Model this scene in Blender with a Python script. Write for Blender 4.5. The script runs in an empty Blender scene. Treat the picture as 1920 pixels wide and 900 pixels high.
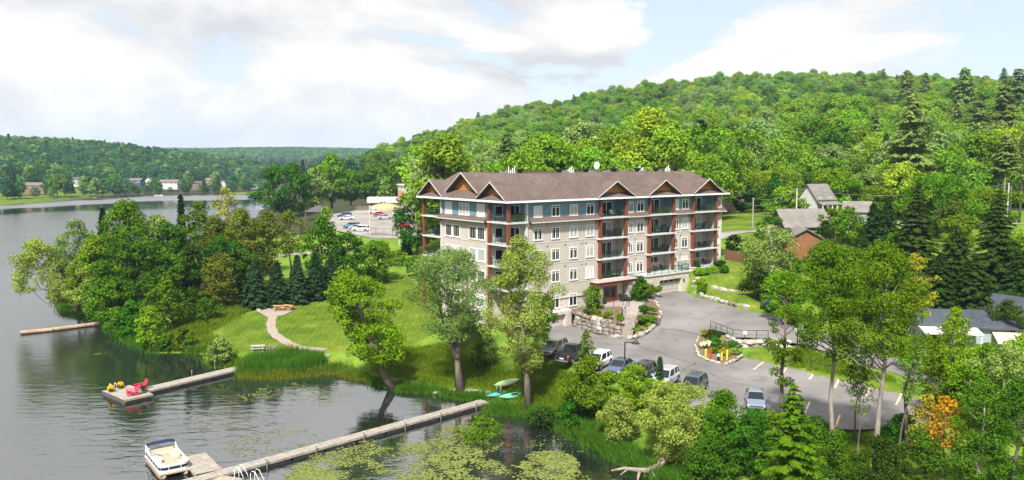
import bpy, math, random
import numpy as np
from mathutils import Vector, Matrix
from mathutils.geometry import delaunay_2d_cdt

# ------------------------------------------------------------------ camera, sky, sun, exposure
scene = bpy.context.scene
COL = scene.collection
rnd = random.Random(7)
R = math.radians
FPX = 1550.0
PITCH = math.atan(151.0 / FPX)
CAMZ = 27.0

cam_d = bpy.data.cameras.new("camera")
cam = bpy.data.objects.new("camera", cam_d)
COL.objects.link(cam)
cam.location = (0, 0, CAMZ)
cam.rotation_euler = (math.pi / 2 - PITCH, 0, 0)
cam_d.sensor_width = 36.0
cam_d.lens = 36.0 * FPX / 1920.0
cam_d.clip_start = 0.5
cam_d.clip_end = 20000
scene.camera = cam

SUN_DIR = Vector((-0.20, -0.74, 0.92)).normalized()      # towards the sun
sun_el = math.asin(SUN_DIR.z)
sun_az = math.atan2(SUN_DIR.x, SUN_DIR.y)

world = bpy.data.worlds.new("World")
scene.world = world
world.use_nodes = True
wt = world.node_tree
wt.nodes.clear()


def wn(t, **kw):
    n = wt.nodes.new(t)
    for k, v in kw.items():
        setattr(n, k, v)
    return n


def wmath(op, a, b=None, c=None, clamp=False):
    n = wn('ShaderNodeMath', operation=op)
    n.use_clamp = clamp
    for i, v in enumerate((a, b, c)):
        if v is None:
            continue
        if isinstance(v, (int, float)):
            n.inputs[i].default_value = v
        else:
            wt.links.new(v, n.inputs[i])
    return n.outputs[0]


def build_world():
    L = wt.links.new
    out = wn('ShaderNodeOutputWorld')
    bg = wn('ShaderNodeBackground')
    L(bg.outputs[0], out.inputs[0])
    sky = wn('ShaderNodeTexSky', sky_type='NISHITA')
    sky.sun_disc = False
    sky.sun_elevation = sun_el
    sky.sun_rotation = sun_az
    sky.air_density = 1.0
    sky.dust_density = 1.0
    skyc = wn('ShaderNodeMix', data_type='RGBA', blend_type='MULTIPLY')
    skyc.inputs[0].default_value = 1.0
    L(sky.outputs[0], skyc.inputs[6])
    skyc.inputs[7].default_value = (SKY_K, SKY_K, SKY_K, 1)
    tc = wn('ShaderNodeTexCoord')
    sep = wn('ShaderNodeSeparateXYZ')
    L(tc.outputs['Generated'], sep.inputs[0])
    z = wmath('MAXIMUM', sep.outputs[2], 0.0)
    comb = wn('ShaderNodeCombineXYZ')
    L(sep.outputs[0], comb.inputs[0]); L(sep.outputs[1], comb.inputs[1])
    L(wmath('MULTIPLY', wmath('ADD', sep.outputs[2], wmath('MULTIPLY', wmath('MULTIPLY', z, z), -0.35)), 2.3), comb.inputs[2])

    def fbm(vec, off, scale, detail, rough=0.55, dist=0.0):
        mp = wn('ShaderNodeMapping')
        mp.inputs['Location'].default_value = off
        L(vec, mp.inputs[0])
        nz = wn('ShaderNodeTexNoise')
        nz.inputs['Scale'].default_value = scale
        nz.inputs['Detail'].default_value = detail
        nz.inputs['Roughness'].default_value = rough
        nz.inputs['Distortion'].default_value = dist
        L(mp.outputs[0], nz.inputs['Vector'])
        return nz.outputs[0]
    o = CLOUD_OFF
    n1 = fbm(comb.outputs[0], o, 3.6, 10, 0.54, 0.35)
    n2 = fbm(comb.outputs[0], (o[0] + 0.012, o[1] + 0.012, o[2] + 0.07), 3.6, 9, 0.54, 0.35)
    n3 = fbm(comb.outputs[0], (o[0] + 5.0, o[1], o[2]), 1.5, 2, 0.5, 0.0)
    # broken cumulus, thicker over the western half of the sky than over the eastern half
    bias = wmath('MULTIPLY', sep.outputs[0], -0.075)
    cov = wmath('ADD', wmath('MULTIPLY', wmath('SUBTRACT', n3, 0.5), 0.30), bias)
    dens = wmath('ADD', n1, cov)
    mr = wn('ShaderNodeMapRange', interpolation_type='SMOOTHSTEP')
    L(dens, mr.inputs[0])
    mr.inputs[1].default_value = 0.39
    mr.inputs[2].default_value = 0.448
    sh2 = wmath('MULTIPLY_ADD', wmath('SUBTRACT', n1, n2), 6.0, 0.66, clamp=True)
    cc = wn('ShaderNodeMix', data_type='RGBA')
    L(sh2, cc.inputs[0])
    cc.inputs[6].default_value = tuple(CLOUD_K * c for c in (0.71, 0.725, 0.755)) + (1,)
    cc.inputs[7].default_value = tuple(CLOUD_K * c for c in (1.0, 0.985, 0.965)) + (1,)
    mix = wn('ShaderNodeMix', data_type='RGBA')
    L(mr.outputs[0], mix.inputs[0])
    L(skyc.outputs[2], mix.inputs[6])
    L(cc.outputs[2], mix.inputs[7])
    # pale band of far cloud low over the horizon, all the way round
    hz = wn('ShaderNodeMapRange', interpolation_type='SMOOTHSTEP')
    L(z, hz.inputs[0])
    hz.inputs[1].default_value = 0.0
    hz.inputs[2].default_value = 0.10
    hz.inputs[3].default_value = 0.45
    hz.inputs[4].default_value = 0.0
    # thin high veil that whitens the blue between the clouds
    veil = wn('ShaderNodeMix', data_type='RGBA')
    veil.inputs[0].default_value = 0.62
    L(skyc.outputs[2], veil.inputs[6])
    veil.inputs[7].default_value = tuple(CLOUD_K * c for c in (0.80, 0.86, 1.0)) + (1,)
    L(veil.outputs[2], mix.inputs[6])
    mix2 = wn('ShaderNodeMix', data_type='RGBA')
    L(hz.outputs[0], mix2.inputs[0])
    L(mix.outputs[2], mix2.inputs[6])
    mix2.inputs[7].default_value = tuple(CLOUD_K * c for c in (0.84, 0.90, 1.0)) + (1,)
    L(mix2.outputs[2], bg.inputs[0])
    bg.inputs[1].default_value = 0.1


SKY_K = 1.0
CLOUD_K = 5.9
HAZE_D = 0.00010
CLOUD_OFF = (5.5, 3.3, 7.1)
build_world()

sun_d = bpy.data.lights.new("sun", 'SUN')
sun_d.energy = 4.6
sun_d.angle = R(5.0)
sun_d.color = (1.0, 0.955, 0.88)
sun = bpy.data.objects.new("sun", sun_d)
COL.objects.link(sun)
sun.location = (-200, -100, 300)
sun.rotation_euler = SUN_DIR.to_track_quat('Z', 'Y').to_euler()

vs = scene.view_settings
vs.view_transform = 'Standard'
vs.look = 'None'
vs.exposure = 0.85
vs.gamma = 1.0
vs.use_curve_mapping = False
scene.cycles.use_denoising = True
scene.cycles.max_bounces = 6
scene.cycles.diffuse_bounces = 2
scene.cycles.glossy_bounces = 3
scene.cycles.transmission_bounces = 4
scene.cycles.transparent_max_bounces = 6
scene.cycles.volume_bounces = 0
scene.cycles.caustics_reflective = False
scene.cycles.caustics_refractive = False

# ------------------------------------------------------------------ rays of the camera used to survey the place
SP, CP = math.sin(PITCH), math.cos(PITCH)


def ray(px, py):
    a = (px - 960) / FPX
    b = (450 - py) / FPX
    return np.array((a, CP + b * SP, -SP + b * CP))


def P(px, py, z=0.0):
    d = ray(px, py)
    t = (z - CAMZ) / d[2]
    return (d[0] * t, d[1] * t, z)


def D(px, py, dist):
    d = ray(px, py)
    t = dist / d[1]
    return (d[0] * t, d[1] * t, CAMZ + d[2] * t)


# ------------------------------------------------------------------ materials
MATS = {}


def nodemat(name):
    m = bpy.data.materials.new(name)
    m.use_nodes = True
    nt = m.node_tree
    nt.nodes.clear()
    out = nt.nodes.new('ShaderNodeOutputMaterial')
    MATS[name] = m
    return m, nt, out


def mat(name, col, rough=0.7, var=0.12, scale=3.0, bump=0.0, bscale=20.0, metal=0.0, spec=0.3, col2=None, detail=4.0, stretch=(1, 1, 1), emit=None):
    """principled surface with noise-varied colour and optional fine bump"""
    m, nt, out = nodemat(name)
    L = nt.links.new
    b = nt.nodes.new('ShaderNodeBsdfPrincipled')
    b.inputs['Roughness'].default_value = rough
    b.inputs['Metallic'].default_value = metal
    b.inputs['Specular IOR Level'].default_value = spec
    tc = nt.nodes.new('ShaderNodeTexCoord')
    mp = nt.nodes.new('ShaderNodeMapping')
    mp.inputs['Scale'].default_value = stretch
    L(tc.outputs['Object'], mp.inputs[0])
    nz = nt.nodes.new('ShaderNodeTexNoise')
    nz.inputs['Scale'].default_value = scale
    nz.inputs['Detail'].default_value = detail
    L(mp.outputs[0], nz.inputs['Vector'])
    rp = nt.nodes.new('ShaderNodeValToRGB')
    c2 = col2 if col2 else tuple(min(1, c * (1 + var)) for c in col)
    c1 = col if col2 else tuple(c * (1 - var) for c in col)
    rp.color_ramp.elements[0].position = 0.33
    rp.color_ramp.elements[1].position = 0.67
    rp.color_ramp.elements[0].color = (*c1, 1)
    rp.color_ramp.elements[1].color = (*c2, 1)
    L(nz.outputs[0], rp.inputs[0])
    L(rp.outputs[0], b.inputs['Base Color'])
    if bump > 0:
        n2 = nt.nodes.new('ShaderNodeTexNoise')
        n2.inputs['Scale'].default_value = bscale
        n2.inputs['Detail'].default_value = 5
        L(mp.outputs[0], n2.inputs['Vector'])
        bp = nt.nodes.new('ShaderNodeBump')
        bp.inputs['Strength'].default_value = bump
        bp.inputs['Distance'].default_value = 0.05
        L(n2.outputs[0], bp.inputs['Height'])
        L(bp.outputs[0], b.inputs['Normal'])
    if emit:
        b.inputs['Emission Color'].default_value = (*emit, 1)
    L(b.outputs[0], out.inputs[0])
    return m


def foliage(name, col, hue=0.025, val=0.35, trans=0.20, tintvar=0.36):
    """leaf material: diffuse + light through the leaf; tree-to-tree and clump-to-clump differences in leaf colour"""
    m, nt, out = nodemat(name)
    L = nt.links.new
    oi = nt.nodes.new('ShaderNodeObjectInfo')
    at = nt.nodes.new('ShaderNodeAttribute')
    at.attribute_name = 'tint'
    hs = nt.nodes.new('ShaderNodeHueSaturation')
    col = (col[0] * 0.74, col[1] * 0.70, col[2] * 0.50)
    hs.inputs['Color'].default_value = (*col, 1)

    def lin(src, a, b):
        mr = nt.nodes.new('ShaderNodeMapRange')
        L(src, mr.inputs[0])
        mr.inputs[3].default_value = a
        mr.inputs[4].default_value = b
        return mr.outputs[0]
    rv = lin(oi.outputs['Random'], 1 - val, 1 + val)
    tv = lin(at.outputs['Fac'], 1 - tintvar, 1 + tintvar)
    mu = nt.nodes.new('ShaderNodeMath'); mu.operation = 'MULTIPLY'
    L(rv, mu.inputs[0]); L(tv, mu.inputs[1])
    L(mu.outputs[0], hs.inputs['Value'])
    # hue from a second scramble of the random value
    sc = nt.nodes.new('ShaderNodeMath'); sc.operation = 'MULTIPLY'; sc.inputs[1].default_value = 37.3
    L(oi.outputs['Random'], sc.inputs[0])
    fr = nt.nodes.new('ShaderNodeMath'); fr.operation = 'FRACT'
    L(sc.outputs[0], fr.inputs[0])
    L(lin(fr.outputs[0], 0.5 - hue, 0.5 + hue), hs.inputs['Hue'])
    df = nt.nodes.new('ShaderNodeBsdfDiffuse')
    tr = nt.nodes.new('ShaderNodeBsdfTranslucent')
    L(hs.outputs[0], df.inputs[0])
    tcx = nt.nodes.new('ShaderNodeMix'); tcx.data_type = 'RGBA'; tcx.blend_type = 'MULTIPLY'
    tcx.inputs[0].default_value = 1
    L(hs.outputs[0], tcx.inputs[6]); tcx.inputs[7].default_value = (1.15, 1.3, 0.45, 1)
    L(tcx.outputs[2], tr.inputs[0])
    mx = nt.nodes.new('ShaderNodeMixShader')
    mx.inputs[0].default_value = trans
    L(df.outputs[0], mx.inputs[1]); L(tr.outputs[0], mx.inputs[2])
    L(mx.outputs[0], out.inputs[0])
    return m


def ground_mat():
    m, nt, out = nodemat('ground')
    L = nt.links.new
    b = nt.nodes.new('ShaderNodeBsdfPrincipled')
    b.inputs['Roughness'].default_value = 0.95
    b.inputs['Specular IOR Level'].default_value = 0.1
    tc = nt.nodes.new('ShaderNodeTexCoord')

    def noise(s, d=5):
        n = nt.nodes.new('ShaderNodeTexNoise')
        n.inputs['Scale'].default_value = s
        n.inputs['Detail'].default_value = d
        L(tc.outputs['Object'], n.inputs['Vector'])
        return n.outputs[0]

    def ramp(src, stops):
        r = nt.nodes.new('ShaderNodeValToRGB')
        while len(r.color_ramp.elements) < len(stops):
            r.color_ramp.elements.new(0.5)
        for e, (p, c) in zip(r.color_ramp.elements, stops):
            e.position = p
            e.color = (*c, 1)
        L(src, r.inputs[0])
        return r.outputs[0]

    def mixc(f, a, c):
        x = nt.nodes.new('ShaderNodeMix'); x.data_type = 'RGBA'
        L(f, x.inputs[0]); L(a, x.inputs[6]); L(c, x.inputs[7])
        return x.outputs[2]
    lawn = ramp(noise(0.30, 10), [(0.30, (0.055, 0.108, 0.010)), (0.48, (0.098, 0.155, 0.013)), (0.60, (0.130, 0.178, 0.020)), (0.72, (0.215, 0.215, 0.055))])
    wv = nt.nodes.new('ShaderNodeTexWave'); wv.inputs['Scale'].default_value = 0.32; wv.inputs['Distortion'].default_value = 3.5; wv.inputs['Detail'].default_value = 3
    wv.inputs['Detail Scale'].default_value = 0.4
    L(tc.outputs['Object'], wv.inputs['Vector'])
    wm_ = nt.nodes.new('ShaderNodeMapRange'); L(wv.outputs['Fac'], wm_.inputs[0]); wm_.inputs[3].default_value = 0.93; wm_.inputs[4].default_value = 1.05
    ws_ = nt.nodes.new('ShaderNodeVectorMath'); ws_.operation = 'SCALE'
    L(lawn, ws_.inputs[0]); L(wm_.outputs[0], ws_.inputs['Scale'])
    lawn = ws_.outputs[0]
    rough = ramp(noise(0.45, 8), [(0.3, (0.085, 0.155, 0.016)), (0.55, (0.135, 0.225, 0.022)), (0.75, (0.20, 0.25, 0.04))])
    soil = ramp(noise(0.8, 6), [(0.3, (0.06, 0.05, 0.032)), (0.7, (0.028, 0.045, 0.014))])
    at = nt.nodes.new('ShaderNodeAttribute'); at.attribute_name = 'lawn'
    a2 = nt.nodes.new('ShaderNodeAttribute'); a2.attribute_name = 'wood'
    c = mixc(at.outputs['Fac'], rough, lawn)
    c = mixc(a2.outputs['Fac'], c, soil)
    L(c, b.inputs['Base Color'])
    bp = nt.nodes.new('ShaderNodeBump')
    bp.inputs['Strength'].default_value = 0.6
    bp.inputs['Distance'].default_value = 0.15
    L(noise(3.0, 6), bp.inputs['Height'])
    L(bp.outputs[0], b.inputs['Normal'])
    L(b.outputs[0], out.inputs[0])
    return m


def water_mat():
    m, nt, out = nodemat('lake_water')
    L = nt.links.new
    b = nt.nodes.new('ShaderNodeBsdfPrincipled')
    b.inputs['Base Color'].default_value = (0.013, 0.017, 0.015, 1)
    b.inputs['Roughness'].default_value = 0.05
    b.inputs['IOR'].default_value = 4.3
    b.inputs['Specular IOR Level'].default_value = 0.5
    tc = nt.nodes.new('ShaderNodeTexCoord')

    def noise(s, d, st, dist=0.0):
        mp = nt.nodes.new('ShaderNodeMapping')
        mp.inputs['Scale'].default_value = st
        mp.inputs['Rotation'].default_value = (0, 0, R(12))
        L(tc.outputs['Object'], mp.inputs[0])
        n = nt.nodes.new('ShaderNodeTexNoise')
        n.inputs['Scale'].default_value = s
        n.inputs['Detail'].default_value = d
        n.inputs['Distortion'].default_value = dist
        L(mp.outputs[0], n.inputs['Vector'])
        return n.outputs[0]

    def mth(op, a, bb, cc=None):
        n = nt.nodes.new('ShaderNodeMath'); n.operation = op
        for i, v in enumerate((a, bb, cc)):
            if v is None: continue
            if isinstance(v, (int, float)): n.inputs[i].default_value = v
            else: L(v, n.inputs[i])
        return n.outputs[0]
    n1 = noise(0.9, 3, (0.45, 1.0, 1), 0.6)
    n2 = noise(3.2, 2, (0.6, 1.0, 1), 0.3)
    n0 = noise(0.16, 2, (0.5, 1, 1))
    h = mth('ADD', mth('MULTIPLY', n1, 1.0), mth('MULTIPLY', n2, 0.16))
    h = mth('ADD', h, mth('MULTIPLY', n0, 1.2))
    # wind: rough patches and calm patches; 'wind' is painted per vertex where gusts ruffle the lake
    at = nt.nodes.new('ShaderNodeAttribute'); at.attribute_name = 'wind'
    patch = nt.nodes.new('ShaderNodeMapRange')
    L(noise(0.035, 3, (0.6, 1.6, 1)), patch.inputs[0])
    patch.inputs[1].default_value = 0.40
    patch.inputs[2].default_value = 0.62
    patch.inputs[3].default_value = 0.55
    patch.inputs[4].default_value = 1.0
    stg = mth('MULTIPLY', patch.outputs[0], at.outputs['Fac'])
    rg = nt.nodes.new('ShaderNodeAttribute'); rg.attribute_name = 'ruffle'
    L(rg.outputs['Fac'], b.inputs['Roughness'])
    bp = nt.nodes.new('ShaderNodeBump')
    L(stg, bp.inputs['Strength'])
    bp.inputs['Distance'].default_value = 0.24
    L(h, bp.inputs['Height'])
    L(bp.outputs[0], b.inputs['Normal'])
    L(b.outputs[0], out.inputs[0])
    return m


def asphalt_mat(name, base):
    m, nt, out = nodemat(name)
    L = nt.links.new
    b = nt.nodes.new('ShaderNodeBsdfPrincipled')
    b.inputs['Roughness'].default_value = 0.9
    b.inputs['Specular IOR Level'].default_value = 0.2
    tc = nt.nodes.new('ShaderNodeTexCoord')

    def noise(s, d=5):
        n = nt.nodes.new('ShaderNodeTexNoise')
        n.inputs['Scale'].default_value = s
        n.inputs['Detail'].default_value = d
        L(tc.outputs['Object'], n.inputs['Vector'])
        return n.outputs[0]
    r = nt.nodes.new('ShaderNodeValToRGB')
    r.color_ramp.elements[0].position = 0.3
    r.color_ramp.elements[1].position = 0.7
    r.color_ramp.elements[0].color = (*[c * 0.72 for c in base], 1)
    r.color_ramp.elements[1].color = (*[c * 1.12 for c in base], 1)
    L(noise(0.18, 9), r.inputs[0])
    g = nt.nodes.new('ShaderNodeMix'); g.data_type = 'RGBA'; g.blend_type = 'OVERLAY'
    g.inputs[0].default_value = 0.22
    L(r.outputs[0], g.inputs[6])
    L(noise(9, 2), g.inputs[7])
    st = nt.nodes.new('ShaderNodeMapRange')
    L(noise(0.55, 7), st.inputs[0])
    st.inputs[1].default_value = 0.56; st.inputs[2].default_value = 0.72
    st.inputs[3].default_value = 1.0; st.inputs[4].default_value = 0.74
    dk = nt.nodes.new('ShaderNodeVectorMath'); dk.operation = 'SCALE'
    L(g.outputs[2], dk.inputs[0]); L(st.outputs[0], dk.inputs['Scale'])
    L(dk.outputs[0], b.inputs['Base Color'])
    bp = nt.nodes.new('ShaderNodeBump')
    bp.inputs['Strength'].default_value = 0.3
    bp.inputs['Distance'].default_value = 0.02
    L(noise(30, 3), bp.inputs['Height'])
    L(bp.outputs[0], b.inputs['Normal'])
    L(b.outputs[0], out.inputs[0])
    return m


def glass_mat(name, base, rough=0.06, spec=0.5):
    m, nt, out = nodemat(name)
    b = nt.nodes.new('ShaderNodeBsdfPrincipled')
    b.inputs['Base Color'].default_value = (*base, 1)
    b.inputs['Roughness'].default_value = rough
    b.inputs['Specular IOR Level'].default_value = spec
    nt.links.new(b.outputs[0], out.inputs[0])
    return m


def clear_glass(name, tint):
    m, nt, out = nodemat(name)
    t = nt.nodes.new('ShaderNodeBsdfTransparent')
    t.inputs[0].default_value = (*tint, 1)
    g = nt.nodes.new('ShaderNodeBsdfGlossy')
    g.inputs['Roughness'].default_value = 0.05
    x = nt.nodes.new('ShaderNodeMixShader')
    x.inputs[0].default_value = 0.07
    nt.links.new(t.outputs[0], x.inputs[1]); nt.links.new(g.outputs[0], x.inputs[2])
    nt.links.new(x.outputs[0], out.inputs[0])
    return m


def paint(name, col, rough=0.25, metal=0.0):
    m, nt, out = nodemat(name)
    b = nt.nodes.new('ShaderNodeBsdfPrincipled')
    b.inputs['Base Color'].default_value = (*col, 1)
    b.inputs['Roughness'].default_value = rough
    b.inputs['Metallic'].default_value = metal
    b.inputs['Coat Weight'].default_value = 0.6
    b.inputs['Coat Roughness'].default_value = 0.05
    nt.links.new(b.outputs[0], out.inputs[0])
    return m


def stone_mat():
    """split-face stone veneer: courses from a brick pattern, tone per block"""
    m, nt, out = nodemat('stone_veneer')
    L = nt.links.new
    b = nt.nodes.new('ShaderNodeBsdfPrincipled')
    b.inputs['Roughness'].default_value = 0.9
    tc = nt.nodes.new('ShaderNodeTexCoord')
    sp = nt.nodes.new('ShaderNodeSeparateXYZ')
    L(tc.outputs['Object'], sp.inputs[0])
    ad = nt.nodes.new('ShaderNodeMath'); ad.operation = 'ADD'
    L(sp.outputs[0], ad.inputs[0]); L(sp.outputs[1], ad.inputs[1])
    cb = nt.nodes.new('ShaderNodeCombineXYZ')
    L(ad.outputs[0], cb.inputs[0]); L(sp.outputs[2], cb.inputs[1])
    br = nt.nodes.new('ShaderNodeTexBrick')
    br.inputs['Scale'].default_value = 1.0
    br.inputs['Brick Width'].default_value = 0.55
    br.inputs['Row Height'].default_value = 0.22
    br.inputs['Mortar Size'].default_value = 0.012
    br.inputs['Color1'].default_value = (0.48, 0.43, 0.37, 1)
    br.inputs['Color2'].default_value = (0.66, 0.61, 0.54, 1)
    br.inputs['Mortar'].default_value = (0.34, 0.30, 0.26, 1)
    L(cb.outputs[0], br.inputs['Vector'])
    nz = nt.nodes.new('ShaderNodeTexNoise'); nz.inputs['Scale'].default_value = 2.2
    L(tc.outputs['Object'], nz.inputs['Vector'])
    x = nt.nodes.new('ShaderNodeMix'); x.data_type = 'RGBA'; x.blend_type = 'OVERLAY'
    x.inputs[0].default_value = 0.35
    L(br.outputs[0], x.inputs[6]); L(nz.outputs[0], x.inputs[7])
    L(x.outputs[2], b.inputs['Base Color'])
    bp = nt.nodes.new('ShaderNodeBump'); bp.inputs['Strength'].default_value = 0.5; bp.inputs['Distance'].default_value = 0.04
    L(br.outputs['Fac'], bp.inputs['Height']); bp.invert = True
    L(bp.outputs[0], b.inputs['Normal'])
    L(b.outputs[0], out.inputs[0])
    return m


def shingle_mat(name, base):
    m, nt, out = nodemat(name)
    L = nt.links.new
    b = nt.nodes.new('ShaderNodeBsdfPrincipled')
    b.inputs['Roughness'].default_value = 0.9
    b.inputs['Specular IOR Level'].default_value = 0.2
    tc = nt.nodes.new('ShaderNodeTexCoord')
    sp = nt.nodes.new('ShaderNodeSeparateXYZ')
    L(tc.outputs['Object'], sp.inputs[0])
    ad = nt.nodes.new('ShaderNodeMath'); ad.operation = 'ADD'
    L(sp.outputs[0], ad.inputs[0]); L(sp.outputs[1], ad.inputs[1])
    cb = nt.nodes.new('ShaderNodeCombineXYZ')
    L(ad.outputs[0], cb.inputs[0]); L(sp.outputs[2], cb.inputs[1])
    br = nt.nodes.new('ShaderNodeTexBrick')
    br.inputs['Brick Width'].default_value = 0.33
    br.inputs['Row Height'].default_value = 0.12
    br.inputs['Scale'].default_value = 1.0
    br.inputs['Mortar Size'].default_value = 0.006
    br.inputs['Color1'].default_value = (*[c * 0.82 for c in base], 1)
    br.inputs['Color2'].default_value = (*[c * 1.16 for c in base], 1)
    br.inputs['Mortar'].default_value = (*[c * 0.6 for c in base], 1)
    L(cb.outputs[0], br.inputs['Vector'])
    nz = nt.nodes.new('ShaderNodeTexNoise'); nz.inputs['Scale'].default_value = 0.35; nz.inputs['Detail'].default_value = 6
    L(tc.outputs['Object'], nz.inputs['Vector'])
    x = nt.nodes.new('ShaderNodeMix'); x.data_type = 'RGBA'; x.blend_type = 'OVERLAY'
    x.inputs[0].default_value = 0.4
    L(br.outputs[0], x.inputs[6]); L(nz.outputs[0], x.inputs[7])
    L(x.outputs[2], b.inputs['Base Color'])
    L(b.outputs[0], out.inputs[0])
    return m


ground_mat(); water_mat(); stone_mat()
asphalt_mat('asphalt', (0.20, 0.188, 0.182))
asphalt_mat('road', (0.29, 0.265, 0.245))
shingle_mat('shingle', (0.128, 0.096, 0.083))
shingle_mat('grey_shingle', (0.20, 0.185, 0.17))
shingle_mat('slate_shingle', (0.06, 0.07, 0.085))
mat('gravel', (0.30, 0.25, 0.205), 0.95, 0.18, 4, 0.5, 12)
mat('blue_siding', (0.155, 0.265, 0.335), 0.7, 0.07, 1.2)
mat('beige_board', (0.48, 0.44, 0.385), 0.75, 0.06, 0.9)
mat('beige_batten', (0.44, 0.40, 0.345), 0.75, 0.08, 2)
mat('white_trim', (0.80, 0.80, 0.79), 0.5, 0.03)
mat('pale_trim', (0.56, 0.54, 0.52), 0.6, 0.04)
mat('concrete', (0.52, 0.51, 0.50), 0.85, 0.07, 1.5, 0.2)
mat('red_post', (0.175, 0.052, 0.026), 0.6, 0.15, 3, stretch=(1, 1, 0.3))
mat('red_fascia', (0.24, 0.055, 0.035), 0.5, 0.1)
mat('gable_wood', (0.42, 0.17, 0.04), 0.6, 0.35, 2.5, stretch=(1, 1, 4))
mat('door_wood', (0.26, 0.075, 0.025), 0.45, 0.25, 3)
mat('dark_metal', (0.025, 0.025, 0.028), 0.4, 0.1)
mat('grey_metal', (0.32, 0.33, 0.34), 0.4, 0.1, metal=0.6)
mat('white_metal', (0.75, 0.75, 0.76), 0.35, 0.05)
mat('membrane', (0.55, 0.55, 0.54), 0.8, 0.1)
mat('black_vent', (0.018, 0.018, 0.02), 0.6, 0.1)
glass_mat('window_glass', (0.018, 0.024, 0.03))
mat('blind', (0.62, 0.62, 0.60), 0.35, 0.06, 6, stretch=(0.1, 0.1, 6), spec=0.6)
mat('curtain', (0.36, 0.36, 0.37), 0.35, 0.3, 5, stretch=(5, 5, 0.1), spec=0.6)
clear_glass('rail_glass', (0.84, 0.92, 0.92))
mat('garage_door', (0.47, 0.42, 0.39), 0.6, 0.05)
mat('dock_wood', (0.31, 0.275, 0.235), 0.85, 0.2, 2.2, 0.3, 12)
mat('old_dock_wood', (0.40, 0.29, 0.20), 0.9, 0.25, 1.3, 0.3, 12)
mat('dock_side', (0.10, 0.095, 0.09), 0.8, 0.2)
mat('bark', (0.155, 0.125, 0.10), 0.95, 0.35, 2.2, 0.6, 8, stretch=(1, 1, 0.25))
mat('pale_bark', (0.22, 0.195, 0.165), 0.95, 0.3, 2.2, 0.5, 8, stretch=(1, 1, 0.3))
mat('birch_bark', (0.5, 0.48, 0.44), 0.9, 0.25, 2.0, 0.3, 8, stretch=(0.4, 0.4, 3))
mat('boulder', (0.19, 0.165, 0.14), 0.95, 0.45, 1.3, 0.8, 5)
mat('pale_stone', (0.36, 0.325, 0.29), 0.95, 0.3, 1.3, 0.7, 5)
mat('mulch', (0.15, 0.105, 0.06), 0.95, 0.3, 4, 0.5, 12)
mat('yellow_paint', (0.72, 0.52, 0.06), 0.5, 0.08)
mat('stripe_yellow', (0.70, 0.53, 0.30), 0.7, 0.2, 2)
mat('red_paint', (0.50, 0.05, 0.03), 0.5, 0.08)
mat('chair_red', (0.62, 0.02, 0.08), 0.45, 0.06)
mat('orange_wood', (0.58, 0.27, 0.11), 0.7, 0.15, 4)
mat('rust_plastic', (0.50, 0.15, 0.04), 0.6, 0.1)
mat('grey_wood', (0.36, 0.35, 0.34), 0.85, 0.2, 3)
mat('navy_canvas', (0.012, 0.022, 0.062), 0.7, 0.15)
mat('cream_vinyl', (0.52, 0.46, 0.37), 0.5, 0.08)
mat('tan_floor', (0.42, 0.34, 0.25), 0.8, 0.08)
mat('hull_white', (0.72, 0.71, 0.69), 0.35, 0.04)
mat('tube_tan', (0.40, 0.33, 0.26), 0.35, 0.2, metal=0.4)
mat('tube_black', (0.02, 0.02, 0.025), 0.4, 0.2)
mat('kayak_green', (0.16, 0.58, 0.36), 0.4, 0.06)
mat('kayak_teal', (0.06, 0.40, 0.40), 0.4, 0.06)
mat('canoe_pale', (0.27, 0.42, 0.22), 0.45, 0.08)
mat('driftwood', (0.28, 0.23, 0.19), 0.9, 0.25, 3, 0.5)
mat('barn_wood', (0.10, 0.085, 0.07), 0.9, 0.3, 3, stretch=(4, 4, 0.4))
mat('shed_wood', (0.23, 0.105, 0.045), 0.8, 0.3, 3, stretch=(5, 5, 0.4))
mat('fence_wood', (0.16, 0.075, 0.04), 0.85, 0.25, 3)
mat('house_white', (0.5, 0.5, 0.48), 0.7, 0.05)
mat('house_blue', (0.045, 0.07, 0.17), 0.7, 0.1)
mat('house_grey', (0.30, 0.34, 0.36), 0.7, 0.08)
mat('house_brick', (0.22, 0.13, 0.10), 0.85, 0.2, 4)
mat('house_brown', (0.17, 0.13, 0.11), 0.8, 0.15)
mat('roof_pink', (0.16, 0.125, 0.115), 0.85, 0.12)
mat('roof_dark', (0.085, 0.08, 0.085), 0.85, 0.12)
mat('awning_cream', (0.62, 0.52, 0.40), 0.8, 0.06)
mat('tarp_blue', (0.03, 0.16, 0.42), 0.5, 0.1)
mat('umbrella_red', (0.55, 0.02, 0.03), 0.7, 0.1)
mat('bin_green', (0.02, 0.12, 0.10), 0.5, 0.1)
mat('pole_wood', (0.30, 0.26, 0.22), 0.9, 0.2, 3)
mat('pole_pale', (0.52, 0.50, 0.46), 0.9, 0.1, 3)
mat('pot_dark', (0.03, 0.03, 0.03), 0.6, 0.1)
mat('tyre', (0.012, 0.012, 0.012), 0.85, 0.1)
mat('rim', (0.45, 0.45, 0.47), 0.3, 0.05, metal=0.8)
mat('lamp_lens', (0.75, 0.75, 0.72), 0.1, 0.02)
mat('tail_red', (0.45, 0.01, 0.012), 0.15, 0.02)
mat('teal_cushion', (0.10, 0.30, 0.32), 0.8, 0.1)
mat('bbq_cover', (0.02, 0.022, 0.026), 0.6, 0.2)
mat('sand_pile', (0.52, 0.33, 0.17), 0.95, 0.15, 3)
mat('far_field', (0.17, 0.23, 0.06), 0.95, 0.2, 1)
glass_mat('car_glass', (0.012, 0.016, 0.02), 0.04, 0.6)
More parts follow.
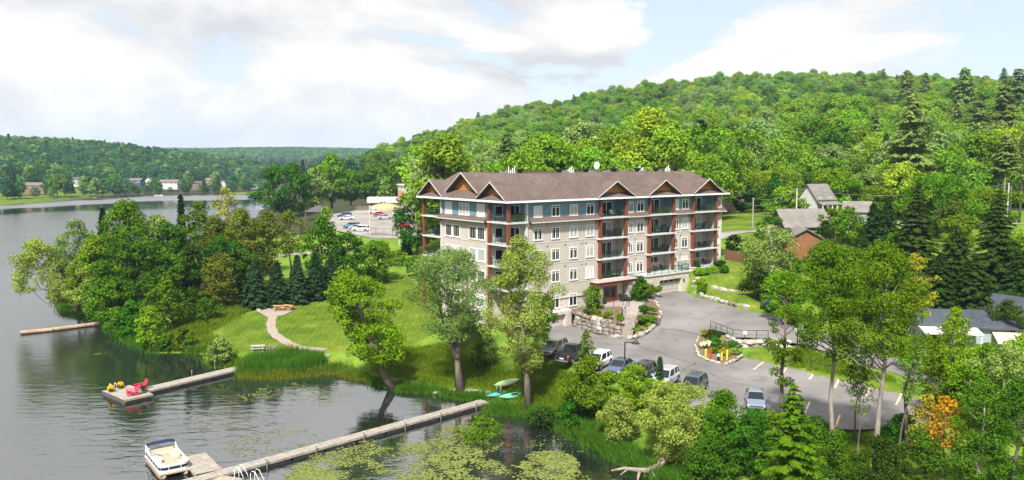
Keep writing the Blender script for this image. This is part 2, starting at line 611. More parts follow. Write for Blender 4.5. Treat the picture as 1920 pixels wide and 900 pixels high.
for n_, c_ in {'car_grey_green': (0.15, 0.16, 0.13), 'car_black': (0.012, 0.012, 0.015), 'car_white': (0.74, 0.74, 0.73),
               'car_blue_grey': (0.06, 0.085, 0.14), 'car_navy': (0.012, 0.020, 0.035), 'car_silver': (0.40, 0.42, 0.45),
               'car_slate': (0.055, 0.07, 0.09), 'car_steel': (0.15, 0.18, 0.23), 'car_red': (0.45, 0.015, 0.03), 'car_blue': (0.04, 0.07, 0.26),
               'car_teal': (0.10, 0.22, 0.30), 'car_maroon': (0.30, 0.04, 0.07)}.items():
    paint(n_, c_)
foliage('leaf_maple', (0.116, 0.244, 0.016), 0.02, 0.14)
foliage('leaf_bright', (0.185, 0.368, 0.018), 0.018, 0.12)
foliage('leaf_green', (0.067, 0.191, 0.018), 0.02, 0.14)
foliage('leaf_dark', (0.044, 0.102, 0.018), 0.02, 0.2)
foliage('leaf_willow', (0.330, 0.475, 0.120), 0.015, 0.10)
foliage('leaf_sage', (0.240, 0.385, 0.120), 0.015, 0.10)
foliage('leaf_olive', (0.145, 0.205, 0.034), 0.02, 0.12)
foliage('leaf_yellow', (0.383, 0.381, 0.050), 0.015, 0.10)
foliage('leaf_orange', (0.620, 0.290, 0.030), 0.015, 0.10)
foliage('leaf_spruce', (0.035, 0.086, 0.044), 0.015, 0.15, trans=0.15)
foliage('leaf_fir', (0.037, 0.079, 0.020), 0.02, 0.2, trans=0.15)
foliage('leaf_palefir', (0.250, 0.320, 0.180), 0.02, 0.15, trans=0.15)
foliage('leaf_pine', (0.190, 0.300, 0.100), 0.02, 0.2, trans=0.2)
foliage('forest_leaf', (0.105, 0.185, 0.026), 0.035, 0.42)
foliage('forest_needle', (0.065, 0.135, 0.060), 0.02, 0.35, trans=0.15)
foliage('farshore_leaf', (0.070, 0.205, 0.105), 0.025, 0.40)
foliage('lily', (0.195, 0.270, 0.100), 0.02, 0.1, trans=0.0, tintvar=0.35)
foliage('reed', (0.100, 0.245, 0.030), 0.01, 0.05, trans=0.3)
foliage('reed_yellow', (0.185, 0.260, 0.035), 0.01, 0.05, trans=0.3)
foliage('grass_blade', (0.165, 0.275, 0.022), 0.01, 0.05, trans=0.3)
foliage('flower_yellow', (1.013, 0.567, 0.014), 0.01, 0.05, trans=0.2)
foliage('flower_white', (1.013, 1.053, 0.945), 0.01, 0.03, trans=0.2, tintvar=0.15)
foliage('ground_cover', (0.300, 0.290, 0.015), 0.01, 0.05, trans=0.2)
M = MATS

# ------------------------------------------------------------------ object and mesh helpers
def tag(o, label=None, cat=None, group=None, kind=None):
    if label: o["label"] = label
    if cat: o["category"] = cat
    if group: o["group"] = group
    if kind: o["kind"] = kind
    return o


def empty(name, loc=(0, 0, 0), rz=0.0, parent=None):
    o = bpy.data.objects.new(name, None)
    COL.objects.link(o)
    o.location = loc
    o.rotation_euler = (0, 0, rz)
    o.empty_display_size = 0.3
    if parent: o.parent = parent
    return o


def link(name, me, parent=None, loc=(0, 0, 0), rz=0.0, scale=None):
    o = bpy.data.objects.new(name, me)
    COL.objects.link(o)
    o.location = loc
    o.rotation_euler = (0, 0, rz)
    if scale: o.scale = scale
    if parent: o.parent = parent
    return o


def copy_tree(o, parent=None):
    c = o.copy()
    COL.objects.link(c)
    c.parent = parent
    for ch in list(o.children):
        copy_tree(ch, c)
    return c


class MB:
    """collects simple shapes into one mesh"""
    def __init__(self):
        self.v = []
        self.f = []

    def add(self, vs_, fs_):
        n = len(self.v)
        self.v.extend([tuple(p) for p in vs_])
        self.f.extend([tuple(i + n for i in f) for f in fs_])
        return self

    def box(self, x0, x1, y0, y1, z0, z1):
        v = [(x, y, z) for z in (z0, z1) for x, y in ((x0, y0), (x1, y0), (x1, y1), (x0, y1))]
        return self.add(v, [(3, 2, 1, 0), (4, 5, 6, 7), (0, 1, 5, 4), (1, 2, 6, 5), (2, 3, 7, 6), (3, 0, 4, 7)])

    def obox(self, c, half, ax):
        """box with centre c, half sizes and axes (3 vectors)"""
        c = Vector(c); a, b, d = [Vector(x).normalized() * h for x, h in zip(ax, half)]
        v = [c + sx * a + sy * b + sz * d for sz in (-1, 1) for sx, sy in ((-1, -1), (1, -1), (1, 1), (-1, 1))]
        return self.add(v, [(3, 2, 1, 0), (4, 5, 6, 7), (0, 1, 5, 4), (1, 2, 6, 5), (2, 3, 7, 6), (3, 0, 4, 7)])

    def bar(self, p0, p1, w, h=None, up=(0, 0, 1)):
        """rectangular bar from p0 to p1"""
        p0, p1 = Vector(p0), Vector(p1)
        d = p1 - p0
        ln = d.length
        if ln < 1e-6: return self
        d.normalize()
        u = Vector(up)
        if abs(d.dot(u)) > 0.98: u = Vector((1, 0, 0))
        s = d.cross(u).normalized()
        u = s.cross(d).normalized()
        return self.obox((p0 + p1) / 2, (ln / 2, w / 2, (h or w) / 2), (d, s, u))

    def prism(self, poly, z0, z1):
        n = len(poly)
        v = [(x, y, z0) for x, y in poly] + [(x, y, z1) for x, y in poly]
        f = [tuple(range(n - 1, -1, -1)), tuple(range(n, 2 * n))]
        f += [(i, (i + 1) % n, n + (i + 1) % n, n + i) for i in range(n)]
        return self.add(v, f)

    def xprism(self, poly, axis, a0, a1):
        """extrude a polygon of (lateral, z) along axis 'x' or 'y' (lateral is the other one)"""
        n = len(poly)
        if axis == 'y':
            v = [(l, a0, z) for l, z in poly] + [(l, a1, z) for l, z in poly]
        else:
            v = [(a0, l, z) for l, z in poly] + [(a1, l, z) for l, z in poly]
        f = [tuple(range(n - 1, -1, -1)), tuple(range(n, 2 * n))]
        f += [(i, (i + 1) % n, n + (i + 1) % n, n + i) for i in range(n)]
        return self.add(v, f)

    def tube(self, pts, radii, sides=6, caps=True):
        pts = [Vector(p) for p in pts]
        if isinstance(radii, (int, float)): radii = [radii] * len(pts)
        radii = [float(q) for q in radii]
        rings = []
        for i, p in enumerate(pts):
            a = pts[max(0, i - 1)]; b = pts[min(len(pts) - 1, i + 1)]
            d = (b - a)
            if d.length < 1e-6: d = Vector((0, 0, 1))
            d.normalize()
            u = Vector((0, 0, 1)) if abs(d.z) < 0.9 else Vector((1, 0, 0))
            s = d.cross(u).normalized(); u = s.cross(d)
            rings.append([p + radii[i] * (math.cos(2 * math.pi * k / sides) * s + math.sin(2 * math.pi * k / sides) * u) for k in range(sides)])
        v = [q for r_ in rings for q in r_]
        f = []
        for i in range(len(pts) - 1):
            for k in range(sides):
                f.append((i * sides + k, i * sides + (k + 1) % sides, (i + 1) * sides + (k + 1) % sides, (i + 1) * sides + k))
        if caps:
            f.append(tuple(range(sides - 1, -1, -1)))
            f.append(tuple((len(pts) - 1) * sides + k for k in range(sides)))
        return self.add(v, f)

    def loft(self, rings, closed=True):
        n = len(rings[0])
        v = [p for r_ in rings for p in r_]
        f = []
        for i in range(len(rings) - 1):
            for k in range(n):
                f.append((i * n + k, i * n + (k + 1) % n, (i + 1) * n + (k + 1) % n, (i + 1) * n + k))
        if closed:
            f.append(tuple(range(n - 1, -1, -1)))
            f.append(tuple((len(rings) - 1) * n + k for k in range(n)))
        return self.add(v, f)

    def lump(self, c, size, rng, rough=0.16, flat=0.0, seg=8, rings=5, rz=0.0):
        """irregular rounded stone or bush core"""
        v = []; f = []
        ca, sa = math.cos(rz), math.sin(rz)
        for i in range(rings + 1):
            ph = math.pi * i / rings
            for k in range(seg):
                th = 2 * math.pi * k / seg
                r_ = 1 + rng.uniform(-rough, rough)
                sp = math.sin(ph) ** (0.6 if flat else 1.0)
                x = math.cos(th) * sp * r_ * size[0]
                y = math.sin(th) * sp * r_ * size[1]
                z = math.cos(ph) * (1 + rng.uniform(-rough, rough) * 0.5) * size[2]
                v.append((c[0] + x * ca - y * sa, c[1] + x * sa + y * ca, c[2] + z))
        for i in range(rings):
            for k in range(seg):
                f.append((i * seg + k, (i + 1) * seg + k, (i + 1) * seg + (k + 1) % seg, i * seg + (k + 1) % seg))
        return self.add(v, f)

    def mesh(self, name, m, smooth=False):
        me = bpy.data.meshes.new(name)
        me.from_pydata(self.v, [], self.f)
        me.materials.append(M[m])
        if smooth:
            me.polygons.foreach_set('use_smooth', [True] * len(me.polygons))
        me.update()
        return me

    def build(self, name, m, parent=None, loc=(0, 0, 0), rz=0.0, smooth=False):
        return link(name, self.mesh(name, m, smooth), parent, loc, rz)


def raw_mesh(name, verts, nper, m, tint=None):
    """fast mesh of separate polygons: verts (n*nper, 3)"""
    n = len(verts) // nper
    me = bpy.data.meshes.new(name)
    me.vertices.add(len(verts))
    me.vertices.foreach_set('co', np.asarray(verts, dtype=np.float32).ravel())
    me.loops.add(len(verts))
    me.loops.foreach_set('vertex_index', np.arange(len(verts), dtype=np.int32))
    me.polygons.add(n)
    me.polygons.foreach_set('loop_start', np.arange(n, dtype=np.int32) * nper)
    me.polygons.foreach_set('loop_total', np.full(n, nper, dtype=np.int32))
    me.materials.append(M[m])
    if tint is not None:
        at = me.attributes.new('tint', 'FLOAT', 'FACE')
        at.data.foreach_set('value', np.asarray(tint, dtype=np.float32))
    me.update()
    me.validate()
    return me


# ------------------------------------------------------------------ terrain
def W(lst):
    return [P(*q)[:2] for q in lst]


LAKE = ([(95, -300), (80, -60), (52, 15), (30, 42)] + W([(1240, 905), (1205, 888), (1160, 868), (1118, 842), (1050, 803), (985, 778), (930, 776),
        (905, 752), (862, 749), (800, 737), (742, 735), (692, 716), (640, 698), (600, 700), (520, 708), (450, 706), (446, 694), (386, 686),
        (380, 664), (328, 661), (281, 663), (262, 653), (228, 640), (186, 606), (120, 590), (105, 566), (118, 520), (215, 487), (330, 462), (430, 435),
        (484, 408), (489, 396)]) + [(-118, 520), (-130, 600), (-190, 640)] +
        W([(480, 363.5), (420, 364.5), (340, 366), (260, 369), (180, 373), (100, 378), (40, 382), (0, 386), (-90, 398)]) +
        [(-420, 420), (-520, 200), (-560, -300)])
LAKE = np.array(LAKE)


def seg_dist(X, Y, poly, closed=True):
    n = len(poly)
    best = np.full(X.shape, 1e9)
    for i in range(n if closed else n - 1):
        ax, ay = poly[i]; bx, by = poly[(i + 1) % n]
        dx, dy = bx - ax, by - ay
        t = np.clip(((X - ax) * dx + (Y - ay) * dy) / (dx * dx + dy * dy + 1e-9), 0, 1)
        best = np.minimum(best, np.hypot(X - ax - t * dx, Y - ay - t * dy))
    return best


def inside(X, Y, poly):
    n = len(poly)
    r_ = np.zeros(X.shape, bool)
    for i in range(n):
        ax, ay = poly[i]; bx, by = poly[(i + 1) % n]
        c = ((ay > Y) != (by > Y))
        with np.errstate(divide='ignore', invalid='ignore'):
            xi = (bx - ax) * (Y - ay) / (by - ay + 1e-12) + ax
        r_ ^= c & (X < xi)
    return r_


# survey points: (pixel x, pixel y, height) on the ground, and hill points given by distance
CT = [P(*q) for q in [
    (1020, 655, 3.8), (1040, 640, 3.8), (1062, 612, 3.8), (1090, 690, 3.95), (1110, 628, 4.0), (1160, 640, 4.15), (1180, 720, 4.0), (1290, 750, 4.0),
    (1200, 660, 4.15), (1260, 680, 4.15), (1235, 615, 4.8), (1310, 628, 4.8), (1420, 775, 3.9), (1600, 790, 3.8), (1740, 765, 3.9), (1500, 700, 4.1), (1640, 730, 4.05), (1400, 690, 4.1),
    (1370, 655, 4.55), (1440, 652, 4.6), (1490, 672, 4.4), (1600, 700, 4.3), (1700, 728, 4.1),
    (1330, 520, 8.9), (1375, 500, 9.8), (1420, 480, 10.4), (1400, 558, 7.7), (1445, 572, 6.9), (1340, 548, 7.3), (1310, 545, 7.3),
    (1500, 590, 6.6), (1600, 620, 6.0), (1740, 660, 5.2), (1830, 650, 5.6), (1920, 640, 6.0), (1900, 720, 4.2), (1850, 780, 3.6),
    (1000, 690, 2.9), (950, 740, 1.2), (1020, 740, 1.9), (1080, 760, 2.3), (1150, 800, 2.2), (1250, 840, 1.9), (1400, 860, 2.2), (1600, 880, 2.2), (1800, 880, 2.4),
    (880, 720, 1.1), (820, 715, 0.9), (760, 700, 0.8), (860, 660, 2.2), (760, 660, 1.9), (900, 640, 3.2), (700, 640, 2.3), (820, 620, 3.4), (900, 600, 4.0), (800, 570, 4.2),
    (600, 640, 1.6), (530, 662, 0.9), (480, 665, 0.8), (640, 600, 2.6), (520, 600, 2.2), (530, 578, 2.7), (600, 560, 3.1), (700, 540, 3.8), (450, 600, 2.0), (400, 640, 1.2),
    (400, 590, 2.2), (320, 620, 1.2), (330, 560, 2.6), (250, 590, 1.4), (480, 550, 3.2), (420, 520, 3.6), (560, 520, 4.2), (640, 500, 5.0), (740, 490, 5.8), (780, 470, 6.6), (545, 478, 5.2), (540, 500, 4.6), (460, 470, 4.2),
    (620, 470, 6.2), (700, 455, 7.6), (790, 445, 8.2), (680, 432, 8.6), (650, 402, 9.2), (740, 420, 9.0), (760, 400, 9.6), (640, 388, 9.4), (700, 385, 9.8), (560, 408, 6.0), (600, 400, 7.6)]]
CT += [D(*q) for q in [(1385, 437, 157), (1385, 412, 176), (1385, 401, 192), (1420, 440, 150), (1500, 462, 148), (1500, 478, 136), (1560, 480, 140), (1600, 430, 170),
                       (1500, 420, 172), (1640, 440, 160), (1800, 430, 165), (1900, 420, 175), (1700, 560, 112), (1850, 575, 108), (1600, 560, 118), (1520, 540, 122), (1850, 500, 135)]]


def hill(px, py, d, tree):
    x, y, z = D(px, py, d)
    return (x, y, z - tree)


CT += [hill(*q) for q in [
    (760, 272, 620, 15), (850, 240, 650, 15), (950, 207, 700, 15), (1100, 181, 720, 15), (1250, 157, 740, 15), (1400, 146, 750, 15), (1540, 141, 750, 15), (1700, 148, 700, 15), (1900, 158, 620, 16), (2150, 150, 620, 15), (2500, 160, 640, 15),
    (760, 300, 900, 20), (950, 260, 1000, 20), (1250, 210, 1050, 20), (1540, 195, 1050, 20), (1900, 200, 950, 20), (2300, 200, 900, 15),
    (1000, 265, 400, 15), (1150, 245, 400, 15), (1300, 232, 390, 15), (1450, 228, 380, 15), (1600, 228, 360, 15), (1800, 235, 330, 15), (1950, 240, 320, 15), (2200, 240, 320, 15),
    (880, 302, 330, 14), (1000, 300, 290, 14), (1150, 290, 270, 14), (1300, 285, 260, 14), (1450, 285, 250, 14), (1600, 292, 235, 14), (1750, 300, 215, 14), (1900, 310, 200, 14), (2150, 310, 200, 14),
    (700, 310, 480, 14), (790, 300, 450, 14), (820, 330, 260, 12), (720, 330, 360, 12),
    (1000, 318, 225, 13), (1250, 310, 210, 13),
    (-400, 240, 1000, 13), (0, 257, 1000, 13), (130, 262, 1020, 13), (250, 272, 1050, 13), (400, 292, 1100, 13), (500, 312, 1200, 13), (-200, 300, 720, 13), (100, 305, 760, 13), (250, 318, 800, 13), (400, 330, 830, 12), (480, 335, 900, 12),
    (0, 345, 570, 7), (150, 348, 610, 7), (300, 348, 680, 7), (450, 350, 720, 7), (600, 345, 900, 8), (640, 325, 760, 12),
    (0, 270, 1500, 10), (250, 285, 1500, 10), (450, 305, 1500, 10), (600, 312, 1500, 10), (800, 305, 1500, 10),
    (-200, 275, 2600, 10), (150, 280, 2600, 10), (360, 283, 2600, 10), (460, 280, 2600, 10), (550, 279, 2700, 10), (640, 281, 2700, 10), (720, 285, 2600, 10), (900, 285, 2600, 10), (1300, 270, 2700, 10), (1900, 260, 2800, 10),
    (-200, 303, 2000, 0), (360, 305, 1950, 0), (550, 305, 2000, 0), (720, 305, 1950, 0), (-200, 290, 3600, 0), (550, 292, 3600, 0), (1300, 285, 3600, 0)]]
CT += [(110, 40, 3.5), (130, 90, 6.5), (140, 140, 11), (100, 0, 3), (150, -100, 4), (-560, 300, 6), (-700, 500, 20)]
CT = np.array(CT)
_A = np.sqrt(((CT[:, None, :2] - CT[None, :, :2]) ** 2).sum(-1) + 4.0)
_n = len(CT)
_A = np.block([[_A + 0.02 * np.eye(_n), np.ones((_n, 1))], [np.ones((1, _n)), np.zeros((1, 1))]])
_w = np.linalg.solve(_A, np.append(CT[:, 2], 0))


def rbf(X, Y):
    o = np.full(X.shape, _w[-1])
    for (cx, cy, _), w in zip(CT, _w[:-1]):
        o = o + w * np.sqrt((X - cx) ** 2 + (Y - cy) ** 2 + 4.0)
    return o


# apartment block frame: u along the long facade, v inwards
BANG = R(38.3)
BU = np.array((math.cos(BANG), math.sin(BANG)))
BV = np.array((-math.sin(BANG), math.cos(BANG)))
BC = np.array(P(954, 417.5, 18.7)[:2])


def BL(s, t, z=0.0):
    q = BC + s * BU + t * BV
    return (q[0], q[1], z)



# paved areas (pixel x, pixel y, height)
LOT_PX = [(1012, 652, 3.8), (1022, 628, 3.75), (1040, 612, 3.75), (1064, 607, 3.8), (1080, 613, 3.9), (1120, 624, 4.0), (1158, 631, 4.15), (1182, 632, 4.25), (1200, 628, 4.4), (1228, 608, 4.95), (1311, 627, 4.85),
          (1306, 650, 4.4), (1312, 668, 4.2), (1358, 683, 4.1), (1385, 672, 4.15), (1400, 668, 4.15), (1480, 689, 4.1), (1600, 716, 4.05), (1700, 741, 4.0), (1742, 757, 3.95), (1750, 772, 3.9),
          (1728, 800, 3.85), (1600, 806, 3.8), (1450, 796, 3.85), (1330, 776, 3.9), (1230, 741, 3.95), (1150, 712, 3.95), (1080, 684, 3.9), (1020, 665, 3.8)]
DRIVE_PX = [(1228, 608, 4.95), (1311, 627, 4.85), (1330, 617, 5.2), (1352, 624, 5.45), (1375, 633, 5.55), (1440, 635, 5.6), (1500, 646, 5.35), (1560, 662, 5.0), (1640, 688, 4.65), (1700, 708, 4.4),
            (1790, 738, 4.15), (1900, 765, 4.0), (1900, 735, 4.1), (1830, 716, 4.25), (1740, 694, 4.5), (1650, 660, 4.95), (1560, 626, 5.6), (1500, 606, 6.1), (1450, 592, 6.4), (1400, 579, 6.55),
            (1340, 564, 6.6), (1302, 555.5, 6.6), 'A', 'B', (1224, 572, 6.15), (1230, 588, 5.65), (1231, 600, 5.2)]


def small_rbf(pts):
    p = np.array(pts)
    A = np.sqrt(((p[:, None, :2] - p[None, :, :2]) ** 2).sum(-1) + 9.0)
    n = len(p)
    T = np.c_[np.ones(n), p[:, :2]]
    A = np.block([[A + 0.3 * np.eye(n), T], [T.T, np.zeros((3, 3))]])
    w = np.linalg.solve(A, np.r_[p[:, 2], 0, 0, 0])

    def f(X, Y):
        o = w[n] + w[n + 1] * X + w[n + 2] * Y
        for (cx, cy, _), k in zip(p, w[:n]):
            o = o + k * np.sqrt((X - cx) ** 2 + (Y - cy) ** 2 + 9.0)
        return o
    return f


def idw(pts, pw=3.0):
    p = np.array(pts)

    def f(X, Y):
        X = np.asarray(X, float); Y = np.asarray(Y, float)
        n = np.zeros(X.shape); d = np.zeros(X.shape)
        for cx, cy, z in p:
            w = 1.0 / (np.hypot(X - cx, Y - cy) + .05) ** pw
            n = n + w * z; d = d + w
        return n / d
    return f


LOT_W = [P(*q) for q in LOT_PX]
DRIVE_W = [BL(34.4, -1.2, 6.6) if q == 'A' else BL(24.6, -1.2, 6.6) if q == 'B' else P(*q) for q in DRIVE_PX]
lot_h = small_rbf(LOT_W + [P(*q) for q in [(1200, 690, 4.1), (1300, 710, 4.05), (1450, 740, 4.0), (1600, 760, 3.95)]])
drive_h = small_rbf(DRIVE_W)
LOT_XY = np.array([q[:2] for q in LOT_W])
DRIVE_XY = np.array([q[:2] for q in DRIVE_W])
# parking lot of the neighbouring property, beyond the trees
FLOT_W = [P(*q) for q in [(628, 432, 8.5), (600, 418, 8.6), (600, 405, 8.8), (660, 396, 9.2), (700, 384, 9.7), (790, 384, 9.9), (800, 420, 9.0), (790, 446, 8.3), (700, 447, 8.1)]]
flot_h = small_rbf(FLOT_W)
FLOT_XY = np.array([q[:2] for q in FLOT_W])

BFOOT = np.array([BL(*q)[:2] for q in ((-0.2, -0.2), (44.6, -0.2), (44.6, 20.5), (-0.2, 20.5))])


COURT = np.array([P(1074, 609, 3.9)[:2], P(1156, 631, 4.15)[:2], P(1171, 633, 4.25)[:2], P(1206, 625, 4.5)[:2], P(1230, 605, 5.1)[:2], P(1234, 590, 5.6)[:2], P(1226, 566, 6.3)[:2], BL(24.3, -.1)[:2], BL(10.7, -.1)[:2]])


def H(X, Y, raw=False):
    X = np.asarray(X, float); Y = np.asarray(Y, float)
    d = seg_dist(X, Y, LAKE)
    inl = inside(X, Y, LAKE)
    h = rbf(X, Y)
    ramp = 1 - np.exp(-d / 5.0)
    land = 0.12 + np.maximum(h, 0.15) * ramp
    h = np.where(inl, -np.minimum(0.35 * d, 3.0) - 0.05, land)
    if raw: return h
    h = np.where(inside(X, Y, LOT_XY), lot_h(X, Y) - 0.07, h)
    h = np.where(inside(X, Y, DRIVE_XY), drive_h(X, Y) - 0.07, h)
    h = np.where(inside(X, Y, FLOT_XY), flot_h(X, Y) - 0.07, h)
    h = np.where(inside(X, Y, COURT), np.minimum(h, 4.6) - .9, h)
    h = np.where(inside(X, Y, BFOOT), np.minimum(h, 6.0), h)
    return h


def h1(x, y):
    return float(H(np.array([x]), np.array([y]))[0])


def G(px, py, tmax=900):
    """where the line of sight meets the ground"""
    d = ray(px, py)
    t = np.linspace(30, tmax, 1400)
    X, Y, Z = d[0] * t, d[1] * t, CAMZ + d[2] * t
    hh = np.maximum(H(X, Y), 0)
    k = np.argmax(Z <= hh)
    if Z[k] > hh[k]: k = len(t) - 1
    return (float(X[k]), float(Y[k]), float(hh[k]))


def axis_lines(c0, c1, step, lo, hi, grow):
    a = list(np.arange(c0, c1 + 1e-6, step))
    s = step
    while a[-1] < hi:
        s *= grow; a.append(a[-1] + s)
    s = step
    b = [c0]
    while b[-1] > lo:
        s *= grow; b.append(b[-1] - s)
    return np.array(sorted(b[1:]) + a)


LAWNS = [np.array(W(q)) for q in [
    [(300, 640, 1), (380, 600, 2), (480, 588, 2.3), (560, 560, 3), (620, 530, 3.5), (760, 520, 4.5), (830, 560, 4), (830, 620, 3.4), (740, 655, 2.1), (640, 655, 1.5), (560, 660, 1), (500, 655, 1), (430, 655, 1)],
    [(1385, 670, 4.15), (1440, 650, 4.6), (1500, 655, 4.6), (1600, 695, 4.3), (1700, 722, 4.1), (1740, 750, 4), (1600, 716, 4.1), (1480, 690, 4.1)],
    [(1310, 530, 8.4), (1370, 490, 10), (1430, 470, 10.5), (1460, 560, 7.4), (1450, 590, 6.5), (1380, 575, 6.7), (1310, 552, 7)]]]
LAWNS.append(np.array([D(1350, 445, 150)[:2], D(1350, 395, 200)[:2], D(1470, 395, 200)[:2], D(1480, 460, 140)[:2]]))
LAWNS.append(np.array([D(1480, 500, 128)[:2], D(1480, 450, 155)[:2], D(1640, 450, 155)[:2], D(1640, 500, 128)[:2]]))


def build_ground():
    xs = axis_lines(-95, 85, 1.0, -2600, 2600, 1.075)
    ys = axis_lines(42, 175, 1.0, -400, 3900, 1.05)
    X, Y = np.meshgrid(xs, ys)
    Z = H(X.ravel(), Y.ravel()).reshape(X.shape)
    nx, ny = len(xs), len(ys)
    verts = np.c_[X.ravel(), Y.ravel(), Z.ravel()]
    i = np.arange(nx - 1); j = np.arange(ny - 1)
    I, J = np.meshgrid(i, j)
    a = (J * nx + I).ravel()
    faces = np.c_[a, a + 1, a + 1 + nx, a + nx]
    me = bpy.data.meshes.new('ground')
    me.vertices.add(len(verts)); me.vertices.foreach_set('co', verts.astype(np.float32).ravel())
    me.loops.add(faces.size); me.loops.foreach_set('vertex_index', faces.astype(np.int32).ravel())
    me.polygons.add(len(faces))
    me.polygons.foreach_set('loop_start', np.arange(len(faces), dtype=np.int32) * 4)
    me.polygons.foreach_set('loop_total', np.full(len(faces), 4, np.int32))
    me.polygons.foreach_set('use_smooth', np.ones(len(faces), bool))
    lawn = np.zeros(len(verts), np.float32)
    for poly in LAWNS:
        lawn = np.maximum(lawn, inside(verts[:, 0], verts[:, 1], poly).astype(np.float32))
    farl = (verts[:, 1] > 440) & (verts[:, 2] < 4.0) & (verts[:, 2] > .8) & (verts[:, 0] < -90)
    lawn = np.maximum(lawn, farl.astype(np.float32))
    wood = ((verts[:, 1] > 225) & (lawn < 0.5)).astype(np.float32)
    for nm, arr in (('lawn', lawn), ('wood', wood)):
        at = me.attributes.new(nm, 'FLOAT', 'POINT')
        at.data.foreach_set('value', arr)
    me.materials.append(M['ground'])
    me.update(); me.validate()
    tag(link('ground', me), 'grassy shore, wooded slopes and hills round the lake', kind='structure')


def sheet(name, poly, zf, m, step=1.5, off=0.0):
    """a draped sheet: polygon in plan, filled with grid points, heights from zf"""
    poly = [tuple(p[:2]) for p in poly]
    dense = []
    for k in range(len(poly)):
        a = np.array(poly[k]); b = np.array(poly[(k + 1) % len(poly)])
        n = max(1, int(np.hypot(*(b - a)) / step))
        dense += [tuple(a + (b - a) * t / n) for t in range(n)]
    pa = np.array(dense)
    gx, gy = np.meshgrid(np.arange(pa[:, 0].min(), pa[:, 0].max(), step), np.arange(pa[:, 1].min(), pa[:, 1].max(), step))
    gx, gy = gx.ravel(), gy.ravel()
    ok = inside(gx, gy, pa) & (seg_dist(gx, gy, pa) > step * 0.4)
    pts = [Vector(p) for p in dense] + [Vector((a, b)) for a, b in zip(gx[ok], gy[ok])]
    nb = len(dense)
    r_ = delaunay_2d_cdt(pts, [], [list(range(nb))], 1, 1e-5)
    v2, f2 = r_[0], r_[2]
    X = np.array([p.x for p in v2]); Y = np.array([p.y for p in v2])
    Z = zf(X, Y) + off
    me = bpy.data.meshes.new(name)
    me.from_pydata(list(zip(X.tolist(), Y.tolist(), Z.tolist())), [], [tuple(f) for f in f2])
    me.materials.append(M[m])
    me.polygons.foreach_set('use_smooth', [True] * len(me.polygons))
    me.update()
    return link(name, me)


def ribbon(pts, w):
    """plan outline of a path of given width along a polyline (smoothed)"""
    p = np.array([q[:2] for q in pts])
    out = []
    for k in range(len(p) - 1):
        a = p[max(0, k - 1)]; b = p[k]; c = p[k + 1]; d = p[min(len(p) - 1, k + 2)]
        for t in np.linspace(0, 1, 6)[:-1]:
            out.append(0.5 * ((2 * b) + (-a + c) * t + (2 * a - 5 * b + 4 * c - d) * t * t + (-a + 3 * b - 3 * c + d) * t ** 3))
    out.append(p[-1])
    p = np.array(out)
    t = np.gradient(p, axis=0)
    t /= np.linalg.norm(t, axis=1)[:, None] + 1e-9
    n = np.c_[-t[:, 1], t[:, 0]]
    ww = np.array([w * (1 + 0.10 * math.sin(k * 1.7)) for k in range(len(p))])[:, None] / 2
    return list(map(tuple, p + n * ww)) + list(map(tuple, (p - n * ww)[::-1]))


build_ground()


